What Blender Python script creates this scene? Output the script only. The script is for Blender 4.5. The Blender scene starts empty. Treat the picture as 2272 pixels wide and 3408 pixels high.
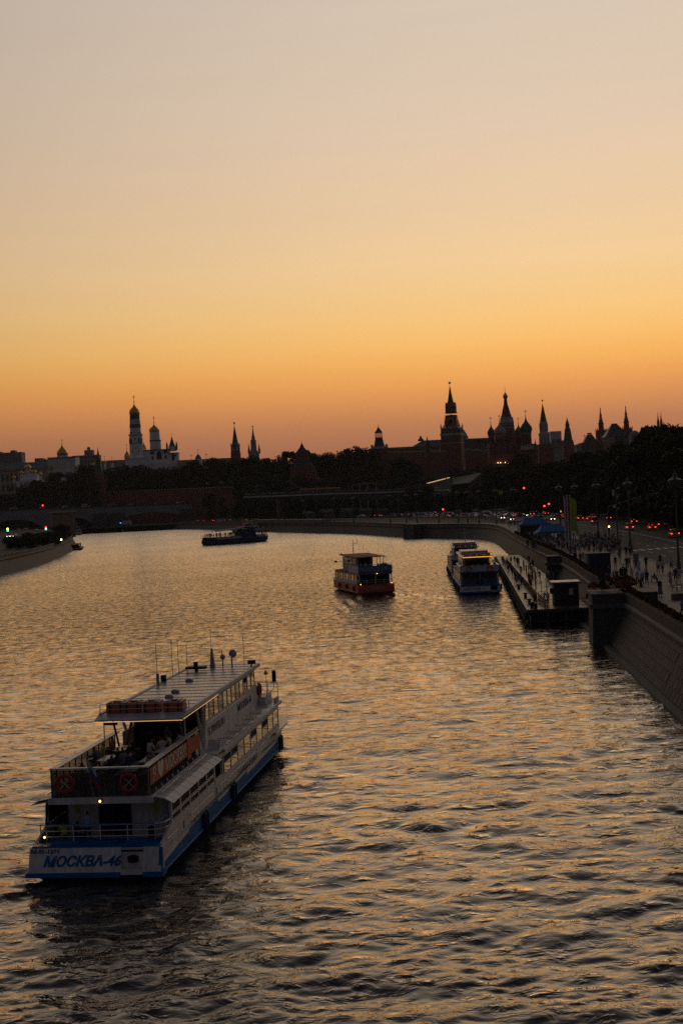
import bpy, bmesh, math, random
import numpy as np
from mathutils import Vector, Matrix

# ------------------------------------------------------------ camera, sky, exposure
FOC, CX, CY, EYE = 4733.0, 1136.0, 1704.0, 16.8      # focal length in photo pixels, photo centre, eye height over the water
ROLL, PITCH = math.radians(2.8), math.atan(42 / 4733.0)
FWD = Vector((0, math.cos(PITCH), -math.sin(PITCH)))
_r0, _u0 = Vector((1, 0, 0)), Vector((0, math.sin(PITCH), math.cos(PITCH)))
RGT = math.cos(ROLL) * _r0 - math.sin(ROLL) * _u0
UPV = math.sin(ROLL) * _r0 + math.cos(ROLL) * _u0
S = bpy.context.scene
COL = S.collection
cam = bpy.data.cameras.new('camera')
camo = bpy.data.objects.new('camera', cam)
COL.objects.link(camo)
cam.sensor_fit = 'VERTICAL'
cam.sensor_height = 36.0
cam.lens = 36.0 * FOC / 3408.0
cam.clip_start = 0.5
cam.clip_end = 9000
m = Matrix.Identity(4)
for i in range(3):
    m[i][0], m[i][1], m[i][2] = RGT[i], UPV[i], -FWD[i]
m[2][3] = EYE
camo.matrix_world = m
S.camera = camo
S.render.engine = 'CYCLES'
S.cycles.use_denoising = False
S.cycles.max_bounces = 5
S.cycles.diffuse_bounces = 2
S.cycles.glossy_bounces = 3
S.cycles.transmission_bounces = 4
S.cycles.transparent_max_bounces = 6
S.cycles.sample_clamp_indirect = 1.2
S.cycles.volume_bounces = 0
S.view_settings.view_transform = 'Standard'
S.view_settings.look = 'None'
S.view_settings.exposure = 0.0
S.view_settings.gamma = 1.0
S.view_settings.use_curve_mapping = False


def lin(r, g, b):
    return tuple(((c / 255.0 + 0.055) / 1.055) ** 2.4 if c > 10 else c / 255.0 / 12.92 for c in (r, g, b))


W = bpy.data.worlds.new("World")
S.world = W
W.use_nodes = True
nt = W.node_tree
nt.nodes.clear()


def N(tree, typ, **kw):
    n = tree.nodes.new(typ)
    for k, v in kw.items():
        setattr(n, k, v)
    return n


def math_node(tree, op, a, b=None, c=None):
    n = tree.nodes.new('ShaderNodeMath')
    n.operation = op
    for i, v in enumerate((a, b, c)):
        if v is None:
            continue
        if isinstance(v, (int, float)):
            n.inputs[i].default_value = v
        else:
            tree.links.new(v, n.inputs[i])
    return n.outputs[0]


def ramp_node(tree, fac, stops, interp='LINEAR'):
    n = tree.nodes.new('ShaderNodeValToRGB')
    n.color_ramp.interpolation = interp
    e = n.color_ramp.elements
    while len(e) > 1:
        e.remove(e[-1])
    e[0].position = stops[0][0]
    e[0].color = (*stops[0][1], 1)
    for p_, c_ in stops[1:]:
        q = e.new(p_)
        q.color = (*c_, 1)
    tree.links.new(fac, n.inputs[0])
    return n.outputs[0]


# dusk sky: sunset glow ahead (sun just gone, a little right of the view), dim blue grey overhead and behind
tc = N(nt, 'ShaderNodeTexCoord')
sep = N(nt, 'ShaderNodeSeparateXYZ')
nt.links.new(tc.outputs['Generated'], sep.inputs[0])
elev = math_node(nt, 'DIVIDE', math_node(nt, 'ARCSINE', sep.outputs[2]), math.pi / 2)       # 0 horizon .. 1 zenith
saz = math.radians(12)
glow_c = math_node(nt, 'ADD', math_node(nt, 'MULTIPLY', sep.outputs[0], math.sin(saz)),
                   math_node(nt, 'MULTIPLY', sep.outputs[1], math.cos(saz)))
w = math_node(nt, 'POWER', math_node(nt, 'MULTIPLY_ADD', glow_c, 0.5, 0.5), 5.8)
front = [(0.0, (128, 84, 70)), (1.6, (168, 110, 83)), (2.2, (180, 119, 85)), (2.9, (196, 130, 87)), (3.65, (220, 146, 86)),
         (4.4, (238, 162, 88)), (5.2, (248, 178, 95)), (6.2, (252, 193, 112)), (7.4, (250, 202, 132)), (9.2, (246, 207, 154)),
         (11.5, (239, 206, 166)), (14.8, (232, 207, 180)), (19.5, (227, 208, 188)), (25, (214, 199, 184)), (33, (180, 170, 162)),
         (45, (122, 119, 122)), (62, (78, 79, 88)), (90, (52, 55, 64))]
fr = ramp_node(nt, elev, [(a / 90.0, lin(*c)) for a, c in front])
back = [(0, (46, 42, 46)), (8, (56, 52, 58)), (18, (60, 58, 66)), (45, (56, 57, 66)), (90, (54, 57, 66))]
bk = ramp_node(nt, elev, [(a / 90.0, lin(*c)) for a, c in back])
mx = N(nt, 'ShaderNodeMix', data_type='RGBA')
nt.links.new(w, mx.inputs[0])
nt.links.new(bk, mx.inputs[6])
nt.links.new(fr, mx.inputs[7])
# faint streaks of thin high cloud low over the horizon
mp = N(nt, 'ShaderNodeMapping')
mp.inputs['Scale'].default_value = (3, 3, 40)
nt.links.new(tc.outputs['Generated'], mp.inputs[0])
nz = N(nt, 'ShaderNodeTexNoise')
nz.inputs['Scale'].default_value = 1.6
nz.inputs['Detail'].default_value = 4
nt.links.new(mp.outputs[0], nz.inputs['Vector'])
st = math_node(nt, 'MULTIPLY_ADD', nz.outputs[0], 0.05, 0.975)
gain = N(nt, 'ShaderNodeVectorMath', operation='SCALE')
nt.links.new(mx.outputs[2], gain.inputs[0])
nt.links.new(st, gain.inputs['Scale'])
bg = N(nt, 'ShaderNodeBackground')
nt.links.new(gain.outputs[0], bg.inputs[0])
bg.inputs[1].default_value = 1.05
wo = N(nt, 'ShaderNodeOutputWorld')
nt.links.new(bg.outputs[0], wo.inputs[0])


# ------------------------------------------------------------ surveying: where a ray of the photograph meets the place
def ray(x, y):
    return FWD + (x - CX) / FOC * RGT + (CY - y) / FOC * UPV


def G(x, y, z=0.0):
    d = ray(x, y)
    t = (z - EYE) / d.z
    return Vector((d.x * t, d.y * t, z))


def A(x, y, Y):
    d = ray(x, y)
    t = Y / d.y
    return Vector((d.x * t, Y, EYE + d.z * t))


# ------------------------------------------------------------ materials
MATS = {}


def mat(name, col, rough=0.7, metal=0.0, var=0.25, scale=1.0, bump=0.0, streak=None, spec=0.4, emit=None, estr=0.0, hue=None, trans=0.0):
    if name in MATS:
        return MATS[name]
    mt = bpy.data.materials.new(name)
    mt.use_nodes = True
    t = mt.node_tree
    b = t.nodes['Principled BSDF']
    b.inputs['Roughness'].default_value = rough
    b.inputs['Metallic'].default_value = metal
    b.inputs['Specular IOR Level'].default_value = spec
    if trans:
        b.inputs['Transmission Weight'].default_value = trans
    co = t.nodes.new('ShaderNodeTexCoord')
    if var > 0:
        n1 = t.nodes.new('ShaderNodeTexNoise')
        n1.inputs['Scale'].default_value = scale
        n1.inputs['Detail'].default_value = 6
        n1.inputs['Roughness'].default_value = 0.65
        if streak:                                                  # grime running down
            mpp = t.nodes.new('ShaderNodeMapping')
            mpp.inputs['Scale'].default_value = (streak, streak, .35)
            t.links.new(co.outputs['Object'], mpp.inputs[0])
            t.links.new(mpp.outputs[0], n1.inputs['Vector'])
        else:
            t.links.new(co.outputs['Object'], n1.inputs['Vector'])
        dark = tuple(c * (1 - var) for c in col)
        lite = tuple(min(1, c * (1 + var)) for c in (hue or col))
        rc = ramp_node(t, n1.outputs[0], [(0.3, dark), (0.7, lite)])
        t.links.new(rc, b.inputs['Base Color'])
        if bump:
            bp = t.nodes.new('ShaderNodeBump')
            bp.inputs['Strength'].default_value = bump
            bp.inputs['Distance'].default_value = 0.05
            n2 = t.nodes.new('ShaderNodeTexNoise')
            n2.inputs['Scale'].default_value = scale * 5
            n2.inputs['Detail'].default_value = 4
            t.links.new(co.outputs['Object'], n2.inputs['Vector'])
            t.links.new(n2.outputs[0], bp.inputs['Height'])
            t.links.new(bp.outputs[0], b.inputs['Normal'])
    else:
        b.inputs['Base Color'].default_value = (*col, 1)
    if emit:
        b.inputs['Emission Color'].default_value = (*emit, 1)
        b.inputs['Emission Strength'].default_value = estr
    MATS[name] = mt
    return mt


M = {
    'white': mat('white_hull_paint', (.60, .585, .56), .5, var=.26, scale=1.3, streak=3.0, hue=(.66, .65, .62)),
    'white_old': mat('worn_white_paint', (.52, .50, .47), .6, var=.22, scale=1.2),
    'roof_grey': mat('grey_deck_roof_paint', (.42, .42, .43), .32, var=.35, scale=.7, bump=.1, spec=.5),
    'blue': mat('blue_hull_paint', (.006, .12, .36), .6, var=.2, scale=1.5, spec=.15),
    'navy': mat('navy_hull_paint', (.01, .03, .10), .4, var=.2, scale=1),
    'deck_blue': mat('blue_deck_paint', (.005, .11, .33), .65, var=.25, scale=2, spec=.12),
    'brown_deck': mat('brown_deck', (.07, .04, .03), .6, var=.3, scale=2),
    'redhull': mat('red_hull_paint', (.44, .075, .03), .45, var=.2, scale=1),
    'orange': mat('orange_banner_cloth', (.46, .17, .06), .7, var=.15, scale=1, hue=(.48, .12, .04), spec=.2),
    'orange_box': mat('orange_raft_plastic', (.52, .12, .05), .5, var=.2, scale=3),
    'orange_roof': mat('rusty_orange_roof', (.44, .15, .06), .75, var=.25, scale=1.5, spec=.2),
    'life_red': mat('red_lifebuoy', (.42, .05, .03), .55, var=.1),
    'black': mat('black_rubber', (.015, .015, .015), .6, var=.2, scale=4),
    'dark': mat('dark_void', (.012, .012, .013), .8, var=0),
    'glass': mat('window_glass', (.01, .012, .012), .04, var=0, spec=.9),
    'car_glass': mat('car_window_glass', (.05, .05, .055), .12, var=0, spec=.9),
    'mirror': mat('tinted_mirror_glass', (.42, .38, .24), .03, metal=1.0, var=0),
    'steel': mat('grey_steel', (.35, .35, .36), .4, metal=.6, var=.15),
    'lamp_iron': mat('lamp_post_iron', (.10, .11, .12), .5, metal=.3, var=.2, scale=3),
    'rail_white': mat('white_rail_paint', (.68, .68, .68), .4, var=.05),
    'rail_blue': mat('blue_rail_paint', (.02, .15, .42), .4, var=.05),
    'panel_g': mat('smoked_clear_panel', (.04, .05, .06), .08, var=0, spec=.6),
    'panel': mat('smoked_panel', (.05, .065, .08), .15, var=.2, scale=2, spec=.6),
    'table': mat('pale_table_top', (.6, .58, .55), .3, var=.08),
    'granite': mat('grey_granite', (.088, .08, .073), .75, var=.35, scale=.9, bump=.35),
    'granite_l': mat('pale_granite', (.14, .13, .115), .7, var=.3, scale=1.2, bump=.25),
    'paving': mat('granite_paving', (.10, .088, .076), .6, var=.22, scale=.35, bump=.1, spec=.2),
    'asphalt': mat('asphalt', (.036, .034, .032), .8, var=.25, scale=.25, bump=.15, spec=.15),
    'mark': mat('road_paint', (.55, .55, .52), .6, var=.25, scale=2),
    'kerb': mat('kerb_stone', (.16, .15, .14), .6, var=.2, scale=2),
    'ground': mat('park_ground', (.035, .038, .024), .95, var=.35, scale=.05, spec=.05),
    'grass': mat('lawn', (.05, .09, .025), .9, var=.35, scale=.4),
    'brick': mat('dark_red_brick', (.25, .085, .062), .8, var=.22, scale=.3),
    'brick_pale': mat('pale_red_brick', (.30, .12, .09), .8, var=.2, scale=.3),
    'stone_w': mat('white_stone_trim', (.56, .54, .50), .7, var=.15, scale=.4),
    'plaster': mat('white_plaster', (.88, .86, .83), .75, var=.10, scale=.12),
    'plaster_y': mat('yellow_plaster', (.48, .36, .20), .75, var=.15, scale=.15),
    'plaster_t': mat('tan_plaster', (.36, .24, .15), .8, var=.15, scale=.3),
    'tile_g': mat('green_roof_tiles', (.035, .12, .06), .45, var=.3, scale=.5),
    'copper': mat('pale_green_copper', (.12, .20, .16), .5, var=.25, scale=.2),
    'roof_d': mat('dark_slate_roof', (.05, .055, .065), .5, var=.3, scale=.3),
    'gold': mat('gilded_copper', (.80, .46, .10), .32, metal=1.0, var=.08, scale=.5),
    'concrete': mat('weathered_concrete', (.28, .27, .26), .8, var=.2, scale=.15),
    'concrete_d': mat('dark_concrete', (.13, .125, .12), .8, var=.25, scale=.15),
    'ruby': mat('ruby_star_glass', (.25, .01, .01), .2, var=0),
    'leaf': mat('dark_green_leaves', (.020, .030, .011), .7, var=.5, scale=.25, hue=(.032, .046, .015), spec=.15),
    'leaf2': mat('olive_leaves', (.030, .034, .013), .7, var=.5, scale=.25, hue=(.042, .048, .015), spec=.15),
    'bark': mat('tree_bark', (.05, .04, .03), .9, var=.4, scale=2, bump=.3),
    'wood': mat('pontoon_planks', (.15, .10, .065), .34, var=.45, scale=.8, bump=.15, spec=.5),
    'rust': mat('pontoon_steel', (.06, .055, .05), .6, var=.4, scale=1.5),
    'tent': mat('blue_tent_cloth', (.03, .15, .34), .7, var=.15, scale=1),
    'tent_w': mat('white_tent_cloth', (.5, .5, .5), .8, var=.1),
    'lime': mat('lime_flag_cloth', (.36, .50, .03), .7, var=.1),
    'flower_p': mat('purple_blooms', (.14, .03, .10), .8, var=.4, scale=3),
    'flower_o': mat('orange_blooms', (.30, .12, .02), .8, var=.4, scale=3),
    'flower_r': mat('dark_red_blooms', (.20, .03, .03), .8, var=.4, scale=3),
    'navy_cab': mat('navy_cabinet_paint', (.02, .035, .07), .45, var=.15),
    'dark_cab': mat('dark_hut_cladding', (.025, .027, .03), .5, var=.25),
    'tail': mat('lit_tail_lamp', (.3, .01, .01), .4, var=0, emit=(1, .03, .02), estr=5),
    'tail_dim': mat('dim_tail_lamp', (.3, .01, .01), .4, var=0, emit=(1, .03, .02), estr=1.1),
    'head': mat('lit_head_lamp', (.8, .8, .7), .4, var=0, emit=(1, .9, .68), estr=8),
    'lampwarm': mat('lit_warm_lamp', (.8, .6, .4), .4, var=0, emit=(1, .55, .2), estr=4.5),
    'ledwarm': mat('lit_led_strip', (.8, .5, .2), .4, var=0, emit=(1, .50, .14), estr=.75),
    'led21': mat('lit_yellow_strip', (.8, .5, .2), .4, var=0, emit=(1, .48, .02), estr=.9),
    'sigr': mat('lit_red_signal', (.4, .02, .02), .4, var=0, emit=(1, .03, .03), estr=6),
    'sigy': mat('lit_amber_signal', (.5, .3, .05), .4, var=0, emit=(1, .52, .05), estr=10),
    'sigg': mat('lit_green_signal', (.05, .4, .2), .4, var=0, emit=(.05, 1, .5), estr=5),
    'sigb': mat('lit_blue_beacon', (.05, .1, .5), .4, var=0, emit=(.05, .25, 1), estr=3),
    'lampglass': mat('unlit_lantern_glass', (.16, .15, .13), .2, var=0),
    'sign_y': mat('yellow_sign_film', (.55, .50, .05), .5, var=0),
    'sign_b': mat('blue_sign_film', (.02, .07, .30), .5, var=0),
}


M['panel_g'].node_tree.nodes['Principled BSDF'].inputs['Alpha'].default_value = .55


# ------------------------------------------------------------ mesh helpers
class MB:
    def __init__(self):
        self.v, self.f, self.mi = [], [], []
        self.mats = []

    def slot(self, m):
        if m not in self.mats:
            self.mats.append(m)
        return self.mats.index(m)

    def add(self, vs, fs, m):
        k, s = len(self.v), self.slot(m)
        self.v += [tuple(x) for x in vs]
        for f in fs:
            self.f.append(tuple(k + i for i in f))
            self.mi.append(s)
        return self

    def box(self, x0, x1, y0, y1, z0, z1, m):
        vs = [(x0, y0, z0), (x1, y0, z0), (x1, y1, z0), (x0, y1, z0), (x0, y0, z1), (x1, y0, z1), (x1, y1, z1), (x0, y1, z1)]
        return self.add(vs, [(0, 3, 2, 1), (4, 5, 6, 7), (0, 1, 5, 4), (1, 2, 6, 5), (2, 3, 7, 6), (3, 0, 4, 7)], m)

    def hexa(self, b, t, m):
        """eight corners: bottom four (ccw) and top four"""
        return self.add(list(b) + list(t), [(0, 3, 2, 1), (4, 5, 6, 7), (0, 1, 5, 4), (1, 2, 6, 5), (2, 3, 7, 6), (3, 0, 4, 7)], m)

    def prism(self, poly, z0, z1, m):
        n = len(poly)
        vs = [(x, y, z0) for x, y in poly] + [(x, y, z1) for x, y in poly]
        fs = [tuple(range(n - 1, -1, -1)), tuple(range(n, 2 * n))] + [(i, (i + 1) % n, n + (i + 1) % n, n + i) for i in range(n)]
        return self.add(vs, fs, m)

    def slab(self, quad, dz, m):
        """thick plate under four points"""
        b = [(x, y, z - dz) for x, y, z in quad]
        return self.hexa(b, quad, m)

    def loft(self, prof, n, m, rot=0.0, c=(0, 0), cap=True, sx=1.0, sy=1.0):
        vs, fs = [], []
        for r, z in prof:
            for i in range(n):
                a = rot + 2 * math.pi * i / n
                vs.append((c[0] + r * sx * math.cos(a), c[1] + r * sy * math.sin(a), z))
        for j in range(len(prof) - 1):
            for i in range(n):
                k = (i + 1) % n
                fs.append((j * n + i, j * n + k, (j + 1) * n + k, (j + 1) * n + i))
        if cap:
            fs.append(tuple(range(n - 1, -1, -1)))
            q = (len(prof) - 1) * n
            fs.append(tuple(q + i for i in range(n)))
        return self.add(vs, fs, m)

    def tube(self, a, b, r, m, n=6, r2=None):
        a, b = Vector(a), Vector(b)
        d = (b - a)
        if d.length < 1e-6:
            return self
        d.normalize()
        u = d.cross(Vector((0, 0, 1)))
        if u.length < 1e-3:
            u = d.cross(Vector((0, 1, 0)))
        u.normalize()
        w_ = d.cross(u)
        r2 = r if r2 is None else r2
        vs = []
        for p_, rr in ((a, r), (b, r2)):
            for i in range(n):
                an = 2 * math.pi * i / n
                vs.append(p_ + rr * (math.cos(an) * u + math.sin(an) * w_))
        fs = [(i, (i + 1) % n, n + (i + 1) % n, n + i) for i in range(n)]
        fs += [tuple(range(n - 1, -1, -1)), tuple(range(n, 2 * n))]
        return self.add(vs, fs, m)

    def path(self, pts, r, m, n=5):
        for a, b in zip(pts[:-1], pts[1:]):
            self.tube(a, b, r, m, n)
        return self

    def torus(self, c, R, r, m, axis='y', n=20, k=8):
        vs, fs = [], []
        for i in range(n):
            a = 2 * math.pi * i / n
            for j in range(k):
                b = 2 * math.pi * j / k
                rr = R + r * math.cos(b)
                p_ = (rr * math.cos(a), r * math.sin(b), rr * math.sin(a))
                if axis == 'x':
                    p_ = (p_[1], p_[0], p_[2])
                vs.append((c[0] + p_[0], c[1] + p_[1], c[2] + p_[2]))
        for i in range(n):
            for j in range(k):
                fs.append((i * k + j, ((i + 1) % n) * k + j, ((i + 1) % n) * k + (j + 1) % k, i * k + (j + 1) % k))
        return self.add(vs, fs, m)

    def sphere(self, c, r, m, n=10, k=6, sz=1.0):
        prof = [(r * math.sin(math.pi * j / k) + (1e-3 if j in (0, k) else 0), -r * sz * math.cos(math.pi * j / k) + c[2]) for j in range(k + 1)]
        return self.loft(prof, n, m, c=(c[0], c[1]))

    def mesh(self, name, smooth=False):
        me = bpy.data.meshes.new(name)
        me.from_pydata(self.v, [], self.f)
        for mm in self.mats:
            me.materials.append(M[mm] if isinstance(mm, str) else mm)
        me.polygons.foreach_set('material_index', self.mi)
        if smooth:
            me.polygons.foreach_set('use_smooth', [True] * len(self.f))
        me.update()
        return me

    def build(self, name, parent=None, smooth=False, loc=None, **tags):
        return link(name, self.mesh(name, smooth), parent, loc, **tags)


def link(name, me, parent=None, loc=None, rot=0.0, scale=None, **tags):
    o = bpy.data.objects.new(name, me)
    COL.objects.link(o)
    if parent:
        o.parent = parent
    if loc is not None:
        o.location = loc
    if rot:
        o.rotation_euler.z = rot
    if scale is not None:
        o.scale = (scale,) * 3 if isinstance(scale, (int, float)) else scale
    for k, v in tags.items():
        if v:
            o[k] = v
    return o


def thing(name, label, category, loc=(0, 0, 0), rot=0.0, group=None):
    return link(name, None, None, loc, rot, label=label, category=category, group=group)


def copy_tree(o, parent=None, depth=0):
    c = o.copy()
    COL.objects.link(c)
    c.parent = parent
    for ch in KIDS.get(o, ()) if o in KIDS else children_of(o):
        copy_tree(ch, c, depth + 1)
    return c


KIDS = {}


def children_of(o):
    KIDS[o] = [x for x in bpy.data.objects if x.parent == o]
    return KIDS[o]


_FONT_CACHE = {}


def text_mesh(s, size, m, depth=0.01, shear=0.0, bold=0.0, align='CENTER'):
    cu = bpy.data.curves.new('lettering', 'FONT')
    cu.body = s
    cu.size = size
    cu.extrude = depth
    cu.shear = shear
    cu.offset = bold
    cu.align_x = align
    cu.align_y = 'CENTER'
    cu.resolution_u = 2
    o = bpy.data.objects.new('lettering', cu)
    COL.objects.link(o)
    dg = bpy.context.evaluated_depsgraph_get()
    me = bpy.data.meshes.new_from_object(o.evaluated_get(dg), depsgraph=dg)
    bpy.data.objects.remove(o)
    bpy.data.curves.remove(cu)
    me.materials.clear()
    me.materials.append(M[m] if isinstance(m, str) else m)
    return me


def lettering(s, size, m, parent, origin, xdir, ydir, sx=1.0, sy=1.0, name='lettering', **kw):
    """flat letters: xdir runs along the writing, ydir up the letters (in the parent's frame)"""
    me = text_mesh(s, size, m, **kw)
    x, y = Vector(xdir).normalized(), Vector(ydir).normalized()
    z = x.cross(y)
    mt = Matrix(((x.x * sx, y.x * sy, z.x, origin[0]), (x.y * sx, y.y * sy, z.y, origin[1]), (x.z * sx, y.z * sy, z.z, origin[2]), (0, 0, 0, 1)))
    me.transform(mt)
    return link(name, me, parent)


def smooth01(t):
    t = max(0.0, min(1.0, t))
    return t * t * (3 - 2 * t)


def hill_z(x, y, kk=1):
    """height of the ground on the right bank: flat quay, then the Kremlin hill"""
    far_ = smooth01((-x - 40) / 110.0)
    k = smooth01((y - 1090 - 205 * far_) / (230.0 - 185 * far_))
    return 4.55 + 34 * k


R = random.Random(7)
# ------------------------------------------------------------ water
def water():
    rng = np.random.RandomState(3)
    rows = []
    y = 30.0
    while y < 1500:
        rows.append(y)
        y += max(0.07, y * y / (EYE * 1421) * 1.1)
    rows = np.array([-60, 0, 15, 24, 27.] + rows + [1700.])
    nx = 800
    t = np.linspace(-1, 1, nx)
    Xs = np.zeros((len(rows), nx))
    for i, yy in enumerate(rows):
        half = max(26, abs(yy) * 0.31) + 4
        Xs[i] = t * half
    Ys = np.repeat(rows[:, None], nx, 1)
    Z = np.zeros_like(Xs)
    dx = (Xs[:, 1] - Xs[:, 0])[:, None]
    dy = np.gradient(rows)[:, None]
    res = np.maximum(dx, dy)
    for k in range(110):
        lam = 0.45 * (12 ** rng.rand()) if k > 12 else 3 + 5 * rng.rand()
        ang = math.radians(90 + 8) + rng.randn() * 0.6
        kx, ky = 2 * math.pi / lam * math.cos(ang), 2 * math.pi / lam * math.sin(ang)
        slope = 0.0225 * (lam / 1.6) ** (-0.12) if k > 12 else 0.012
        amp = slope * lam / (2 * math.pi)
        fade = np.clip((lam / res - 2.5) / 3.0, 0, 1)
        ph = kx * Xs + ky * Ys + rng.rand() * 6.28 + 1.2 * np.sin(Xs * 0.05 * rng.randn() + Ys * 0.03 * rng.randn())
        g = 0.75 + 0.35 * np.sin(Xs * 0.11 * rng.randn() + Ys * 0.06 * rng.randn() + rng.rand() * 6)
        s = np.sin(ph)
        Z += amp * fade * g * (s + 0.22 * np.cos(2 * ph))
    # bow and stern wash of the boats under way
    for (bx, by, hd, L, a0) in WAKES:
        c_, s_ = math.cos(hd), math.sin(hd)
        u = (Xs - bx) * c_ - (Ys - by) * s_
        v = (Xs - bx) * s_ + (Ys - by) * c_
        back = -v
        on = (back > 0) & (back < L)
        spread = 2.6 + 0.34 * back
        dist = (np.abs(u) - spread)
        Z += on * a0 * np.exp(-(dist / (1.2 + 0.03 * back)) ** 2) * np.exp(-back / (L * 0.5)) * np.sin(dist * 2.6 + back * .6) * np.clip(.5 / dx, 0, 1)
        Z += on * a0 * .6 * np.exp(-(u / 2.4) ** 2) * np.exp(-back / (L * 0.3)) * np.sin(back * 1.3 + u * 2.9 + np.sin(back * .5)) * np.clip(.5 / dx, 0, 1)
    nr = len(rows)
    vs = np.stack([Xs, Ys, Z], -1).reshape(-1, 3)
    i = np.arange(nr - 1)[:, None] * nx + np.arange(nx - 1)[None]
    q = np.stack([i, i + 1, i + nx + 1, i + nx], -1).reshape(-1, 4)
    me = bpy.data.meshes.new('river_water')
    me.vertices.add(len(vs))
    me.vertices.foreach_set('co', vs.ravel())
    me.loops.add(q.size)
    me.loops.foreach_set('vertex_index', q.ravel())
    me.polygons.add(len(q))
    me.polygons.foreach_set('loop_start', np.arange(0, q.size, 4))
    me.polygons.foreach_set('loop_total', np.full(len(q), 4))
    me.polygons.foreach_set('use_smooth', np.ones(len(q), bool))
    me.update()
    mt = bpy.data.materials.new('river_water')
    mt.use_nodes = True
    t_ = mt.node_tree
    t_.nodes.clear()
    co = t_.nodes.new('ShaderNodeTexCoord')

    def layer(sc, stretch, detail, dist, strength, prev, dist_tex=0.4, peak=None):
        mp_ = t_.nodes.new('ShaderNodeMapping')
        mp_.inputs['Scale'].default_value = (sc * stretch, sc, sc)
        mp_.inputs['Rotation'].default_value = (0, 0, math.radians(-6))
        t_.links.new(co.outputs['Object'], mp_.inputs[0])
        n = t_.nodes.new('ShaderNodeTexNoise')
        n.inputs['Scale'].default_value = 1
        n.inputs['Detail'].default_value = detail
        n.inputs['Distortion'].default_value = dist_tex
        n.inputs['Roughness'].default_value = .55
        t_.links.new(mp_.outputs[0], n.inputs['Vector'])
        bp = t_.nodes.new('ShaderNodeBump')
        bp.inputs['Strength'].default_value = strength
        bp.inputs['Distance'].default_value = dist
        hh = n.outputs[0]
        if peak:                                                    # sparse crests on a calm surface
            hh = math_node(t_, 'POWER', math_node(t_, 'MAXIMUM', math_node(t_, 'SUBTRACT', hh, .46), 0.0), peak)
        t_.links.new(hh, bp.inputs['Height'])
        if prev:
            t_.links.new(prev, bp.inputs['Normal'])
        return bp.outputs[0]
    a = layer(.38, .8, 2, 1.5, WB[0], None, .3, 1.6)
    a = layer(1.15, .75, 3, .60, WB[1], a, .5, 1.5)
    a = layer(3.0, .75, 3, .07, WB[2], a, .4, 1.2)
    body = t_.nodes.new('ShaderNodeBsdfDiffuse')
    body.inputs[0].default_value = (.030, .026, .018, 1)
    gl = t_.nodes.new('ShaderNodeBsdfGlossy')
    gl.inputs['Color'].default_value = (1, .93, .85, 1)
    gl.inputs['Roughness'].default_value = .03
    fr_ = t_.nodes.new('ShaderNodeFresnel')
    fr_.inputs['IOR'].default_value = 1.38
    mx_ = t_.nodes.new('ShaderNodeMixShader')
    out = t_.nodes.new('ShaderNodeOutputMaterial')
    for n_ in (gl, fr_, body):
        t_.links.new(a, n_.inputs['Normal'])
    fac = t_.nodes.new('ShaderNodeMath')
    fac.operation, fac.use_clamp = 'MULTIPLY', True
    fac.inputs[1].default_value = 1.5
    mf = t_.nodes.new('ShaderNodeMapping')                        # chop too fine to model far off: dark flecks painted into the sheen
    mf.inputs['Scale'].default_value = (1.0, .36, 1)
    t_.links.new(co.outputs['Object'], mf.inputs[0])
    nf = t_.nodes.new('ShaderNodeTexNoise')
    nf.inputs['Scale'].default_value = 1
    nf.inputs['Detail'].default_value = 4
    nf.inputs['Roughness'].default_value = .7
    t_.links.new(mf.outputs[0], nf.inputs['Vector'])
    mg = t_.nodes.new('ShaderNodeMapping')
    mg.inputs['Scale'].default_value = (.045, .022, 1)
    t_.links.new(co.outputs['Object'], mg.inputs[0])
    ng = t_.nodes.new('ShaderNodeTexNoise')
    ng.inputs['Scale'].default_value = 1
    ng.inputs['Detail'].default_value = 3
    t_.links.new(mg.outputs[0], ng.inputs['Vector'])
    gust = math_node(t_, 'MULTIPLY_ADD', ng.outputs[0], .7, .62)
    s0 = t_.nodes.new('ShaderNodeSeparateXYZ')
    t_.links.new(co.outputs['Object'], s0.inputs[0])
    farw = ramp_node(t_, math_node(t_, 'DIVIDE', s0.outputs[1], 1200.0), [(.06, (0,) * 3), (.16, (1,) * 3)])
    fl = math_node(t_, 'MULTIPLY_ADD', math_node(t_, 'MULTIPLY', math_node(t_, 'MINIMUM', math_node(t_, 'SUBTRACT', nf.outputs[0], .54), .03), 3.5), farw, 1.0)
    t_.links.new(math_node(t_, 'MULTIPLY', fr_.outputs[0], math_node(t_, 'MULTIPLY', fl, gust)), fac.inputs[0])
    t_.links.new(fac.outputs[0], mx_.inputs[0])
    sp = t_.nodes.new('ShaderNodeSeparateXYZ')                    # roughness rises with distance, standing in for ripples too fine to model
    t_.links.new(co.outputs['Object'], sp.inputs[0])
    rr = ramp_node(t_, math_node(t_, 'DIVIDE', sp.outputs[1], 1200.0), [(0.06, (.03,) * 3), (.13, (.07,) * 3), (.25, (.14,) * 3), (.5, (.22,) * 3), (1, (.27,) * 3)])
    t_.links.new(rr, gl.inputs['Roughness'])
    t_.links.new(body.outputs[0], mx_.inputs[1])
    t_.links.new(gl.outputs[0], mx_.inputs[2])
    t_.links.new(mx_.outputs[0], out.inputs[0])
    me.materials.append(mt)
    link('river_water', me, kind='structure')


WB = (.6, .7, .6)
WAKES = [(5.4, 247, math.radians(-12), 60, .30), (-12, 65, math.radians(7.3), 30, .10), (-59, 608, math.radians(70), 90, .10)]
water()

# ------------------------------------------------------------ banks
QZ = 4.6                                                           # quay level
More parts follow.
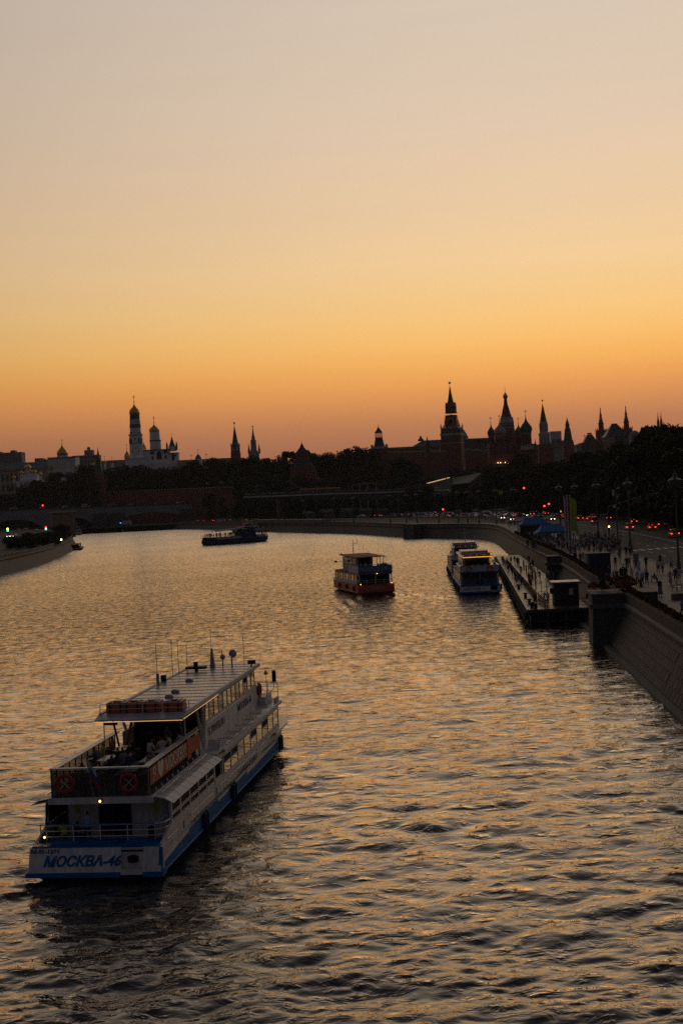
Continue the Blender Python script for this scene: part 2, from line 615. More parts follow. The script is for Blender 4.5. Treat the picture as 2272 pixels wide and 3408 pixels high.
# parapet line of the right bank (x, y) from behind the camera to far upstream, and the foot of the wall at the water
RB = [(16, -60), (19.4, 50), (22.3, 94.5), (24.83, 126.7), (27.0, 157), (29.3, 182), (31.5, 212), (33.6, 250), (38.6, 320), (43.8, 385), (46.4, 428),
      (45.6, 462), (41.0, 484), (32, 505), (21, 560), (6, 669), (-16, 750), (-43, 840), (-60, 900), (-84.6, 985), (-118, 1075), (-160, 1150), (-210, 1262), (-330, 1420), (-600, 1600)]
LB = [(-62, -60), (-76, 240), (-82, 320), (-85.2, 353), (-88.1, 400), (-94.8, 458), (-102, 510), (-109, 560), (-117, 610), (-125, 660), (-148, 780), (-190, 980), (-235, 1180), (-330, 1400), (-600, 1600)]


def _rescale(ln):
    return [(x * k, y * k) for x, y in ln for k in (1.185 if y < 300 else 1.185 - .185 * min(1, (y - 300) / 430.0),)]


RB, LB = _rescale(RB), _rescale(LB)


def offset(line, d):
    out = []
    for i, (x, y) in enumerate(line):
        a = line[max(0, i - 1)]
        b = line[min(len(line) - 1, i + 1)]
        t_ = Vector((b[0] - a[0], b[1] - a[1])).normalized()
        out.append((x - t_.y * d, y + t_.x * d))
    return out


def wall_run(name, line, outd, m='granite', z0=-1.5, ztop=QZ + .95, kindlabel=None, group=None):
    """battered quay wall with a cornice and a parapet; outd = +1 when the water is on the left of the line"""
    t = thing(name, kindlabel, 'embankment wall', (0, 0, 0), group=group)
    secs = [('wall_face', m, [(-.1, QZ - .6), (2.7, z0), (-1.2, z0), (-1.2, QZ - .6)]),
            ('cornice', 'granite_l', [(-.45, QZ - .6), (.28, QZ - .6), (.36, QZ - .45), (.36, QZ - .2), (.1, QZ - .05), (-.45, QZ - .05)]),
            ('parapet', m, [(-.4, QZ - .05), (0.02, QZ - .05), (0.02, ztop - .12), (-.4, ztop - .12)]),
            ('coping', 'granite_l', [(-.48, ztop - .12), (.1, ztop - .12), (.1, ztop), (-.48, ztop)])]
    for pn, mm, sec in secs:
        b = MB()
        rails = [[(x, y, z) for (x, y), z in zip(offset(line, outd * d), [zz] * len(line))] for d, zz in sec]
        n = len(sec)
        vs, fs = [], []
        for i in range(len(line)):
            vs += [rails[j][i] for j in range(n)]
        for i in range(len(line) - 1):
            for j in range(n):
                k = (j + 1) % n
                fs.append((i * n + j, i * n + k, (i + 1) * n + k, (i + 1) * n + j))
        fs += [tuple(range(n)), tuple((len(line) - 1) * n + j for j in range(n - 1, -1, -1))]
        b.add(vs, fs, mm)
        b.build(pn, t)
    return t


def resample(line, step):
    out = [line[0]]
    for a, b in zip(line[:-1], line[1:]):
        d = math.dist(a, b)
        k = max(1, int(d / step))
        for i in range(1, k + 1):
            out.append((a[0] + (b[0] - a[0]) * i / k, a[1] + (b[1] - a[1]) * i / k))
    return out


rb_near = [p_ for p_ in RB if p_[1] <= 187]
rb_far = [p_ for p_ in RB if p_[1] >= 185]


def chaikin(line, k=2):
    for _ in range(k):
        o = [line[0]]
        for a, b in zip(line[:-1], line[1:]):
            o.append((a[0] * .75 + b[0] * .25, a[1] * .75 + b[1] * .25))
            o.append((a[0] * .25 + b[0] * .75, a[1] * .25 + b[1] * .75))
        o.append(line[-1])
        line = o
    return line


M['granite_b'] = mat('brown_granite', (.105, .083, .074), .75, var=.3, scale=.9, bump=.3)
wall_near = wall_run('embankment_wall', resample(rb_near, 6), 1, kindlabel='near sloping granite embankment wall with flowers along its parapet')
wall_far = wall_run('embankment_wall', chaikin(rb_far), 1, kindlabel='long granite embankment wall curving away behind the moored boats')
wall_left = wall_run('embankment_wall', chaikin(LB), -1, m='granite_b', kindlabel='brownish granite embankment wall rounding the left bank')

# dressed blocks of the near wall: the courses that can be told apart in the photograph
blk = MB()
bw, bh, bd = 1.36, .83, .16
c_ = .03
blk.hexa([(0, 0, 0), (bw, 0, 0), (bw, bd, 0), (0, bd, 0)], [(0, 0, bh), (bw, 0, bh), (bw, bd, bh), (0, bd, bh)], 'granite')
blk2 = MB()
blk2.add([(0, 0, 0), (bw, 0, 0), (bw, 0, bh), (0, 0, bh), (c_, -.04, c_), (bw - c_, -.04, c_), (bw - c_, -.04, bh - c_), (c_, -.04, bh - c_)],
         [(4, 5, 6, 7), (0, 1, 5, 4), (1, 2, 6, 5), (2, 3, 7, 6), (3, 0, 4, 7)], 'granite')
gr_var = []
for q, tint in enumerate(((.085, .077, .07), (.105, .094, .085), (.072, .066, .062), (.092, .082, .075))):
    me = blk2.mesh('granite_block')
    me.materials[0] = mat('granite_block_%d' % q, tint, .72, var=.3, scale=1.6, bump=.4)
    gr_var.append(me)
acc = 0
face_n = 0
SEGS = [(Vector(p_), Vector(q_)) for p_, q_ in zip(rb_near[1:-1], rb_near[2:])]
SEGS0 = [(SEGS[0][0].lerp(SEGS[0][1], .55), SEGS[0][1])] + SEGS[1:]
for (a, b) in SEGS0:
    d = (b - a)
    L = d.length
    t2 = d.normalized()
    nrm = Vector((-t2.y, t2.x))                                     # towards the water
    nb = int(L / 1.4)
    for row in range(6):
        z1 = QZ - .6 - row * .76
        for k in range(nb):
            s = (k + (.5 if row % 2 else 0)) * (L / nb)
            if s + 1.4 > L or face_n > 298:
                continue
            # bottom edge of the block lies on the battered face
            slope = 2.8 / (QZ - .6 + 1.5)
            zb = z1 - .76
            off = -.1 + (QZ - .6 - zb) * slope
            off2 = -.1 + (QZ - .6 - z1) * slope
            p0 = a + t2 * s + nrm * (off + .004)
            up = Vector((nrm.x * (off2 - off), nrm.y * (off2 - off), .76)).normalized()
            xd = Vector((-t2.x, -t2.y, 0))
            p0 = p0 + t2 * 1.38
            yd = up.cross(xd)
            o = link('granite_block', gr_var[R.randrange(4)], wall_near)
            o.matrix_world = Matrix(((xd.x, yd.x, up.x, p0.x), (xd.y, yd.y, up.y, p0.y), (xd.z, yd.z, up.z, zb + .02), (0, 0, 0, 1)))
            face_n += 1
lip = MB()
for (a, b) in SEGS:
    t2 = (b - a).normalized()
    nrm = Vector((-t2.y, t2.x))
    q = [a + nrm * 1.9, a + nrm * 2.6, b + nrm * 2.6, b + nrm * 1.9]
    lip.prism([tuple(x) for x in q][::-1], -.8, .22, 'granite_l')
lip.build('footing', wall_near)


def poly_sheet(name, pts, z, m, skirt=0):
    from mathutils.geometry import tessellate_polygon
    tri = tessellate_polygon([[Vector((x, y, 0)) for x, y in pts]])
    b = MB()
    vs = [(x, y, z) for x, y in pts]
    fs = []
    for t_ in tri:
        a, b_, c = [Vector(vs[i]) for i in t_]
        fs.append(t_ if (b_ - a).cross(c - a).z > 0 else t_[::-1])
    b.add(vs, fs, m)
    return b.build(name, kind='structure')


rbs = [RB[0]] + [p_ for p_ in rb_near[1:]] + chaikin(rb_far)[1:]
lbs = chaikin(LB)
ins = offset(rbs, -.3)
poly_sheet('ground', ins + [(-900, 1640), (-1500, 2600), (1600, 2600), (1600, -60)], QZ - .03, 'ground')
insl = offset(lbs, .3)
poly_sheet('left_bank_ground', insl + [(-900, 1500), (-1500, 1500), (-1500, -60)], QZ - .03, 'asphalt')

KERB = [(34.5, 40), (36.5, 100), (38.6, 140), (40.2, 172), (41.4, 190), (43.6, 223), (46.6, 262), (50.0, 305), (53.5, 360), (56.5, 420), (56, 480), (51, 530), (40, 580), (24, 650), (4, 740), (-22, 830), (-60, 950), (-95, 1060), (-140, 1150), (-190, 1270)]
FARK = [(-170, 1290), (-115, 1180), (-70, 1080), (-36, 985), (0, 880), (28, 800), (60, 745), (95, 690), (108, 620), (105, 560), (98, 470), (84, 352), (77, 280), (70, 200), (62, 120), (56, 40)]
KERB, FARK = _rescale(KERB), _rescale(FARK)
promen = offset(rbs, -.4)
promen = [p_ for p_ in promen if -20 < p_[1] < 1280 and p_[0] > -215]
poly_sheet('promenade', promen + KERB[::-1], QZ + .004, 'paving')
poly_sheet('road', KERB + FARK, QZ - .012, 'asphalt')
far_w = offset(FARK, -0.0)
poly_sheet('far_pavement', FARK + [(p_[0] + 5.0, p_[1]) for p_ in FARK[::-1]], QZ + .03, 'paving')
kb = MB()
for ln, s in ((KERB, 1), (FARK, 1)):
    o1, o2 = offset(ln, 0.0), offset(ln, .28 if ln is KERB else -.28)
    for i in range(len(ln) - 1):
        q = [(*o1[i], 0), (*o2[i], 0), (*o2[i + 1], 0), (*o1[i + 1], 0)]
        kb.hexa([(x, y, QZ - .1) for x, y, _ in q], [(x, y, QZ + .10) for x, y, _ in q], 'kerb')
kb.build('kerb', kind='structure')

# painted lane lines: the road runs parallel to its kerb
rm = MB()


def lane_line(off, y0, y1, dash=None, w_=.16, gap=None):
    ln = [p_ for p_ in resample(chaikin(KERB), 1.5) if y0 <= p_[1] <= y1]
    a, b = offset(ln, -off), offset(ln, -off - w_)
    z = QZ + .002
    for i in range(len(ln) - 1):
        if dash and (i % (dash + gap)) >= dash:
            continue
        rm.add([(*a[i], z), (*b[i], z), (*b[i + 1], z), (*a[i + 1], z)], [(0, 1, 2, 3)], 'mark')


for off in (3.8, 7.4, 11.0):
    lane_line(off, 90, 540, 3, .18, 6)
for off in (14.6, 15.0):
    lane_line(off, 80, 520, w_=.16)
for off in (18.6, 22.2, 25.8):
    lane_line(off, 80, 520, 3, .18, 6)
# zebra across the road at the amber signal
zy = 262
for k in range(16):
    x0 = 52.0 + k * 1.65
    rm.add([(x0, zy + k * .9, QZ + .003), (x0 + .8, zy + k * .9, QZ + .003), (x0 + 1.0, zy + 4.5 + k * .9, QZ + .003), (x0 + .2, zy + 4.5 + k * .9, QZ + .003)], [(0, 1, 2, 3)], 'mark')
rm.build('road_markings', kind='structure')

# Kremlin hill and park ground rising behind the road
hb = MB()
nx, ny = 90, 60
for j in range(ny + 1):
    for i in range(nx + 1):
        x = -1000 + 1500 * i / nx
        y = 1088 + 1400 * (j / ny) ** 2.2
        hb.v.append((x, y, hill_z(x, y) - .5 + (1.0 * math.sin(x * .02) * math.cos(y * .013) if j else -.4)))
for j in range(ny):
    for i in range(nx):
        a = j * (nx + 1) + i
        hb.f.append((a, a + 1, a + nx + 2, a + nx + 1))
        hb.mi.append(0)
hb.slot('ground')
hb.build('hill', smooth=True, kind='structure')
# ------------------------------------------------------------ boats
def hull(parent, L, hw, zdeck, m_side, stern_in=.25, bow=7.0, flare=.75, zrub=.45, strip=None, name='hull', bowfull=.5, sheer=.35, rub=True, draft=-.8):
    """ship hull: stations from stern (v=0) to bow (v=L); x is across, y is ahead"""
    st = []
    for i in range(25):
        v = L * i / 24
        s = max(0.0, (v - (L - bow)) / bow)
        w_top = hw * (1 - s ** 2.6) ** bowfull if s < 1 else 0.02
        w_rub = hw * (1 - s ** 2.2) ** .6 if s < 1 else .02
        w_wl = (hw * flare + (hw - hw * flare) * .3) * max(.01, (1 - min(1, (max(0, v - (L - bow * 1.5)) / (bow * 1.42))) ** 1.8))
        zt = zdeck + sheer * s ** 1.5
        zr = zrub + .25 * s
        st.append((v, w_top, w_rub, w_wl, zt, zr))
    vs, fs, mi = [], [], []
    b = MB()
    rows = []
    for v, wt, wr, ww, zt, zr in st:
        vv = v
        r = [(-wt, vv, zt), (-wr, vv, zr), (-wr, vv, zr - .16), (-ww, min(v, L - 1.2 * (v / L) ** 8) + (stern_in * 1.5 if v == 0 else 0), -.05), (-ww * .6, min(v, L - 2.0 * (v / L) ** 8), draft),
             (ww * .6, min(v, L - 2.0 * (v / L) ** 8), draft), (ww, min(v, L - 1.2 * (v / L) ** 8) + (stern_in * 1.5 if v == 0 else 0), -.05), (wr, vv, zr - .16), (wr, vv, zr), (wt, vv, zt)]
        rows.append(r)
    n = 10
    allv = [p_ for r in rows for p_ in r]
    side, low, deck = [], [], []
    for i in range(len(rows) - 1):
        for j in range(n - 1):
            f = (i * n + j, i * n + j + 1, (i + 1) * n + j + 1, (i + 1) * n + j)
            (side if j in (0, 8) else low).append(f)
        deck.append((i * n, (i + 1) * n, (i + 1) * n + 9, i * n + 9))
    b.add(allv, side, m_side)
    b.add(allv, low, strip or m_side)
    b.add(allv, deck, m_side)
    r = rows[0]
    b.add(r, [(0, 9, 8, 1)], m_side)
    b.add(r, [(1, 8, 7, 2), (2, 7, 6, 3), (3, 6, 5, 4)], strip or m_side)
    h = b.build(name, parent)
    if rub:
        off = .07
        for sgn in (-1, 1):
            c = MB()
            pts = [(sgn * (q[2] + off * .3), q[0], q[5] - .08) for q in st if q[2] > .03]
            c.path(pts, .09, strip or m_side, 6)
            c.build('rubbing_strake', parent)
    return h, st


def railing(parent, pts, h, m, mids=2, step=1.4, r=.022, name='railing', post_r=.028):
    b = MB()
    P_ = [Vector(p_) for p_ in pts]
    for a, c in zip(P_[:-1], P_[1:]):
        L = (c - a).length
        k = max(1, round(L / step))
        for i in range(k + 1):
            q = a.lerp(c, i / k)
            b.tube(q, q + Vector((0, 0, h)), post_r, m, 5)
        for j in range(mids + 1):
            z = Vector((0, 0, h * (j + 1) / (mids + 1)))
            b.tube(a + z, c + z, r if j < mids else r * 1.35, m, 5)
    return b.build(name, parent)


def window_row(parent, u, v0, v1, n, z0, z1, side, mats=('mirror',), gap=.16, frame='white', name='window', lean=0.0, inset=.03, mull=None, open_top=()):
    """windows along a side wall at x = u, each a part with its frame as a sub-part"""
    w_ = (v1 - v0) / n
    for i in range(n):
        a, c = v0 + i * w_ + gap / 2, v0 + (i + 1) * w_ - gap / 2
        mm = mats[i % len(mats)]
        b = MB()
        x0, x1 = u + side * .012, u - side * .03
        if i in open_top:
            zm = z0 + (z1 - z0) * .58
            b.box(min(x0, x1), max(x0, x1), a, c, z0, zm, mm)
            b.box(min(u - side * .0, u - side * .06), max(u, u - side * .06), a, c, zm, z1, 'dark')
        else:
            b.box(min(x0, x1), max(x0, x1), a, c, z0, z1, mm)
        o = b.build(name, parent)
        f = MB()
        t = .05
        xa, xb = sorted((u + side * .035, u - side * .02))
        f.box(xa, xb, a - t, a, z0 - t, z1 + t, frame).box(xa, xb, c, c + t, z0 - t, z1 + t, frame)
        f.box(xa, xb, a, c, z0 - t, z0, frame).box(xa, xb, a, c, z1, z1 + t, frame)
        if i in open_top:
            f.box(xa, xb, a, c, zm - t / 2, zm + t / 2, frame)
            f.tube((u, a + .1, zm), (u + side * .12, (a + c) / 2, z1), .015, 'black', 4)
            f.tube((u, c - .1, zm), (u + side * .12, (a + c) / 2, z1), .015, 'black', 4)
        f.build('window_frame', o)


def lifebuoy(parent, c, axis='y', R_=.38):
    o = link('lifebuoy', None, parent, c)
    b = MB().torus((0, 0, 0), R_, .085, 'life_red', axis)
    me = b.mesh('lifebuoy', True)
    o2 = link('lifebuoy', me, parent, c)
    bpy.data.objects.remove(o)
    g = MB()
    for k in range(4):
        a = math.pi / 4 + k * math.pi / 2
        x, z = math.cos(a) * R_, math.sin(a) * R_
        if axis == 'y':
            g.torus((x, 0, z), .088, .02, 'rail_white', 'y', 6, 4)
            g.tube((x * .75, 0, z * .75), (0, 0, 0), .018, 'rail_white', 4)
        else:
            g.torus((0, x, z), .088, .02, 'rail_white', 'x', 6, 4)
    g.build('grab_band', o2)
    return o2


def moskva46():
    th = 7.307
    B = thing('river_cruiser', 'large white and blue river cruiser seen from astern in the left foreground', 'boat', (-11.92, 64.57, 0), -math.radians(th))
    L, hw = 38.2, 3.15
    _, st = hull(B, L, 3.05, 1.30, 'white', bow=8, strip='blue', zrub=.45, flare=.78, sheer=.5)
    b = MB()                                                        # dark bottom paint and stern step
    b.box(-2.7, 2.7, .30, 1.2, -.8, -.02, 'black')
    b.build('underwater_body', B)
    # transom facing: white plate with a niche, blue lower lip
    tr = MB()
    y = -.03
    z0, z1 = .47, 1.52

    def tq(x0, x1, za, zb, m):
        yy = lambda z: -.32 + .34 * (z - z0) / (z1 - z0)
        tr.hexa([(x0, yy(za), za), (x1, yy(za), za), (x1, .35, za), (x0, .35, za)], [(x0, yy(zb), zb), (x1, yy(zb), zb), (x1, .35, zb), (x0, .35, zb)], m)
    tq(-3.10, 1.22, z0, z1, 'white')
    tq(2.25, 3.10, z0, z1, 'white')
    tq(1.22, 2.25, z0 - .12, z0 + .12, 'white_old')
    tr.build('transom', B)
    lb = MB()
    lb.hexa([(-3.22, -.42, .27), (1.2, -.42, .27), (1.2, .3, .27), (-3.22, .3, .27)], [(-3.22, -.36, .47), (1.2, -.36, .47), (1.2, .3, .47), (-3.22, .3, .47)], 'blue')
    lb.hexa([(2.27, -.42, .27), (3.22, -.42, .27), (3.22, .3, .27), (2.27, .3, .27)], [(2.27, -.36, .47), (3.22, -.36, .47), (3.22, .3, .47), (2.27, .3, .47)], 'blue')
    lb.hexa([(2.98, -.30, .5), (3.13, -.30, .5), (3.13, .1, .5), (2.98, .1, .5)], [(2.98, -.02, 1.5), (3.13, -.02, 1.5), (3.13, .1, 1.5), (2.98, .1, 1.5)], 'blue')
    lb.build('stern_fender', B)
    ni = MB()
    ni.box(1.22, 2.25, .30, .5, .5, 1.5, 'dark')
    ni.box(1.22, 2.25, -.10, .3, 1.42, 1.5, 'white_old')
    ni.tube((1.1, .1, 1.0), (2.3, .1, 1.0), .07, 'black').loft([(.02, .8), (.28, .85), (.30, 1.1), (.02, 1.2)], 8, 'black', c=(1.74, .08))
    ni.build('exhaust_niche', B)
    sl = Vector((0, .34, 1.05)).normalized()
    lettering('МОСКВА-46', .62, 'blue', B, (-.62, -.185, .93), (1, 0, 0), sl, sx=1.02, shear=.28, bold=.022, depth=.012)
    lettering('М-05-1271', .24, 'navy', B, (-2.35, -.045, 1.38), (1, 0, 0), sl, sx=1.25, bold=.004, depth=.012)
    # stern deck
    dk = MB()
    dk.box(-3.0, 3.0, 0.02, 1.35, 1.50, 1.56, 'deck_blue')
    dk.box(-3.0, 3.0, 1.35, 6.0, 1.05, 1.12, 'deck_blue')
    dk.box(-3.02, 3.02, 1.28, 1.36, 1.08, 1.62, 'blue')
    dk.box(-2.2, -.9, .3, 1.0, 1.56, 1.62, 'blue').box(-.6, .9, .2, 1.1, 1.56, 1.64, 'deck_blue').box(1.3, 2.2, .3, .9, 1.56, 1.66, 'blue')
    dk.box(-3.0, -2.2, .1, .6, 1.56, 1.6, 'roof_grey')
    dk.build('stern_deck', B)
    railing(B, [(-2.95, 1.15, 1.56), (-2.6, .95, 1.56), (2.55, .95, 1.56), (2.95, 1.3, 1.56), (3.0, 2.4, 1.5)], .78, 'rail_white', 2, 1.35, name='stern_railing')
    q = MB().tube((-2.6, .95, 2.36), (2.55, .95, 2.36), .035, 'rail_blue')
    q.tube((2.55, .95, 2.36), (3.02, 2.6, 2.6), .035, 'rail_blue').build('blue_handrail', B)
    # side bulwark behind the saloon, starboard and port
    sd = MB()
    for s in (-1, 1):
        x0, x1 = sorted((s * 3.05, s * 2.93))
        sd.box(x0, x1, 2.3, 13.6, 1.1, 2.15, 'white')
        sd.hexa([(x0, .1, .9), (x1, .1, .9), (x1, 2.3, .9), (x0, 2.3, .9)], [(x0, .1, 1.5), (x1, .1, 1.5), (x1, 2.3, 2.15), (x0, 2.3, 2.15)], 'white')
        sd.box(x0, x1, 13.6, 31.5, 1.1, 2.10, 'white')
        sd.box(x0, x1, 2.3, 13.6, 3.02, 3.30, 'white')
        sd.box(x0, x1, 13.6, 31.5, 3.05, 3.32, 'white')
        for v in (2.3, 4.05, 5.95, 7.85, 9.7, 11.5):
            sd.box(x0, x1, v - .09, v + .09, 2.1, 3.05, 'white')
        for v in (13.6, 31.4):
            sd.box(x0, x1, v - .1, v + .1, 1.1, 3.05, 'white')
        sd.box(x0, x1, 11.5, 11.75, 1.1, 3.3, 'white')
    sd.build('side_wall', B)
    # blue zigzag band at the foot of the side
    for s in (1, -1):
        bb = MB()
        x = s * 3.065
        for v0, v1, h0, h1 in ((.3, 5.5, .25, .5), (5.5, 12, .62, .66), (12, 20, .48, .56), (20, 30.5, .36, .5)):
            xa, xb = sorted((x, x + s * .012))
            bb.hexa([(xa, v0, .44), (xb, v0, .44), (xb, v1, .44), (xa, v1, .44)], [(xa, v0, .44 + h0), (xb, v0, .44 + h0), (xb, v1, .44 + h1), (xa, v1, .44 + h1)], 'blue')
        bb.build('blue_band', B)
    # saloon core (dark inside aft, glazed forward)
    co = MB()
    co.box(-2.55, 2.55, 3.05, 12.0, 1.12, 1.2, 'brown_deck')
    co.box(-2.2, -.72, 3.0, 3.1, 1.12, 3.28, 'white').box(.9, 2.75, 3.0, 3.1, 1.12, 3.28, 'white')
    co.box(-1.0, 1.0, 4.6, 4.7, 1.12, 3.28, 'concrete_d')
    co.box(-2.9, -2.2, 3.0, 3.12, 1.12, 1.9, 'panel')
    co.box(-1.6, 1.6, 6.0, 12.0, 1.12, 3.25, 'panel')
    co.box(-2.85, 2.85, 13.7, 31.3, 1.12, 3.3, 'dark')
    co.box(-2.95, 2.95, 11.75, 11.85, 1.1, 3.3, 'white_old')
    co.box(-2.6, 2.6, 13.4, 13.7, 1.1, 3.3, 'concrete_d')
    co.build('saloon_bulkhead', B)
    ln = MB()
    for k in range(8):                                              # companion ladder
        ln.box(0.02, .86, 3.3 + k * .2, 3.5 + k * .2, 1.25 + k * .28, 1.31 + k * .28, 'deck_blue')
    ln.box(-.05, .02, 3.2, 5.0, 1.1, 3.3, 'navy').box(.86, .93, 3.2, 5.0, 1.1, 3.3, 'navy')
    ln.build('stairway', B)
    for x in (-1.75, 2.1):
        MB().box(x - .11, x + .11, 2.97, 2.995, 2.45, 3.05, 'sign_y').build('yellow_notice', B)
    # aft openings: glass upper light and a double rail
    for s in (-1, 1):
        for i, (a, c) in enumerate(((2.39, 3.96), (4.14, 5.86), (6.04, 7.76), (7.94, 9.61), (9.79, 11.41))):
            p_ = MB()
            xa, xb = sorted((s * 2.98, s * 2.96))
            p_.box(xa, xb, a, c, 2.16, 3.02, 'dark')
            o = p_.build('side_opening', B)
            r_ = MB()
            for z in (2.42, 2.52):
                r_.tube((s * 3.03, a, z), (s * 3.03, c, z), .02, 'rail_white', 4)
            r_.build('opening_rail', o)
        window_row(B, s * 3.05, 13.85, 31.2, 9, 2.08, 3.03, s, mats=('mirror', 'mirror', 'glass', 'mirror'), gap=.15, open_top=(0, 1, 4, 6))
    for s in (-1, 1):
        for a, c, z in ((1.0, 2.9, 1.62), (5.6, 10.6, 1.72), (12.4, 14.4, 1.75), (14.6, 22.6, 1.72), (23.2, 25.8, 1.74), (26.2, 30.6, 1.8)):
            MB().tube((s * 3.12, a, z), (s * 3.12, c, z), .025, 'rail_white', 5).build('side_handrail', B)
    for v in (4.3, 11.9):
        MB().box(3.05, 3.075, v, v + .22, 1.35, 1.68, 'navy').build('side_plate', B)
    # twin blue fenders hung over the side
    for v in (8.2, 15.3, 30.8):
        for s in (1, -1):
            f = MB()
            for d in (0, .55):
                f.loft([(.04, -.5), (.12, -.45), (.12, .35), (.04, .45)], 8, 'navy', c=(0, d))
            f.build('fender', B, loc=(s * 3.2, v, .8))
    # side awnings over the aft openings: light corrugated sheet
    for s in (-1, 1):
        aw = MB()
        n = 18
        for i in range(n):
            a, c = 1.25 + (11.9 - 1.25) * i / n, 1.25 + (11.9 - 1.25) * (i + 1) / n
            zb = .012 * (i % 2)
            aw.slab([(s * 2.35, a, 3.56 + zb), (s * 3.02, a, 3.44 + zb), (s * 3.02, c, 3.44 + zb), (s * 2.35, c, 3.56 + zb)][::(1 if s > 0 else -1)], .03, 'roof_grey')
            aw.slab([(s * 3.02, a, 3.44 + zb), (s * 3.42, a, 3.22 + zb), (s * 3.42, c, 3.22 + zb), (s * 3.02, c, 3.44 + zb)][::(1 if s > 0 else -1)], .03, 'white')
        aw.build('side_awning', B)
    for s in (-1, 1):
        ar = MB()
        ar.path([(s * 2.75, 1.8, 3.62), (s * 2.75, 5.2, 3.66), (s * 2.75, 5.4, 3.62)], .02, 'rail_white')
        ar.path([(s * 2.75, 7, 3.62), (s * 2.75, 11.2, 3.66)], .02, 'rail_white')
        ar.build('awning_rail', B)
    # main side roof forward
    sr = MB()
    for s in (-1, 1):
        xa, xb = sorted((s * 1.9, s * 3.18))
        sr.box(xa, xb, 13.6, 32.0, 3.34, 3.44, 'roof_grey')
        xa, xb = sorted((s * 3.10, s * 3.24))
        sr.box(xa, xb, 13.6, 32.0, 3.30, 3.47, 'white')
        xa, xb = sorted((s * 1.9, s * 3.1))
        sr.box(xa, xb, 11.9, 13.6, 3.42, 3.5, 'white_old')
    sr.build('side_roof', B)
    for s in (-1, 1):
        for k in range(7):
            hs = MB()
            v = 15.0 + k * 2.3
            xa, xb = sorted((s * 2.1, s * 2.85))
            hs.box(xa, xb, v, v + 1.6, 3.44, 3.465, 'roof_grey')
            hs.tube((s * 2.98, v + .1, 3.5), (s * 2.98, v + 1.2, 3.5), .02, 'rail_white', 4)
            hs.build('roof_hatch', B)
    sb = MB()
    sb.hexa([(2.3, 13.3, 3.5), (3.0, 13.3, 3.5), (3.0, 13.5, 3.5), (2.3, 13.5, 3.5)], [(2.3, 13.7, 4.0), (3.0, 13.7, 4.0), (3.0, 13.8, 4.0), (2.3, 13.8, 4.0)], 'white')
    sb.build('side_board', B)
    # upper deck aft
    ud = MB()
    ud.box(-2.42, 2.42, 1.15, 13.5, 3.36, 3.44, 'brown_deck')
    ud.box(-2.5, 2.5, 1.08, 1.2, 3.28, 3.58, 'white')
    ud.box(-2.5, -2.42, 1.2, 12, 3.3, 3.56, 'white').box(2.42, 2.5, 1.2, 12, 3.3, 3.56, 'white')
    ud.build('upper_deck', B)
    rp = MB()
    for s in (-1, 1):
        xa, xb = sorted((s * 2.02, s * 2.34))
        rp.hexa([(xa, 1.12, 4.90), (xb, 1.12, 4.90), (xb, 11.6, 4.90), (xa, 11.6, 4.90)], [(xa, 1.12, 4.95), (xb, 1.12, 4.95), (xb, 11.6, 4.95), (xa, 11.6, 4.95)], 'roof_grey')
    rp.box(-2.36, 2.36, 1.05, 1.27, 4.90, 4.965, 'rail_white')
    rp.build('bar_top_rail', B)
    for k in range(5):
        x = -2.3 + k * 1.15
        MB().box(x - .04, x + .04, 1.14, 1.22, 3.44, 4.9, 'lamp_iron').build('rail_post', B)
    for k in range(4):
        x = -2.3 + k * 1.15
        MB().box(x + .06, x + 1.09, 1.16, 1.18, 3.55, 4.86, 'panel_g').build('glass_panel', B)
    for k in range(11):
        v = 1.9 + k * .96
        for s in (-1, 1):
            MB().tube((s * 2.3, v, 3.44), (s * 2.3, v, 4.9), .035, 'lamp_iron').build('rail_post', B)
            if s < 0:
                MB().box(-2.31, -2.29, v - .9 if k else 1.3, v - .06, 3.55, 4.84, 'panel_g').build('glass_panel', B)
    for k in range(9):
        f = MB().loft([(.03, 0), (.06, .05), (.07, .1), (.03, .2)], 8, 'steel', c=(2.36, 2.2 + k * 1.05))
        f.build('deck_light', B, loc=(0, 0, 3.58))
    bn = MB().box(2.345, 2.36, 1.35, 8.6, 4.02, 4.80, 'orange')
    bn.box(2.345, 2.36, 9.4, 11.5, 4.02, 4.80, 'orange')
    ban = bn.build('banner', B)
    lettering('Я ♥ МОСКВУ!', .80, 'white', ban, (2.368, 5.1, 4.40), (0, 1, 0), (0, 0, 1), sx=1.18, bold=.012)
    MB().box(2.345, 2.39, 8.6, 9.35, 3.85, 4.9, 'life_red').build('folded_cloth', B)
    lifebuoy(B, (-1.62, 1.02, 4.25))
    lifebuoy(B, (1.42, 1.02, 4.25))
    fl = MB().tube((-.25, 1.0, 3.5), (-.45, .75, 5.55), .03, 'steel')
    st_ = fl.build('flagstaff', B)
    cl = MB()
    for j, c in enumerate(('stone_w', 'blue', 'life_red')):
        for i in range(5):
            x0, x1 = -.42 + i * .07, -.42 + (i + 1) * .07
            w0, w1 = .05 * math.sin(i * 1.4), .05 * math.sin((i + 1) * 1.4)
            zz = 5.4 - j * .33
            dx = .1 * (j + 0)
            cl.add([(x0 + dx * .6, .78 + w0, zz - .25 * i * .4), (x1 + dx * .6, .78 + w1, zz - .25 * (i + 1) * .4), (x1 + dx * .6 + .06, .78 + w1, zz - .33 - .25 * (i + 1) * .4), (x0 + dx * .6 + .06, .78 + w0, zz - .33 - .25 * i * .4)], [(0, 1, 2, 3)], c)
    cl.build('flag_cloth', st_)
    lm = MB().sphere((.02, .98, 3.42), .055, 'lampwarm').box(-.06, .1, 1.0, 1.1, 3.36, 3.52, 'black')
    lm.build('stern_light', B)
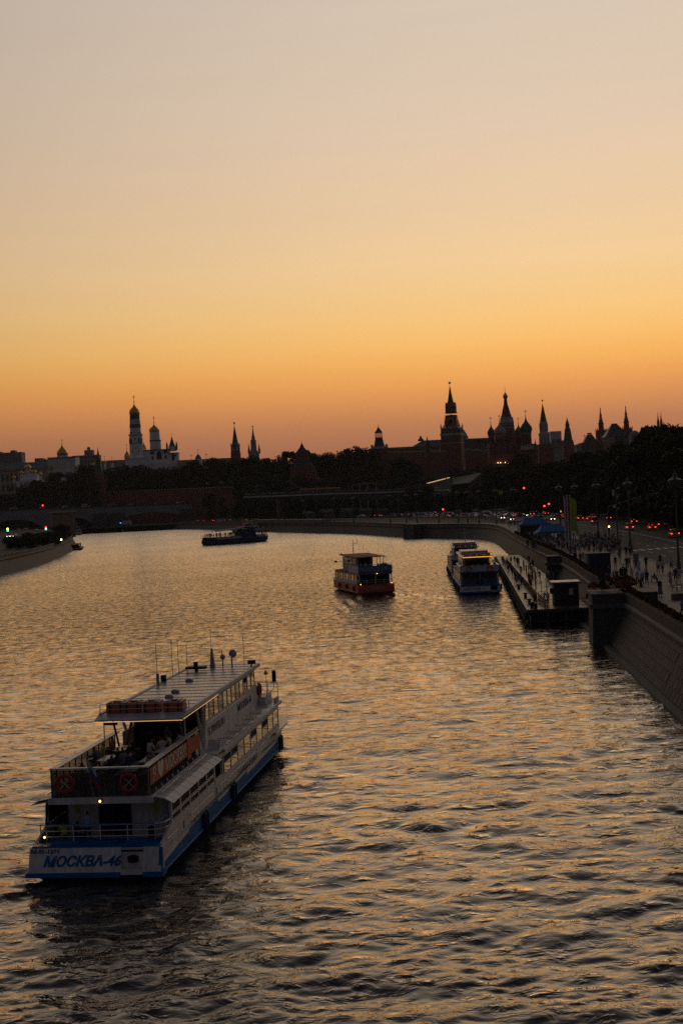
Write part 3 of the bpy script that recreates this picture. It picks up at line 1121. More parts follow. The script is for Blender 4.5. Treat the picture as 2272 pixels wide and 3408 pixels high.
    MB().sphere((-2.62, .72, 1.86), .05, 'lampwarm').loft([(.09, 1.56), (.09, 1.8), (.12, 1.82), (.02, 1.9)], 8, 'black', c=(-2.7, .85)).build('deck_lamp', B)
    bl = MB().loft([(.16, 1.12), (.16, 1.95), (.2, 2.0), (.02, 2.1)], 8, 'black', c=(2.2, 1.7)).box(1.7, 2.7, 1.5, 1.9, 1.1, 1.3, 'black')
    bl.build('capstan', B)
    # port stern corner post and raked stays
    pp = MB().path([(-2.75, 1.2, 1.56), (-2.6, 1.25, 3.36)], .06, 'black').path([(-2.75, 1.2, 1.6), (-2.2, 3.0, 2.6)], .04, 'black').path([(-3.0, 1.0, 1.5), (-2.9, 3.0, 2.6)], .03, 'black')
    pp.slab([(-3.3, 1.2, 3.3), (-2.3, 1.2, 3.45), (-2.3, 1.9, 3.45), (-3.3, 1.9, 3.3)], .04, 'white')
    pp.build('corner_post', B)
    # upper saloon: white sides, windows in a row
    us = MB()
    for s in (-1, 1):
        xa, xb = sorted((s * 1.86, s * 1.98))
        us.hexa([(xa, 11.9, 3.44), (xb, 11.9, 3.44), (xb, 30.0, 3.44), (xa, 30.0, 3.44)], [(xa, 11.9, 4.85), (xb, 11.9, 4.85), (xb, 30.0, 4.85), (xa, 30.0, 4.85)], 'white')
        us.box(xa, xb, 14.2, 29.7, 5.82, 6.12, 'white')
        for v in (14.2, 29.2):
            us.box(xa, xb, v - .1, v + .12, 4.85, 5.85, 'white')
    us.box(-1.86, 1.86, 29.9, 30.0, 3.4, 5.0, 'white')
    us.box(-1.80, 1.80, 14.6, 29.4, 3.4, 5.95, 'dark')
    us.build('upper_saloon', B)
    for s in (-1, 1):
        window_row(B, s * 1.98, 14.35, 29.1, 12, 4.88, 5.80, s, mats=('mirror', 'glass', 'mirror', 'glass', 'mirror', 'mirror'), gap=.18)
    wf = MB()
    for k in range(5):
        x = -1.8 + k * .75
        wf.hexa([(x, 30.02, 4.95), (x + .62, 30.02, 4.95), (x + .62, 30.05, 4.95), (x, 30.05, 4.95)], [(x, 29.7, 5.9), (x + .62, 29.7, 5.9), (x + .62, 29.73, 5.9), (x, 29.73, 5.9)], 'glass')
    wf.build('wheelhouse_window', B)
    lettering('FLYRIVER.RU', .62, 'concrete_d', B, (1.99, 17.3, 4.16), (0, 1, 0), (0, 0, 1), sx=1.3)
    lettering('МОСКВА-46', .62, 'blue', B, (1.99, 25.6, 4.22), (0, 1, 0), (0, 0, 1), sx=1.25)
    lettering('СТОЛИЧНЫЙ ФЛОТ', .42, 'navy', B, (3.06, 20.5, 1.30), (0, 1, 0), (0, 0, 1), sx=1.5)
    sh = MB()
    for s in (-1, 1):
        sh.tube((s * 2.03, 14.8, 4.72), (s * 2.03, 25.2, 4.72), .02, 'rail_white', 4)
    sh.build('saloon_handrail', B)
    for s in (-1, 1):
        vs_ = MB()
        vs_.tube((s * 2.0, 13.9, 3.5), (s * 2.12, 11.9, 6.08), .09, 'white', 4)
        vs_.tube((s * 2.0, 13.9, 3.5), (s * 2.12, 14.1, 6.08), .09, 'white', 4)
        vs_.build('roof_strut', B)
    for s in (-1, 1):
        MB().tube((s * 2.15, 9.2, 4.95), (s * 2.15, 9.2, 6.1), .03, 'rail_white', 5).build('roof_post', B)
        MB().tube((s * 1.7, 10.8, 3.44), (s * 1.9, 9.8, 6.08), .06, 'lamp_iron', 5).tube((s * 1.7, 10.8, 3.44), (s * 1.2, 11.6, 6.08), .06, 'lamp_iron', 5).build('roof_post', B)
    # bar counter and lit menu lamps under the roof
    ba = MB().box(-1.6, 1.6, 13.6, 14.1, 3.44, 5.9, 'dark')
    ba.build('bar_wall', B)
    mp_ = MB()
    for x, z in ((.2, 5.75), (.32, 5.48), (-.95, 5.8)):
        mp_.box(x - .22, x + .22, 13.5, 13.56, z - .05, z + .05, 'ledwarm')
    mp_.build('bar_lamp', B)
    # roof
    rf = MB()
    rf.box(-2.24, 2.24, 9.0, 29.6, 6.14, 6.24, 'roof_grey')
    rf.box(-2.34, -2.16, 9.0, 29.6, 6.1, 6.30, 'white').box(2.16, 2.34, 9.0, 29.6, 6.1, 6.30, 'white')
    rf.prism([(-2.3, 29.6), (2.3, 29.6), (1.9, 30.5), (0, 30.9), (-1.9, 30.5)], 6.12, 6.26, 'roof_grey')
    rf.hexa([(-2.34, 8.2, 6.0), (2.34, 8.2, 6.0), (2.34, 9.0, 6.14), (-2.34, 9.0, 6.14)], [(-2.34, 8.2, 6.06), (2.34, 8.2, 6.06), (2.34, 9.0, 6.24), (-2.34, 9.0, 6.24)], 'roof_grey')
    roof = rf.build('roof', B)
    for k in range(14):
        v = 10.6 + k * 1.36
        MB().box(-2.1, 2.1, v, v + .035, 6.24, 6.262, 'roof_grey').build('roof_seam', roof)
    ls = MB().tube((-2.3, 8.2, 5.96), (2.3, 8.2, 5.96), .018, 'ledwarm', 5).tube((2.33, 8.3, 6.0), (2.36, 16.5, 6.08), .014, 'ledwarm', 5)
    ls.build('led_strip', B)
    MB().box(-1.9, -1.2, 8.3, 8.5, 5.78, 5.92, 'black').build('speaker', B)
    MB().box(1.2, 2.0, 8.3, 8.5, 5.80, 5.93, 'black').build('speaker', B)
    rr = MB()
    rr.path([(-2.25, 9.0, 6.25), (-2.25, 9.0, 6.75), (2.25, 9.0, 6.75), (2.25, 9.9, 6.75), (2.25, 9.9, 6.25)], .022, 'rail_white')
    rr.tube((0, 9.0, 6.25), (0, 9.0, 6.75), .022, 'rail_white').tube((-2.25, 9, 6.5), (2.25, 9, 6.5), .015, 'rail_white').tube((2.25, 9.0, 6.25), (2.25, 9.0, 6.75), .022, 'rail_white')
    rr.build('raft_rail', B)
    for x, wd in ((-1.52, 1.0), (-.62, .86), (.35, .98), (1.55, 1.05)):
        r_ = MB()
        hx = wd / 2
        r_.hexa([(x - hx, 9.25, 6.26), (x + hx, 9.25, 6.26), (x + hx, 10.2, 6.26), (x - hx, 10.2, 6.26)], [(x - hx * .96, 9.3, 6.78), (x + hx * .96, 9.3, 6.78), (x + hx * .96, 10.15, 6.78), (x - hx * .96, 10.15, 6.78)], 'orange_box')
        o = r_.build('life_raft', B, label='orange box raft lashed on the roof')
        g = MB()
        for d in (-.28, .28):
            g.box(x + d - .03, x + d + .03, 9.22, 10.22, 6.26, 6.80, 'black')
        g.box(x - .15, x + .15, 9.5, 9.9, 6.78, 6.83, 'black')
        g.build('lashing', o)
    for x, v in ((-.15, 16.6), (.0, 14.6), (-.3, 12.8), (-.5, 21.5)):
        MB().loft([(.24, 6.24), (.26, 6.36), (.16, 6.44), (.02, 6.46)], 10, 'steel', c=(x, v)).build('roof_vent', B)
    # mast, aerials, dome, searchlight
    ms = MB()
    ms.hexa([(-.7, 28.1, 6.25), (-.4, 28.1, 6.25), (-.4, 28.5, 6.25), (-.7, 28.5, 6.25)], [(-.62, 28.2, 7.5), (-.52, 28.2, 7.5), (-.52, 28.36, 7.5), (-.62, 28.36, 7.5)], 'steel')
    ms.tube((-.58, 28.28, 7.5), (-.6, 28.28, 8.9), .015, 'steel').tube((-.58, 28.28, 7.4), (.1, 28.28, 7.4), .02, 'steel').tube((.1, 28.28, 7.4), (.1, 28.28, 6.3), .02, 'steel')
    ms.build('mast', B)
    MB().box(-1.9, -.6, 26.3, 26.9, 6.4, 6.56, 'black').tube((-1.25, 26.6, 6.25), (-1.25, 26.6, 6.42), .12, 'black').box(-1.4, -1.15, 26.5, 26.7, 6.56, 6.85, 'black').build('radar_scanner', B)
    MB().sphere((.75, 28.6, 7.1), .27, 'steel', 12, 8).tube((.75, 28.2, 6.25), (.75, 28.2, 7.0), .05, 'steel').build('radome', B)
    MB().sphere((.2, 28.0, 6.95), .18, 'steel').tube((.2, 28.0, 6.25), (.2, 28, 6.8), .03, 'steel').build('searchlight', B)
    ae = MB()
    for x, v, h in ((-2.2, 20.5, 2.4), (-2.2, 24.2, 2.3), (-1.9, 24.6, 2.3), (-1.2, 24.0, 2.0), (1.4, 29.0, 1.9)):
        ae.tube((x, v, 6.25), (x, v, 6.25 + h), .018, 'steel', 4)
    ae.tube((-2.3, 24.3, 8.55), (-1.7, 24.3, 8.5), .012, 'steel', 4)
    ae.build('aerial', B)
    MB().box(-2.3, -2.0, 21.6, 21.9, 6.25, 6.65, 'black').box(-2.25, -2.1, 20.4, 20.6, 6.25, 6.9, 'steel').build('horn', B)
    sl_ = MB().tube((2.0, 28.3, 6.25), (2.0, 28.3, 6.45), .05, 'black').tube((1.8, 28.2, 6.52), (2.25, 28.4, 6.52), .13, 'black', 8)
    sl_.build('side_lamp', B)
    # fore part: bridge wing, upper foredeck, main foredeck
    fd = MB()
    fd.prism([(-2.6, 30.0), (2.6, 30.0), (2.6, 32.4), (2.1, 33.6), (1.0, 34.4), (0, 34.7), (-1.0, 34.4), (-2.1, 33.6), (-2.6, 32.4)], 3.44, 3.55, 'white')
    fd.box(.6, 2.5, 30.1, 32.3, 3.55, 3.95, 'white')
    fd.box(2.9, 3.05, 30.8, 32.0, 3.3, 3.75, 'white_old')
    fd.build('upper_foredeck', B)
    fw = MB()
    fw.prism([(-3.0, 31.3), (3.0, 31.3), (2.4, 33.2), (1.0, 34.2), (-1.0, 34.2), (-2.4, 33.2)], 1.3, 3.4, 'panel')
    fw.build('saloon_front', B)
    dd = MB()
    ring = [(q[1] + .12, q[0], q[4]) for q in st if q[0] > 28]
    pts = [(x, y) for x, y, z in ring] + [(-x, y) for x, y, z in ring[::-1]]
    dd.prism([(max(-3.35, min(3.35, x * 1.1)), y) for x, y in pts], 1.66, 1.80, 'roof_grey')
    dd.build('foredeck', B)
    railing(B, [(2.7, 33.6, 3.55), (1.2, 34.3, 3.55), (-1.2, 34.3, 3.55)], .9, 'rail_white', 2, .8, name='bow_railing')
    wl = MB().loft([(.03, 1.8), (.3, 1.85), (.3, 2.15), (.12, 2.2), (.12, 2.5), (.2, 2.55)], 8, 'black', c=(1.9, 33.8)).box(1.5, 2.2, 33.7, 33.9, 2.0, 2.2, 'black')
    wl.build('windlass', B)
    mr = MB().path([(2.5, 30.2, 4.0), (2.95, 30.7, 4.4), (3.0, 30.8, 4.9)], .02, 'black').loft([(.02, 4.85), (.14, 4.9), (.14, 5.6), (.02, 5.65)], 8, 'black', c=(3.0, 30.8), sx=1, sy=.4)
    mr.build('wing_mirror', B)
    MB().tube((2.5, 30.6, 3.6), (2.5, 30.6, 5.6), .02, 'black').loft([(.16, 5.4), (.12, 5.55), (.04, 5.7)], 8, 'gold', c=(2.5, 30.6)).build('bell', B)
    lifebuoy(B, (2.06, 30.35, 4.4), 'x', .42)
    tb = MB()
    for x, v, ln_ in ((.9, 2.7, 1.5), (-1.3, 2.6, 1.2), (1.1, 5.0, 1.6), (-1.2, 5.6, 1.6), (1.2, 7.6, 1.6), (-1.2, 8.4, 1.6)):
        t_ = MB().box(x - .32, x + .32, v, v + ln_, 4.41, 4.45, 'table').tube((x, v + ln_ / 2, 3.44), (x, v + ln_ / 2, 4.41), .04, 'lamp_iron')
        t_.build('table', B)
        for s in (-1, 1):
            b_ = MB().box(x + s * .62 - .17, x + s * .62 + .17, v, v + ln_, 4.2, 4.25, 'brown_deck')
            b_.box(x + s * .62 - .03, x + s * .62 + .03, v + .1, v + .2, 3.44, 4.2, 'lamp_iron').box(x + s * .62 - .03, x + s * .62 + .03, v + ln_ - .2, v + ln_ - .1, 3.44, 4.2, 'lamp_iron')
            b_.build('bench', B)
    return B


M46 = moskva46()


def deck_boat(name, label, px, heading, L, hw, spec, group=None):
    B = thing(name, label, 'boat', px, -math.radians(heading), group)
    return B


def moskva21(loc, heading, label, stern_name, led=True, behind=False):
    B = thing('river_cruiser', label, 'boat', loc, -math.radians(heading))
    L, hw = 34.0, 3.35
    _, st = hull(B, L, hw, 1.5, 'white', bow=7, strip='blue', zrub=.5, flare=.8)
    tr = MB()
    tr.hexa([(-3.3, -.30, .5), (3.3, -.30, .5), (3.3, .1, .5), (-3.3, .1, .5)], [(-3.15, -.02, 1.35), (3.15, -.02, 1.35), (3.15, .1, 1.35), (-3.15, .1, 1.35)], 'white')
    tr.build('transom', B)
    MB().hexa([(-3.5, -.45, .3), (3.5, -.45, .3), (3.5, .1, .3), (-3.5, .1, .3)], [(-3.45, -.38, .52), (3.45, -.38, .52), (3.45, .1, .52), (-3.45, .1, .52)], 'blue').box(-3.2, 3.2, -.05, .12, 1.35, 1.62, 'blue').build('stern_fender', B)
    MB().box(1.7, 2.75, -.36, .0, .55, 1.35, 'dark').box(1.7, 2.75, -.42, -.1, .3, .62, 'white_old').build('exhaust_niche', B)
    if stern_name:
        lettering(stern_name, .62, 'navy', B, (-.9, -.20, .93), (1, 0, 0), (0, .31, .95), sx=1.05)
    lo = MB()                                                       # lower saloon with open aft end
    lo.box(-2.9, 2.9, 2.6, 28, 1.4, 3.5, 'concrete_d')
    lo.box(-.62, .62, 2.5, 2.6, 1.4, 3.4, 'navy')
    for s in (-1, 1):
        lo.box(*sorted((s * 3.0, s * 3.15)), 2.6, 28, 1.4, 2.2, 'white').box(*sorted((s * 3.0, s * 3.15)), .3, 28, 3.3, 3.6, 'white')
        for v in (.4, 2.6, 5.4):
            lo.box(*sorted((s * 2.95, s * 3.15)), v - .07, v + .07, 1.4, 3.4, 'white')
    lo.box(-.04, .04, .25, .33, 1.6, 3.4, 'white')
    lo.build('lower_saloon', B)
    for s in (-1, 1):
        window_row(B, s * 3.15, 3.0, 27.6, 11, 2.25, 3.2, s, mats=('glass',), gap=.3)
    railing(B, [(-3.1, 2.2, 1.55), (-3.1, .15, 1.62), (3.1, .15, 1.62), (3.1, 2.2, 1.55)], .8, 'rail_blue', 2, 1.5, name='stern_railing')
    ud = MB().box(-3.15, 3.15, .2, 27.5, 3.5, 3.62, 'brown_deck')
    ud.box(-3.2, 3.2, .12, .22, 3.55, 3.78, 'blue')
    ud.build('upper_deck', B)
    bw = MB().box(-3.2, 3.2, .1, .2, 3.78, 4.72, 'white')
    for s in (-1, 1):
        bw.box(*sorted((s * 3.1, s * 3.2)), .2, 12, 3.62, 4.72, 'white')
    bw.box(-3.3, 3.3, 0.0, .3, 4.72, 4.78, 'roof_grey')
    for s in (-1, 1):
        bw.box(*sorted((s * 3.0, s * 3.35)), .3, 12, 4.72, 4.78, 'roof_grey')
    bw.build('bulwark', B)
    if not behind:
        lifebuoy(B, (-1.75, .0, 4.2), R_=.42)
        lifebuoy(B, (1.65, .0, 4.2), R_=.42)
    up = MB().box(-2.2, 2.2, 9.0, 25, 3.62, 5.9, 'plaster_t' if led else 'dark')
    for s in (-1, 1):
        up.box(*sorted((s * 2.2, s * 2.3)), 7.0, 25, 3.62, 4.8, 'white').box(*sorted((s * 2.2, s * 2.3)), 5.2, 25, 5.75, 6.05, 'white')
        up.tube((s * 2.25, 5.3, 4.7), (s * 2.25, 5.3, 5.9), .05, 'rail_white')
    up.box(-1.7, 1.7, 8.7, 8.98, 3.7, 5.2, 'dark')
    up.build('upper_saloon', B)
    for s in (-1, 1):
        window_row(B, s * 2.3, 9.2, 24.6, 7, 4.85, 5.7, s, mats=('glass',), gap=.3)
    rf = MB().hexa([(-2.7, 4.2, 5.98), (2.7, 4.2, 5.98), (2.7, 25.5, 6.05), (-2.7, 25.5, 6.05)], [(-2.55, 4.5, 6.12), (2.55, 4.5, 6.12), (2.55, 25.5, 6.2), (-2.55, 25.5, 6.2)], 'roof_grey')
    rf.build('roof', B)
    if led:
        MB().box(-2.5, 2.5, 4.12, 4.2, 5.93, 6.06, 'led21').build('led_strip', B)
    for x in (-1.75, -.6, .55, 1.7):
        o = MB().hexa([(x - .52, 4.9, 6.12), (x + .52, 4.9, 6.12), (x + .52, 5.9, 6.12), (x - .52, 5.9, 6.12)], [(x - .48, 4.95, 6.6), (x + .48, 4.95, 6.6), (x + .48, 5.85, 6.6), (x - .48, 5.85, 6.6)], 'life_red').build('life_raft', B)
    railing(B, [(-2.5, 4.6, 6.12), (2.5, 4.6, 6.12)], .5, 'rail_white', 1, 1.2, name='raft_rail')
    MB().box(-2.3, 2.3, 12, 20, 6.2, 6.75, 'roof_grey').build('roof_housing', B)
    mst = MB().tube((.3, 14, 6.6), (.3, 14, 9.6), .07, 'rail_white', r2=.04).tube((-.5, 14, 8.6), (1.1, 14, 8.6), .03, 'rail_white').tube((.3, 14, 9.6), (.3, 14, 10.6), .02, 'steel')
    mst.build('mast', B)
    fd = MB().prism([(-2.9, 28), (2.9, 28), (2.5, 31), (1.2, 33), (-1.2, 33), (-2.5, 31)], 1.75, 1.9, 'roof_grey')
    fd.build('foredeck', B)
    for k, v in enumerate((1.5, 6, 11, 16, 21)):
        for s in (-1, 1):
            MB().loft([(.05, -.5), (.2, -.45), (.2, .4), (.05, .5)], 8, 'blue' if k % 2 else 'black', c=(0, 0)).build('fender', B, loc=(s * 3.5, v, 1.0))
    dr = MB()
    for s in (-1, 1):
        dr.hexa([(s * 2.9 - .25, 6.2, 4.8), (s * 2.9 + .25, 6.2, 4.8), (s * 2.9 + .25, 8.2, 4.9), (s * 2.9 - .25, 8.2, 4.9)], [(s * 2.9 - .25, 6.2, 4.86), (s * 2.9 + .25, 6.2, 4.86), (s * 2.9 + .25, 8.2, 5.3), (s * 2.9 - .25, 8.2, 5.3)], 'white')
    dr.build('deck_locker', B)
    return B


B21 = moskva21((22.3, 235, 0), 2.0, 'white and blue cruiser moored at the pontoon, two lifebuoys on its stern', 'МОСКВА-21')
B21b = moskva21((24.3, 280, 0), 2.5, 'white cruiser mostly hidden ahead of the one with the lit yellow strip', None, led=False, behind=True)


def orange_boat():
    B = thing('river_cruiser', 'small red and white cruiser with an orange roof under way in midstream', 'boat', (5.4, 247.0, 0), math.radians(12))
    L, hw = 25.5, 3.25
    _, st = hull(B, L, hw, 1.75, 'redhull', bow=6, strip='redhull', zrub=.55, flare=.8, sheer=.6)
    tr = MB().hexa([(-3.25, -.35, .45), (3.25, -.35, .45), (3.25, .1, .45), (-3.25, .1, .45)], [(-2.95, 0, 1.75), (2.95, 0, 1.75), (2.95, .1, 1.75), (-2.95, .1, 1.75)], 'redhull')
    tr.build('transom', B)
    lettering('ПРАГА', .62, 'roof_grey', B, (.2, -.2, 1.12), (1, 0, 0), (0, .26, .96), sx=1.1)
    lo = MB()
    lo.box(-2.7, 2.7, 2.2, 20.5, 1.7, 3.6, 'dark')
    lo.box(-3.0, 3.0, .2, 20.5, 3.55, 3.72, 'orange_roof')
    for s in (-1, 1):
        xs = sorted((s * 2.8, s * 2.98))
        lo.box(*xs, 2.2, 20.5, 1.7, 2.3, 'white')
        lo.box(*xs, .3, 20.5, 3.35, 3.55, 'white')
        for v in (2.2, 4.5, 6.8, 9.1, 11.4, 13.7, 16.0, 18.3, 20.4):
            lo.box(*xs, v - .12, v + .12, 2.3, 3.4, 'white')
        for v in (.3,):
            lo.box(*xs, v, v + .12, 1.7, 3.4, 'white')
    lo.box(-.05, .05, .25, .35, 1.75, 3.5, 'white')
    lo.build('lower_saloon', B)
    for s in (-1, 1):
        window_row(B, s * 2.9, 2.35, 20.3, 8, 2.35, 3.3, s, mats=('glass', 'mirror'), gap=.3)
    bn = MB().box(-3.02, 3.02, .1, .2, 3.78, 5.0, 'tent')
    ban = bn.build('stern_banner', B)
    lettering('MOSFLOT.RU', .98, 'roof_grey', ban, (0, .09, 4.42), (1, 0, 0), (0, 0, 1), sx=.98, bold=.01)
    sw = MB()
    for s in (-1, 1):
        sw.box(*sorted((s * 2.95, s * 3.05)), .2, 8, 3.72, 5.0, 'white')
    sw.build('bulwark', B)
    railing(B, [(-3, .3, 5.0), (3, .3, 5.0)], .25, 'rail_white', 0, 1.5, name='top_railing')
    MB().box(-2.9, 2.9, .3, 20, 3.74, 3.8, 'brown_deck').build('upper_deck', B)
    up = MB().box(-2.0, 1.6, 9, 16.5, 3.8, 6.3, 'white')
    for s in (-1, 1):
        xx = s * 2.1
        up.box(*sorted((xx, xx + s * .08)), 4.5, 16.5, 3.8, 5.1, 'white_old') if s < 0 else None
    up.build('wheelhouse', B)
    window_row(B, -2.18, 5.0, 16.2, 6, 5.15, 6.2, -1, mats=('glass',), gap=.25)
    MB().box(-1.5, 1.3, 8.95, 8.99, 4.0, 6.1, 'dark').build('wheelhouse_door', B)
    for v in (3.6, 6.0, 8.5, 12, 16):
        for x in (-2.3, 2.35):
            MB().tube((x, v, 3.8), (x, v, 6.4), .05, 'rail_white', 5).build('roof_post', B)
    rf = MB().hexa([(-2.7, 3.3, 6.36), (2.7, 3.3, 6.36), (2.7, 17.5, 6.5), (-2.7, 17.5, 6.5)], [(-2.7, 3.3, 6.5), (2.7, 3.3, 6.5), (2.7, 17.5, 6.66), (-2.7, 17.5, 6.66)], 'orange_roof')
    roof = rf.build('roof', B)
    MB().box(-.08, .08, 3.2, 17.5, 6.62, 6.68, 'white').build('roof_strip', roof)
    ms = MB().tube((-.7, 14, 6.6), (-.7, 14, 9.4), .07, 'lamp_iron', r2=.04).tube((-.7, 14, 8.6), (.1, 14, 8.6), .03, 'lamp_iron').tube((.1, 14, 8.6), (.1, 14, 9.4), .03, 'lamp_iron')
    ms.build('mast', B)
    MB().tube((1.4, 15, 6.6), (1.4, 15, 8.2), .02, 'steel').tube((1.7, 12, 6.6), (1.7, 12, 7.4), .03, 'steel').box(-2.6, -2.4, 16, 16.2, 6.6, 6.9, 'black').build('aerial', B)
    MB().path([(-2.3, 16.5, 5.4), (-3.3, 17, 5.3)], .03, 'black').box(-3.7, -3.2, 16.9, 17.1, 5.2, 5.5, 'black').build('wing_mirror', B)
    for x, v, z in ((-2.75, -.1, 1.9), (2.75, -.1, 1.9), (.25, .02, 3.62)):
        MB().sphere((x, v, z), .065, 'lampwarm').box(x - .1, x + .1, v + .07, v + .15, z - .1, z + .1, 'black').build('stern_light', B)
    fd = MB().prism([(-2.6, 20.5), (2.6, 20.5), (2.0, 23.2), (.8, 24.8), (-.8, 24.8), (-2.0, 23.2)], 2.1, 2.2, 'orange_roof')
    fd.build('foredeck', B)
    ht = MB()
    for k in range(3):
        ht.box(-2.6, -1.4, 10 + k * 3, 12 + k * 3, 3.8, 3.95, 'white_old')
    ht.build('deck_hatch', B)
    for v in (3, 9, 15):
        MB().loft([(.05, -.5), (.2, -.45), (.2, .4), (.05, .5)], 8, 'redhull', c=(0, 0)).build('fender', B, loc=(-3.4, v, 1.1))
    railing(B, [(-2.95, 2.1, 1.8), (-2.95, .3, 1.8), (2.95, .3, 1.8), (2.95, 2.1, 1.8)], .7, 'rail_white', 1, 1.5, name='stern_railing')
    return B


BO = orange_boat()


def blue_boat():
    # heads to the right and a little away
    a, b_ = Vector((-58.3, 608)), Vector((-33.4, 632))
    d = b_ - a
    B = thing('excursion_boat', 'dark blue open top excursion boat crossing far upstream, packed with standing passengers', 'boat', (a.x, a.y, 0), -math.atan2(d.x, d.y))
    L = d.length
    hull(B, L, 3.2, 2.1, 'navy', bow=6, strip='navy', zrub=.7, sheer=.9)
    MB().box(-3.25, -2.6, .5, 4, 2.1, 3.3, 'black').box(-2.9, 2.9, 4, 31, 2.1, 3.0, 'white_old').box(-3.0, 3.0, 4.5, L - 6, 2.0, 2.25, 'navy').build('lower_saloon', B)
    MB().box(-3.0, 3.0, -.5, 32, 3.0, 3.2, 'navy').build('upper_deck', B)
    hp = [[(x, 17, 2.4), (x, 26, 2.4), (x, 24.5, 6.2), (x, 20.5, 6.2)] for x in (-3.05, -2.8, 2.8, 3.05)]
    cab = MB()
    cab.hexa([hp[0][0], hp[1][0], hp[1][1], hp[0][1]], [hp[0][3], hp[1][3], hp[1][2], hp[0][2]], 'navy')
    cab.hexa([hp[2][0], hp[3][0], hp[3][1], hp[2][1]], [hp[2][3], hp[3][3], hp[3][2], hp[2][2]], 'navy')
    cab.box(-2.6, 2.6, 21, 25.5, 3.2, 6.0, 'panel')
    cab.build('wheelhouse', B)
    MB().box(-2.9, -2.6, 26, 28.5, 2.4, 4.2, 'white_old').build('side_panel', B)
    cn = MB()
    for i in range(8):
        v0, v1 = 5 + i * 1.8, 5 + (i + 1) * 1.8
        z0, z1 = 5.6 + .5 * math.sin(i / 8 * math.pi * .5), 5.6 + .5 * math.sin((i + 1) / 8 * math.pi * .5)
        cn.hexa([(-2.8, v0, z0), (2.8, v0, z0), (2.8, v1, z1), (-2.8, v1, z1)], [(-2.7, v0, z0 + .35), (2.7, v0, z0 + .35), (2.7, v1, z1 + .35), (-2.7, v1, z1 + .35)], 'concrete')
    cn.build('awning', B)
    for v in (6, 10, 14, 18):
        for x in (-2.6, 2.6):
            MB().tube((x, v, 3.2), (x, v, 5.8), .05, 'rail_white', 4).build('awning_post', B)
    MB().hexa([(-2, 17.5, 6.4), (2, 17.5, 6.4), (2, 21.5, 6.9), (-2, 21.5, 6.9)], [(-2, 17.5, 6.55), (2, 17.5, 6.55), (2, 21.5, 7.2), (-2, 21.5, 7.2)], 'orange_roof').build('roof_flap', B)
    MB().sphere((-2.85, 6.8, 5.6), .14, 'lampwarm').build('deck_lamp', B)
    railing(B, [(-2.95, 32, 3.2), (-2.95, -.4, 3.2), (2.95, -.4, 3.2), (2.95, 32, 3.2)], 1.0, 'lamp_iron', 2, 2.2, r=.03, name='top_railing')
    MB().tube((0, -.4, 3), (0, -.6, 7.2), .04, 'steel').tube((0, L - .6, 2.5), (0, L - .3, 8.5), .04, 'steel').build('flagstaff', B)
    return B, L


BB, BBL = blue_boat()


def motor_yacht(loc, rot, sc, label):
    B = thing('motor_vessel', label, 'boat', loc, rot)
    B.scale = (sc,) * 3
    hull(B, 16, 2.3, 1.6, 'white_old', bow=5, strip='navy', zrub=.4)
    MB().box(-1.9, 1.9, 3, 12, 1.6, 2.9, 'white_old').box(-1.6, 1.6, 6, 10, 2.9, 4.4, 'white_old').build('cabin', B)
    for s in (-1, 1):
        window_row(B, s * 1.6, 6.3, 9.8, 3, 3.3, 4.1, s, mats=('glass',), gap=.25)
        window_row(B, s * 1.9, 3.5, 11.6, 5, 2.0, 2.7, s, mats=('glass',), gap=.25)
    MB().box(-1.4, 1.4, 5.95, 5.99, 3.2, 4.2, 'glass').box(-1.7, 1.7, 2.95, 2.99, 1.8, 2.7, 'glass').build('aft_window', B)
    MB().box(-1.9, 1.9, 5, 10.4, 4.4, 4.55, 'roof_grey').build('roof', B)
    MB().tube((0, 8, 4.5), (0, 8, 7.2), .06, 'rail_white').tube((-.7, 8, 6.2), (.7, 8, 6.2), .04, 'rail_white').build('mast', B)
    railing(B, [(-2, .3, 1.6), (2, .3, 1.6)], .9, 'rail_white', 1, 1.2, name='stern_railing')
    return B


motor_yacht((-195, 1050, 0), math.radians(15), 1.35, 'small white motor vessel moored beyond the beige building on the left bank')
g2 = G(880, 1768)
motor_yacht((g2.x, g2.y - 6, 0), math.radians(105), 1.2, 'white wheelhouse boat moored at the low landing beyond the blue boat')
by = G(410, 1771)
MB().loft([(.9, -.3), (1.1, .2), (1.0, .6), (.35, .9), (.3, 2.2), (.02, 2.6)], 10, 'concrete').build('river_buoy', loc=(by.x, by.y, 0), label='small pale channel buoy floating near the far bridge', category='buoy')
ml = thing('mooring_raft', 'dark low landing raft with planting against the left bank wall', 'raft', (-121, 645, 0), math.radians(9))
MB().box(-5, 3, -16, 22, -.3, .8, 'black').build('hull', ml)
MB().box(-4, 2, -8, 20, .8, 2.4, 'black').build('shed', ml)
MB().sphere((2, -14, 2.2), .16, 'ledwarm').tube((2, -14, .8), (2, -14, 2.1), .06, 'rust').build('lamp', ml)
# ------------------------------------------------------------ far towers and churches
TR = math.tan(ROLL)


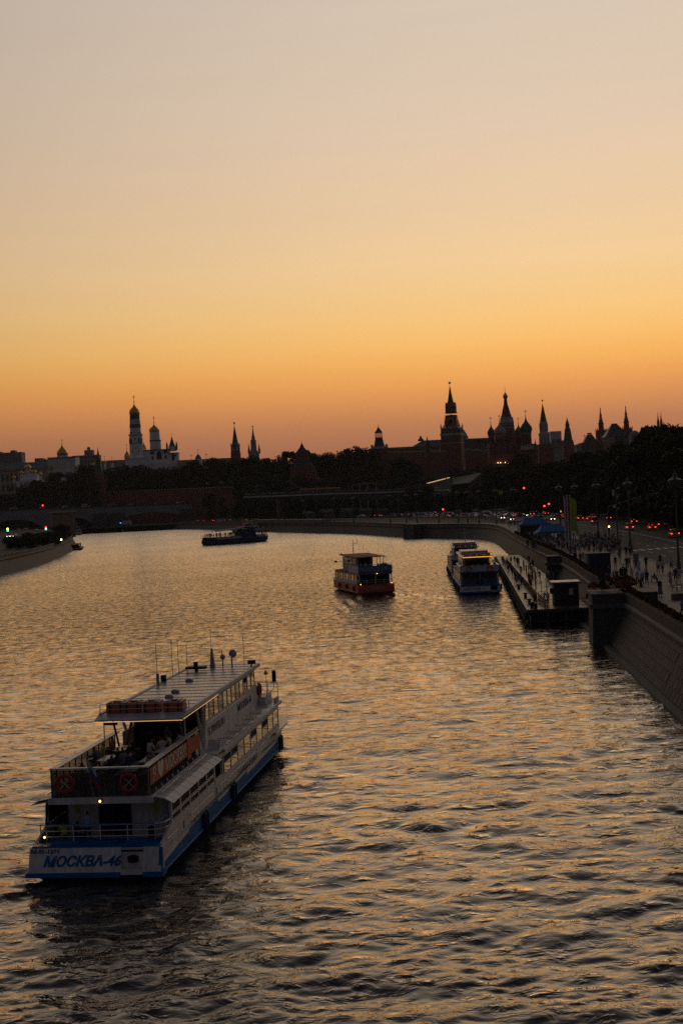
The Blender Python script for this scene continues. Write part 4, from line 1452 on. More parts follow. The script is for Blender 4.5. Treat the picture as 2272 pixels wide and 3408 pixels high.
class Tower:
    """a tower surveyed from the photograph: px, py is where its axis meets its lowest visible point, at distance D"""

    def __init__(self, name, label, cat, px, py, D, yaw=0.0, group=None, ground=None):
        self.px, self.py, self.D = px, py, D
        p0 = A(px, py, D)
        self.x = p0.x
        self.gz = hill_z(p0.x, D) - .5 if ground is None else ground
        self.s = D / FOC
        self.root = thing(name, label, cat, (p0.x, D, self.gz), yaw, group)
        self.yaw = yaw

    def z(self, y):
        return A(self.px - (self.py - y) * TR, y, self.D).z - self.gz

    def w(self, hw):
        return hw * self.s

    def off(self, dpx):
        return dpx * self.s

    def part(self, name, m, n, prof, dx=0.0, dy=0.0, smooth=False, parent=None, rot=None, b=None, **kw):
        k = 1.0
        if n == 4:
            k, r_ = math.sqrt(2), math.pi / 4
        else:
            k, r_ = 1 / math.cos(math.pi / n), math.pi / n
        if rot is not None:
            r_ = rot
        bb = b or MB()
        bb.loft([(max(.03, self.w(h) * k), self.z(y) if y != 'g' else 0.0) for y, h in prof], n, m, rot=r_, c=(self.off(dx), dy))
        if b:
            return None
        return bb.build(name, parent or self.root, smooth, **kw)

    def onion(self, y0, ym, y1, hw, m, dx=0.0, dy=0.0, neck=None, name='dome', cross=None, n=16, mc='gold', bulb=1.0):
        """onion dome from y0 (bottom) by ym (widest) to the tip y1"""
        neck = neck or hw * .82
        prof = [(y0, neck), (y0 + (ym - y0) * .45, hw * .95), (ym, hw), (ym + (y1 - ym) * .18, hw * .93), (ym + (y1 - ym) * .36, hw * .70),
                (ym + (y1 - ym) * .52, hw * .42), (ym + (y1 - ym) * .68, hw * .20), (ym + (y1 - ym) * .85, hw * .09), (y1, hw * .03)]
        d = self.part(name, m, n, prof, dx, dy, smooth=True)
        if cross is not None:
            self.cross(y1, cross, dx, dy, m=mc)
        return d

    def cross(self, y0, y1, dx=0.0, dy=0.0, m='gold', star=False):
        z0, z1 = self.z(y0), self.z(y1)
        h = z1 - z0
        b = MB()
        cx = self.off(dx)
        t = max(.10, h * .028)
        b.tube((cx, dy, z0 - .1), (cx, dy, z1), t, m, 5)
        b.sphere((cx, dy, z0 + h * .12), t * 3.2, m, 8, 5)
        b.box(cx - h * .22, cx + h * .22, dy - t, dy + t, z0 + h * .72, z0 + h * .72 + t * 1.8, m)
        b.box(cx - h * .1, cx + h * .1, dy - t, dy + t, z0 + h * .88, z0 + h * .88 + t * 1.4, m)
        b.build('cross', self.root)

    def star(self, y, r, dx=0.0):
        z, R_ = self.z(y), self.w(r)
        b = MB()
        pts = []
        for i in range(10):
            a = math.pi / 2 + i * math.pi / 5
            q = R_ if i % 2 == 0 else R_ * .42
            pts.append((self.off(dx) + q * math.cos(a), 0, z + q * math.sin(a)))
        vs = pts + [(self.off(dx), -R_ * .2, z), (self.off(dx), R_ * .2, z)]
        fs = []
        for i in range(10):
            fs += [(i, (i + 1) % 10, 10), ((i + 1) % 10, i, 11)]
        b.add(vs, fs, 'ruby')
        b.tube((self.off(dx), 0, z - R_ * 1.6), (self.off(dx), 0, z - R_ * .35), .15, 'gold', 5)
        return b.build('ruby_star', self.root)

    def merlons(self, y0, y1, hw, n, m, mw=.45):
        """swallowtail teeth round a square parapet"""
        z0, z1, w_ = self.z(y0), self.z(y1), self.w(hw)
        b = MB()
        for i in range(n):
            t_ = -w_ + (i + .5) * 2 * w_ / n
            d = w_ / n * mw * 2 * .5
            for s in (-1, 1):
                b.box(t_ - d, t_ + d, s * w_ - .3, s * w_ + .3, z0, z1, m)
                b.box(s * w_ - .3, s * w_ + .3, t_ - d, t_ + d, z0, z1, m)
        return b.build('merlon', self.root, kind='stuff')

    def openings(self, y0, y1, hw, n, m='dark', frac=.5, name='window', front_only=False, frame=None, arch=True, dx=0.0, dyo=0.0):
        """recess-dark arched openings with raised surrounds on the faces of a square tier; each is a part"""
        z0, z1, w_ = self.z(y0), self.z(y1), self.w(hw)
        for i in range(n):
            c = -w_ + (i + .5) * 2 * w_ / n
            d = w_ / n * frac
            for fc in ((0,) if front_only else (0, 1, 2)):
                b = MB()
                pts = [(-d, z0), (d, z0)]
                if arch:
                    zc = z1 - d
                    for k in range(7):
                        a = math.pi * k / 6
                        pts.append((d * math.cos(a), zc + d * math.sin(a)))
                else:
                    pts += [(d, z1), (-d, z1)]
                q = [(c + p_[0], p_[1]) for p_ in pts]
                nn = len(q)
                e0, e1 = w_ + .02, w_ + .14
                for mm, sc, e in ((frame, 1.22, .10), (m, 1.0, .16)):
                    if not mm:
                        continue
                    qq = [((x - c) * sc + c, z0 + (z - z0) * (1 + (sc - 1) * .6)) for x, z in q]
                    vs = []
                    for dd in (-.1, e):
                        for x, z in qq:
                            if fc == 0:
                                vs.append((x + self.off(dx), -(w_ + dd) + dyo, z))
                            elif fc == 1:
                                vs.append((w_ + dd + self.off(dx), x + dyo, z))
                            else:
                                vs.append((-(w_ + dd) + self.off(dx), -x + dyo, z))
                    fs = [tuple(range(nn, 2 * nn)), tuple(range(nn - 1, -1, -1))] + [(k, (k + 1) % nn, nn + (k + 1) % nn, nn + k) for k in range(nn)]
                    b.add(vs, fs, mm)
                b.build(name, self.root)

    def pinnacles(self, y0, y1, hw, r, m, corners=True, mid=False):
        w_ = self.w(hw)
        pos = [(-1, -1), (1, -1), (1, 1), (-1, 1)] if corners else []
        if mid:
            pos += [(0, -1), (1, 0), (-1, 0), (0, 1)]
        for sx, sy in pos:
            b = MB()
            z0, z1, rr = self.z(y0), self.z(y1), self.w(r)
            b.loft([(rr, z0), (rr, z0 + (z1 - z0) * .4), (rr * 1.2, z0 + (z1 - z0) * .42), (.05, z1)], 4, m, rot=math.pi / 4, c=(sx * w_, sy * w_))
            b.build('pinnacle', self.root)

    def block(self, x0, x1, y0, y1, m, d0=0.0, d1=10.0, name='wall', b=None):
        """box between photo columns x0..x1 (relative to the axis) and rows y0 (bottom, or 'g') .. y1, d0..d1 metres behind the axis plane"""
        bb = b or MB()
        bb.box(self.off(x0), self.off(x1), d0, d1, 0 if y0 == 'g' else self.z(y0), self.z(y1), m)
        return None if b else bb.build(name, self.root)


# -- the great bell tower and its belfry
T = Tower('bell_tower', 'tall white bell tower with a gold dome, tallest above the left trees', 'bell tower', 456, 1530, 1650)
T.part('lower_tier', 'plaster', 8, [('g', 23), (1530, 22.5), (1477, 20.5)])
T.part('cornice', 'stone_w', 8, [(1477, 21.5), (1474, 21.5)])
T.part('middle_tier', 'plaster', 8, [(1474, 20.6), (1450, 20.2)])
T.part('cornice', 'stone_w', 8, [(1450, 22), (1445, 22.2)])
T.part('upper_tier', 'plaster', 8, [(1445, 17.6), (1418, 16.6)])
T.part('kokoshnik_band', 'concrete_d', 8, [(1424, 17.8), (1412, 17.4)])
T.part('drum', 'plaster', 16, [(1412, 16.2), (1396, 15.6)])
T.part('inscription_band', 'roof_d', 16, [(1396, 16.6), (1383, 16.0)])
T.onion(1383, 1372, 1341, 17.6, 'gold', neck=15.5, cross=1315)
T.openings(1476, 1459, 20.0, 3, frac=.34)
T.openings(1444, 1438, 17.0, 3, frac=.3)
T.openings(1411, 1398, 15.3, 4, frac=.22, name='drum_window')
T.openings(1510, 1498, 20.4, 2, frac=.12, front_only=True, arch=False)
T.part('podium', 'plaster', 4, [('g', 35), (1528, 35), (1527, 37), (1525, 37)], dy=3)

T = Tower('belfry', 'long white belfry with arches and a round gold domed drum beside the tall bell tower', 'belfry', 531, 1535, 1660)
T.block(-52, 34, 'g', 1499, 'plaster', -6, 14, 'body')
T.block(-54, 36, 1499, 1496, 'roof_d', -7, 15, 'cornice')
T.block(-56, 62, 'g', 1540, 'plaster', -11, -6, 'gallery')
T.block(34, 64, 'g', 1512, 'plaster', -5, 10, 'annex')
T.block(33, 65, 1512, 1509, 'roof_d', -6, 11, 'annex_roof')
T.part('drum', 'plaster', 16, [(1497, 18.5), (1468, 17.8)], dx=-12, dy=4)
T.part('cornice', 'concrete_d', 16, [(1468, 19.3), (1464, 19.2)], dx=-12, dy=4)
T.part('upper_drum', 'plaster', 16, [(1464, 17), (1436, 16)], dx=-13, dy=4)
T.onion(1437, 1430, 1408, 17.4, 'gold', dx=-13.5, dy=4, neck=16, cross=1384)
for dx, r_, y0, y1 in ((-20, 6.5, 1512, 1501), (2, 8, 1530, 1502), (24, 6, 1511, 1499), (-20, 3, 1530, 1518), (24, 3, 1529, 1516), (48, 5, 1535, 1513), (63 - 8, 4, 1522, 1516)):
    z0, z1 = T.z(y0), T.z(y1)
    b = MB()
    r0 = T.off(r_)
    pts = [(-r0, z0), (r0, z0)] + [(r0 * math.cos(math.pi * k / 8), z1 - r0 + r0 * math.sin(math.pi * k / 8)) for k in range(9)]
    yy = -6.2 if dx < 34 else -5.2
    b.add([(T.off(dx) + x, yy, z) for x, z in pts] + [(T.off(dx) + x, yy + .4, z) for x, z in pts], [tuple(range(11)), tuple(range(21, 10, -1))] + [(k, k + 11, (k + 1) % 11 + 11, (k + 1) % 11) for k in range(11)], 'dark')
    b.build('arch_opening', T.root)
T.part('tent_drum', 'plaster', 8, [(1503, 13), (1488, 12.5)], dx=45, dy=2)
T.part('tent_roof', 'roof_d', 8, [(1489, 11), (1472, 5), (1456, 1)], dx=44, dy=2)
T.cross(1456, 1443, dx=43.5, dy=2)
for dx in (27.5, 59.5):
    T.part('corner_turret', 'concrete_d', 6, [(1500, 3.2), (1486, 3), (1485, 3.4), (1471, .3)], dx=dx, dy=0)

T = Tower('cathedral_dome', 'dull gold onion dome half hidden left of the tall bell tower', 'church dome', 425, 1545, 1690)
T.part('drum', 'plaster', 12, [('g', 8), (1527, 8)])
T.onion(1527, 1518, 1494, 9.5, 'gold', cross=1478)
T = Tower('cathedral_dome', 'dull gold dome peeping out right of the tall bell tower', 'church dome', 482, 1545, 1690)
T.part('drum', 'plaster', 12, [('g', 7), (1495, 7)])
T.onion(1497, 1490, 1470, 8, 'gold')

# -- church with the big gold dome, palace and small gilded domes at the far left
T = Tower('cathedral', 'pale cathedral under one big gold onion dome at the far left', 'cathedral', 211, 1560, 1600)
T.block(-47, 45, 'g', 1526, 'plaster', -5, 20, 'body')
T.block(-47, 45, 1526, 1521, 'concrete', -6, 21, 'parapet')
for k in range(10):
    T.block(-44 + k * 9, -42 + k * 9, 1560, 1528, 'stone_w', -5.6, -5, 'pilaster')
T.part('drum', 'plaster', 16, [(1522, 18), (1516, 18)])
T.part('dome_band', 'roof_d', 16, [(1520, 17.6), (1515, 17.6)])
T.onion(1517, 1508, 1477, 18.3, 'gold', neck=15, cross=1461)
for dx in (22, 33):
    T.onion(1532, 1528, 1520, 3.5, 'gold', dx=dx, dy=-3)

T = Tower('palace', 'long pale yellow palace with a green roof at the left edge', 'palace', 60, 1660, 1560)
T.block(-110, 106, 'g', 1566, 'plaster_y', -2, 24, 'body')
T.block(-112, 108, 1566, 1560, 'plaster_t', -3, 25, 'cornice')
b = MB()
b.hexa([(T.off(-112), -3, T.z(1560)), (T.off(108), -3, T.z(1560)), (T.off(108), 25, T.z(1560)), (T.off(-112), 25, T.z(1560))],
       [(T.off(-112), 6, T.z(1540)), (T.off(100), 6, T.z(1540)), (T.off(100), 16, T.z(1540)), (T.off(-112), 16, T.z(1540))], 'copper')
b.build('roof', T.root)
for k in range(13):
    for y0, y1 in ((1600, 1578), (1632, 1612)):
        b = MB()
        T.block(-108 + k * 15, -101 + k * 15, y0, y1, 'roof_d', -2.25, -2, b=b)
        b.build('window', T.root)
    T.block(-98 + k * 15, -95.5 + k * 15, 1650, 1568, 'stone_w', -2.7, -2, 'pilaster')
T = Tower('palace_church', 'cluster of small gilded domes on white drums below the green roofed palace', 'church', 96, 1625, 1500)
T.block(-38, 48, 'g', 1600, 'plaster', -4, 12, 'body')
T.block(-20, 30, 'g', 1580, 'plaster', 0, 10, 'upper_body')
for dx, yb, ym, yt, hw in ((0, 1560, 1556, 1542, 11.5), (-23, 1576, 1573, 1564, 6.5), (-9, 1576, 1573, 1564, 6.3), (12, 1575, 1571, 1562, 5), (22, 1574, 1571, 1562, 6.5), (-49, 1591, 1588, 1577, 6.5), (-23, 1591, 1587, 1577, 6.3), (40, 1584, 1581, 1570, 6.5)):
    T.part('drum', 'plaster', 10, [(1605, hw * .62), (yb, hw * .62)], dx=dx, dy=2)
    T.onion(yb, ym, yt, hw, 'gold', dx=dx, dy=2)
for k in range(5):
    T.part('gable', 'plaster', 12, [(1606, 6), (1598, 5.5), (1592, 3), (1590, .5)], dx=-18 + k * 11, dy=-4)

# plain far blocks
def far_block(name, label, x0, x1, yb, yt, D, m='concrete', extra=(), cat='building', floors=0, cols=0):
    T = Tower(name, label, cat, (x0 + x1) / 2, yb, D)
    h = (x1 - x0) / 2
    T.block(-h, h, 'g', yt, m, 0, 22, 'body')
    for e in extra:
        T.block(e[0], e[1], e[2], e[3], e[4] if len(e) > 4 else m, 3, 16, 'rooftop_block')
    if floors:
        for k in range(floors):
            y = yb + (yt - yb) * (k + .5) / floors
            for q in range(cols):
                xx = -h + (q + .5) * 2 * h / cols
                ww = h / cols * .6
                T.block(xx - ww, xx + ww, y + abs(yb - yt) / floors * .22, y - abs(yb - yt) / floors * .22, 'roof_d', -.2, 0, 'window')
    return T


far_block('apartment_block', 'grey concrete apartment block with stacked balconies at the left edge', -12, 74, 1538, 1506, 1900, extra=((-38, -27, 1506, 1502, 'roof_d'), (5, 20, 1506, 1499, 'roof_d')), floors=5, cols=8)
T = far_block('office_block', 'grey office block with a cubic top and a white ball radome', 243, 330, 1560, 1515, 1800, extra=((-4, 24, 1515, 1498),), floors=3, cols=7)
MB().sphere((T.off(9), 8, T.z(1493)), T.w(6.2), 'concrete', 12, 8).build('radome', T.root)
far_block('low_building', 'small flat roofed grey block between the balconied block and the gold dome', 117, 143, 1545, 1525, 1850, floors=2, cols=4)
far_block('low_building', 'long pale building behind the gold domed cathedral', 140, 262, 1560, 1527, 1800, m='concrete', floors=2, cols=10)
far_block('low_building', 'low grey roofline between the radome block and the bell tower', 320, 430, 1560, 1532, 1850, m='concrete')
for px, yt, dd in ((350, 1517, 6), (374, 1519, 8), (312, 1534, 7), (304, 1537, 5)):
    T = Tower('small_dome', 'small gilded dome with a cross low between the spire and the bell tower' if px > 340 else 'tiny gilded dome beside the dark red corner tower', 'church dome', px, 1550, 1760, group='small gilded domes left of the bell tower')
    T.part('drum', 'plaster', 10, [('g', dd * .6), (1541, dd * .6)])
    T.onion(1541, 1538, yt + 13, dd * .8, 'gold' if px != 374 else 'copper', cross=yt)
T = Tower('domed_hall', 'small white hall with a pale dome and cross on the ridge right of the belfry', 'church', 661, 1545, 1600)
T.part('body', 'plaster', 8, [('g', 11), (1527, 11)])
T.part('dome', 'copper', 14, [(1527, 10), (1521, 9), (1515, 5), (1512, 1)], smooth=True)
T.cross(1512, 1494)
for px, yt in ((638, 1512), (688, 1508)):
    T = Tower('roof_cross', 'thin cross on the ridge %s the pale domed hall' % ('left of' if px < 661 else 'right of'), 'cross', px, 1540, 1600)
    T.part('pedestal', 'plaster', 6, [('g', 4), (1530, 4)])
    T.cross(1530, yt)
far_block('long_building', 'long low building with a pale green roof along the ridge', 590, 790, 1550, 1530, 1640, m='plaster_y', extra=((-98, 98, 1530, 1527, 'copper'),))

# -- green spired gate tower and the pale skyscraper spire
T = Tower('spired_tower', 'brick tower with a tall green spire and star, left of the pale stepped spire', 'tower', 785, 1521, 1500)
T.part('body', 'brick', 4, [('g', 16), (1506, 15.5)])
T.part('upper_body', 'brick', 4, [(1506, 14.5), (1484, 14)])
T.openings(1502, 1488, 14.2, 2, m='stone_w', frac=.35)
T.pinnacles(1486, 1474, 13.5, 1.6, 'stone_w')
T.part('spire', 'tile_g', 8, [(1484, 11.5), (1462, 7.5), (1418, .9)])
T.star(1408, 5.2, dx=-5.5 * 0)
T = Tower('stepped_skyscraper', 'pale stepped tower with a needle spire and two side pinnacles', 'tower', 845, 1507, 2400, ground=30)
T.part('wing', 'concrete', 4, [('g', 17), (1506, 17)])
T.part('lower_tower', 'concrete', 4, [(1510, 13), (1500, 12)])
T.part('tower_shaft', 'concrete', 4, [(1500, 9.5), (1468, 8.5)])
T.part('crown', 'concrete', 4, [(1468, 9), (1465, 9), (1464, 6), (1452, 5)])
T.part('spire', 'concrete_d', 6, [(1452, 4), (1440, 2.5), (1421, .6)])
T.part('spire_star', 'concrete_d', 6, [(1422, 2), (1417, 2)])
for dx in (-16, 18):
    T.part('side_pinnacle', 'concrete', 6, [(1510, 4), (1495, 3.6), (1493, 2.5), (1476, .5)], dx=dx)

# -- brick tower with pyramid roofs in the trees, open-belfry tower
T = Tower('pyramid_roof_tower', 'squat brick tower with stepped pyramid roofs standing among the trees', 'tower', 1010, 1600, 1180)
T.part('body', 'brick', 4, [('g', 43), (1567, 43)])
T.part('upper_body', 'brick', 4, [(1567, 40), (1552, 38)])
T.merlons(1567, 1561, 42, 9, 'brick')
T.part('lower_roof', 'roof_d', 4, [(1552, 34), (1528, 22)])
T.part('lantern', 'brick', 4, [(1528, 21), (1505, 19.5)])
T.openings(1524, 1512, 19.9, 3, frac=.3)
T.part('upper_roof', 'roof_d', 4, [(1506, 20.5), (1490, 8), (1474, .6)])
T.part('weather_vane', 'gold', 5, [(1474, .8), (1464, .3)])
T = Tower('belfry_tower', 'small brick tower with an open lantern and pointed roof above the trees', 'tower', 1263, 1520, 1260)
T.part('body', 'brick', 4, [('g', 27), (1494, 27)])
T.part('white_frieze', 'stone_w', 4, [(1494, 28), (1486, 28)])
T.merlons(1486, 1480, 26, 7, 'brick')
T.part('lower_roof', 'roof_d', 4, [(1487, 17.5), (1460, 12)])
T.part('lantern_base', 'brick', 4, [(1460, 12.2), (1456, 12.2)])
for sx in (-1, -.33, .33, 1):
    T.part('lantern_post', 'brick', 4, [(1457, 1.5), (1441, 1.5)], dx=sx * 9.6, dy=-T.w(9.6))
    T.part('lantern_post', 'brick', 4, [(1457, 1.5), (1441, 1.5)], dx=sx * 9.6, dy=T.w(9.6))
T.part('lantern_top', 'brick', 4, [(1441, 12), (1437, 12.4)])
T.part('upper_roof', 'roof_d', 4, [(1437, 10.5), (1420, .5)])
T.part('weather_vane', 'gold', 5, [(1420, .9), (1413, .3)])
T = Tower('arsenal_wing', 'long low building with a grey green roof behind the open lantern tower', 'building', 1330, 1500, 1400)
T.block(-100, 130, 'g', 1497, 'plaster_t', 0, 20, 'body')
T.block(-102, 132, 1497, 1488, 'copper', -1, 18, 'roof')
T = Tower('white_palace', 'white columned building with a small black cupola left of the clock tower', 'building', 1430, 1505, 1420)
T.block(-52, 45, 'g', 1480, 'plaster', 0, 18, 'body')
for k in range(14):
    T.block(-49 + k * 7, -46 + k * 7, 1500, 1484, 'roof_d', -.3, 0, 'window')
b = MB()
b.hexa([(T.off(-52), -1, T.z(1480)), (T.off(45), -1, T.z(1480)), (T.off(45), 19, T.z(1480)), (T.off(-52), 19, T.z(1480))], [(T.off(-20), 7, T.z(1464)), (T.off(45), 7, T.z(1464)), (T.off(45), 12, T.z(1464)), (T.off(-20), 12, T.z(1464))], 'roof_d')
b.build('roof', T.root)
T.part('cupola', 'roof_d', 10, [(1466, 10), (1460, 9), (1457, 5), (1452, 3.5), (1447, .8)], dx=-27, dy=8)
T = Tower('wall_turret', 'small pointed brick turret on the wall left of the clock tower', 'tower', 1423, 1512, 1255)
T.part('body', 'brick', 4, [('g', 7), (1480, 7)])
T.part('roof', 'roof_d', 4, [(1481, 8), (1463, 2), (1450, .4)])

# -- clock tower
T = Tower('clock_tower', 'tall brick clock tower with pinnacles, spire and red star', 'clock tower', 1509, 1560, 1350, yaw=math.radians(-14))
T.part('body', 'brick', 4, [('g', 34), (1510, 33.5), (1450, 33)])
T.part('string_course', 'stone_w', 4, [(1476, 33.8), (1474.5, 33.8)])
T.part('white_cornice', 'stone_w', 4, [(1450, 34.5), (1443, 35)])
T.part('arcade_tier', 'brick', 4, [(1443, 32.5), (1425, 32)])
T.openings(1442, 1429, 32.2, 5, frac=.36, name='arcade_arch', frame='stone_w')
T.pinnacles(1428, 1408, 31, 2.6, 'stone_w')
T.pinnacles(1430, 1418, 31, 1.8, 'stone_w', corners=False, mid=True)
for k in range(6):
    T.part('crest_pinnacle', 'stone_w', 4, [(1428, 1.5), (1423, 1.5), (1416, .3)], dx=-25 + k * 10, dy=-T.w(31))
T.part('clock_tier', 'brick', 4, [(1432, 21.5), (1420, 19), (1382, 17.5)])
T.pinnacles(1420, 1388, 19.5, 1.6, 'stone_w')
T.part('clock_gable', 'brick', 4, [(1390, 18.2), (1382, 9), (1379, 1)])
T.part('upper_cornice', 'concrete_d', 4, [(1376, 17.2), (1372, 17.6)])
T.part('bell_tier', 'brick', 8, [(1372, 15.5), (1345, 15)])
T.openings(1368, 1350, 15.4, 3, frac=.33, name='bell_arch', frame='stone_w')
T.pinnacles(1372, 1336, 14.6, 2.2, 'concrete_d')
T.part('spire_base', 'concrete_d', 8, [(1345, 15.5), (1341, 15), (1340, 11)])
T.part('spire', 'tile_g', 8, [(1341, 10), (1320, 6), (1284, .8)])
T.star(1274.5, 6.6)
for face in range(3):
    b = MB()
    R_ = T.w(11.5)
    zc = T.z(1403.5)
    w_ = T.w(18.6)
    b.loft([(R_, -.05), (R_, .25), (R_ * .86, .3), (R_ * .86, .12)], 24, 'gold', cap=False)
    b.loft([(R_ * .87, 0), (R_ * .87, .14)], 24, 'dark')
    for h in range(12):
        a = h * math.pi / 6
        b.box(-.12 + R_ * .74 * math.cos(a), .12 + R_ * .74 * math.cos(a), -.22 + R_ * .74 * math.sin(a), .22 + R_ * .74 * math.sin(a), .1, .22, 'gold')
    for a, ln in ((-.15, .62), (math.pi + .25, .44)):
        b.tube((0, 0, .2), (ln * R_ * math.cos(a), ln * R_ * math.sin(a), .2), .13, 'gold', 4)
    me = b.mesh('clock_face')
    ang = [0, math.pi / 2, -math.pi / 2][face]
    mt = Matrix.Rotation(ang, 4, 'Z') @ Matrix.Translation((0, -w_ - .1, zc)) @ Matrix.Rotation(math.pi / 2, 4, 'X')
    me.transform(mt)
    link('clock_face', me, T.root)
b = MB()
b.box(T.w(-33), T.w(-34), -T.w(34), T.w(34), 0, T.z(1476), 'brick')

# palace with the green dome roof to the right of the clock tower
T = Tower('domed_palace', 'pale palace under a dark curved dome roof right of the clock tower', 'palace', 1585, 1505, 1420)
T.block(-60, 52, 'g', 1478, 'plaster_t', 0, 22, 'body')
T.block(-61, 53, 1478, 1472, 'stone_w', -1, 22, 'cornice')
T.part('roof', 'roof_d', 4, [(1472, 52), (1460, 46), (1458, 30)], dy=10)
T.part('dome', 'copper', 18, [(1462, 28), (1450, 25), (1438, 20), (1425, 12), (1418, 3)], dx=-45, dy=20, smooth=True)
for k in range(11):
    T.block(-52 + k * 9.5, -49.5 + k * 9.5, 1503, 1480, 'stone_w', -.6, 0, 'pilaster')
    T.block(-48 + k * 9.5, -45 + k * 9.5, 1500, 1484, 'roof_d', -.3, 0, 'window')

# -- many domed cathedral
T = Tower('domed_cathedral', 'many domed brick cathedral with a tall central tent tower and onion domes', 'cathedral', 1700, 1560, 1240)
T.block(-68, 85, 'g', 1512, 'brick', 0, 34, 'gallery')
T.block(-66, -22, 1512, 1470, 'brick', 4, 24, 'side_chapel')
T.block(32, 82, 1512, 1480, 'brick', 2, 24, 'side_chapel')
T.part('central_body', 'brick', 8, [(1530, 28), (1440, 25.5)], dy=16)
T.part('star_tier', 'brick', 8, [(1440, 25), (1402, 22)], dy=16)
T.part('cornice', 'stone_w', 8, [(1404, 23.5), (1390, 20), (1388, 22), (1386, 19)], dy=16)
for r in range(3):
    for k in range(5):
        T.part('kokoshnik', 'stone_w', 6, [(1400 + r * 12, 2.0), (1396 + r * 12, 1.6), (1394 + r * 12, .3)], dx=-16 + k * 8, dy=16 - T.w(23 + r * .8))
T.part('tent', 'brick', 8, [(1387, 18.5), (1378, 15.5), (1336, 5.2)], dx=-1, dy=16)
T.part('neck', 'brick', 8, [(1336, 6), (1332, 6), (1331, 5), (1322, 5)], dx=-1, dy=16)
T.onion(1322, 1314, 1297, 8.2, 'gold', dx=-1, dy=16, neck=5, cross=1284)
stripe = mat('striped_dome_tiles', (.4, .4, .4), .5, var=0)
t_ = stripe.node_tree
wv = t_.nodes.new('ShaderNodeTexWave')
wv.wave_type, wv.bands_direction = 'BANDS', 'Z'
wv.inputs['Scale'].default_value = .32
wv.inputs['Distortion'].default_value = 1.2
wv.inputs['Detail Scale'].default_value = 2
cc = t_.nodes.new('ShaderNodeTexCoord')
t_.links.new(cc.outputs['Object'], wv.inputs['Vector'])
t_.links.new(ramp_node(t_, wv.outputs[0], [(.45, (.28, .03, .05)), (.55, (.62, .60, .58))]), t_.nodes['Principled BSDF'].inputs['Base Color'])
M['stripe'] = stripe
for nm, c1, c2 in (('green_dome', (.03, .12, .08), (.06, .08, .03)), ('red_dome', (.16, .03, .03), (.05, .08, .03)), ('blue_dome', (.02, .07, .18), (.3, .3, .32))):
    mm = mat(nm, (.1, .1, .1), .45, var=0)
    t_ = mm.node_tree
    wv = t_.nodes.new('ShaderNodeTexWave')
    wv.wave_type, wv.bands_direction = 'BANDS', 'DIAGONAL'
    wv.inputs['Scale'].default_value = .22
    cc = t_.nodes.new('ShaderNodeTexCoord')
    t_.links.new(cc.outputs['Object'], wv.inputs['Vector'])
    t_.links.new(ramp_node(t_, wv.outputs[0], [(.4, c1), (.6, c2)]), t_.nodes['Principled BSDF'].inputs['Base Color'])
    M[nm] = mm


def ribbed(T, y0, ym, y1, hw, m, dx, dy, ribs=12, cross=None, twist=.9):
    """onion dome with twisted ribs standing proud"""
    n = ribs * 4
    prof = [(y0, hw * .8), (y0 + (ym - y0) * .45, hw * .95), (ym, hw), (ym + (y1 - ym) * .18, hw * .93), (ym + (y1 - ym) * .36, hw * .70), (ym + (y1 - ym) * .52, hw * .42), (ym + (y1 - ym) * .68, hw * .20), (y1, hw * .04)]
    vs, fs = [], []
    for j, (y, r) in enumerate(prof):
        for i in range(n):
            a = 2 * math.pi * i / n + j * twist / 6
            rr = T.w(r) * (1 + .055 * math.cos(i * math.pi / 2))
            vs.append((T.off(dx) + rr * math.cos(a), dy + rr * math.sin(a), T.z(y)))
    for j in range(len(prof) - 1):
        for i in range(n):
            k = (i + 1) % n
            fs.append((j * n + i, j * n + k, (j + 1) * n + k, (j + 1) * n + i))
    MB().add(vs, fs, m).build('dome', T.root)
    if cross:
        T.cross(y1, cross, dx, dy)


for dx, yb, ym, yt, hw, m, yc, dy in ((-55, 1445, 1437, 1404, 12.5, 'red_dome', 1381, 14), (-29, 1445, 1436, 1400, 21.5, 'stripe', 1377, 6), (41, 1447, 1437, 1408, 14, 'blue_dome', 1386, 22), (60, 1442, 1430, 1388, 19, 'green_dome', 1365, 8)):
    T.part('drum', 'brick', 12, [(1512, hw * .86), (1470, hw * .84), (yb, hw * .82)], dx=dx, dy=dy)
    T.part('drum_cornice', 'stone_w', 12, [(yb + 4, hw * .9), (yb + 1, hw * .93)], dx=dx, dy=dy)
    if m == 'stripe':
        T.onion(yb, ym, yt, hw, m, dx, dy, cross=yc)
    else:
        ribbed(T, yb, ym, yt, hw, m, dx, dy, cross=yc)
    for k in range(4):
        a = -math.pi / 2 + (k - 1.5) * .55
        rr = T.w(hw * .84)
        T.part('drum_window', 'dark', 4, [(1478, 1.1), (1458, 1.1)], dx=dx + hw * .84 * math.cos(a), dy=dy + rr * math.sin(a))
for k in range(5):
    T.part('gable', 'stone_w', 4, [(1500, 5), (1492, 4), (1482, .5)], dx=40 + k * 9, dy=1)
for k in range(7):
    b = MB()
    x0 = T.off(-60 + k * 8.2)
    b.loft([(T.w(2.6), 0), (T.w(2.6), .5)], 10, 'stone_w')
    me = b.mesh('gallery_arch')
    me.transform(Matrix.Translation((x0, -.1, T.z(1540))) @ Matrix.Rotation(math.pi / 2, 4, 'X'))
    link('gallery_arch', me, T.root)
for k in (2, 3, 5, 6):
    MB().sphere((T.off(-60 + k * 8.2), -1.2, T.z(1538)), .42, 'lampwarm', 8, 5).build('porch_lamp', T.root)
T.part('side_steeple', 'brick', 8, [('g', 7), (1500, 6.5), (1499, 7.5), (1472, .6)], dx=82, dy=-4)
T.part('side_steeple_top', 'copper', 8, [(1474, 1.2), (1463, .2)], dx=82, dy=-4)

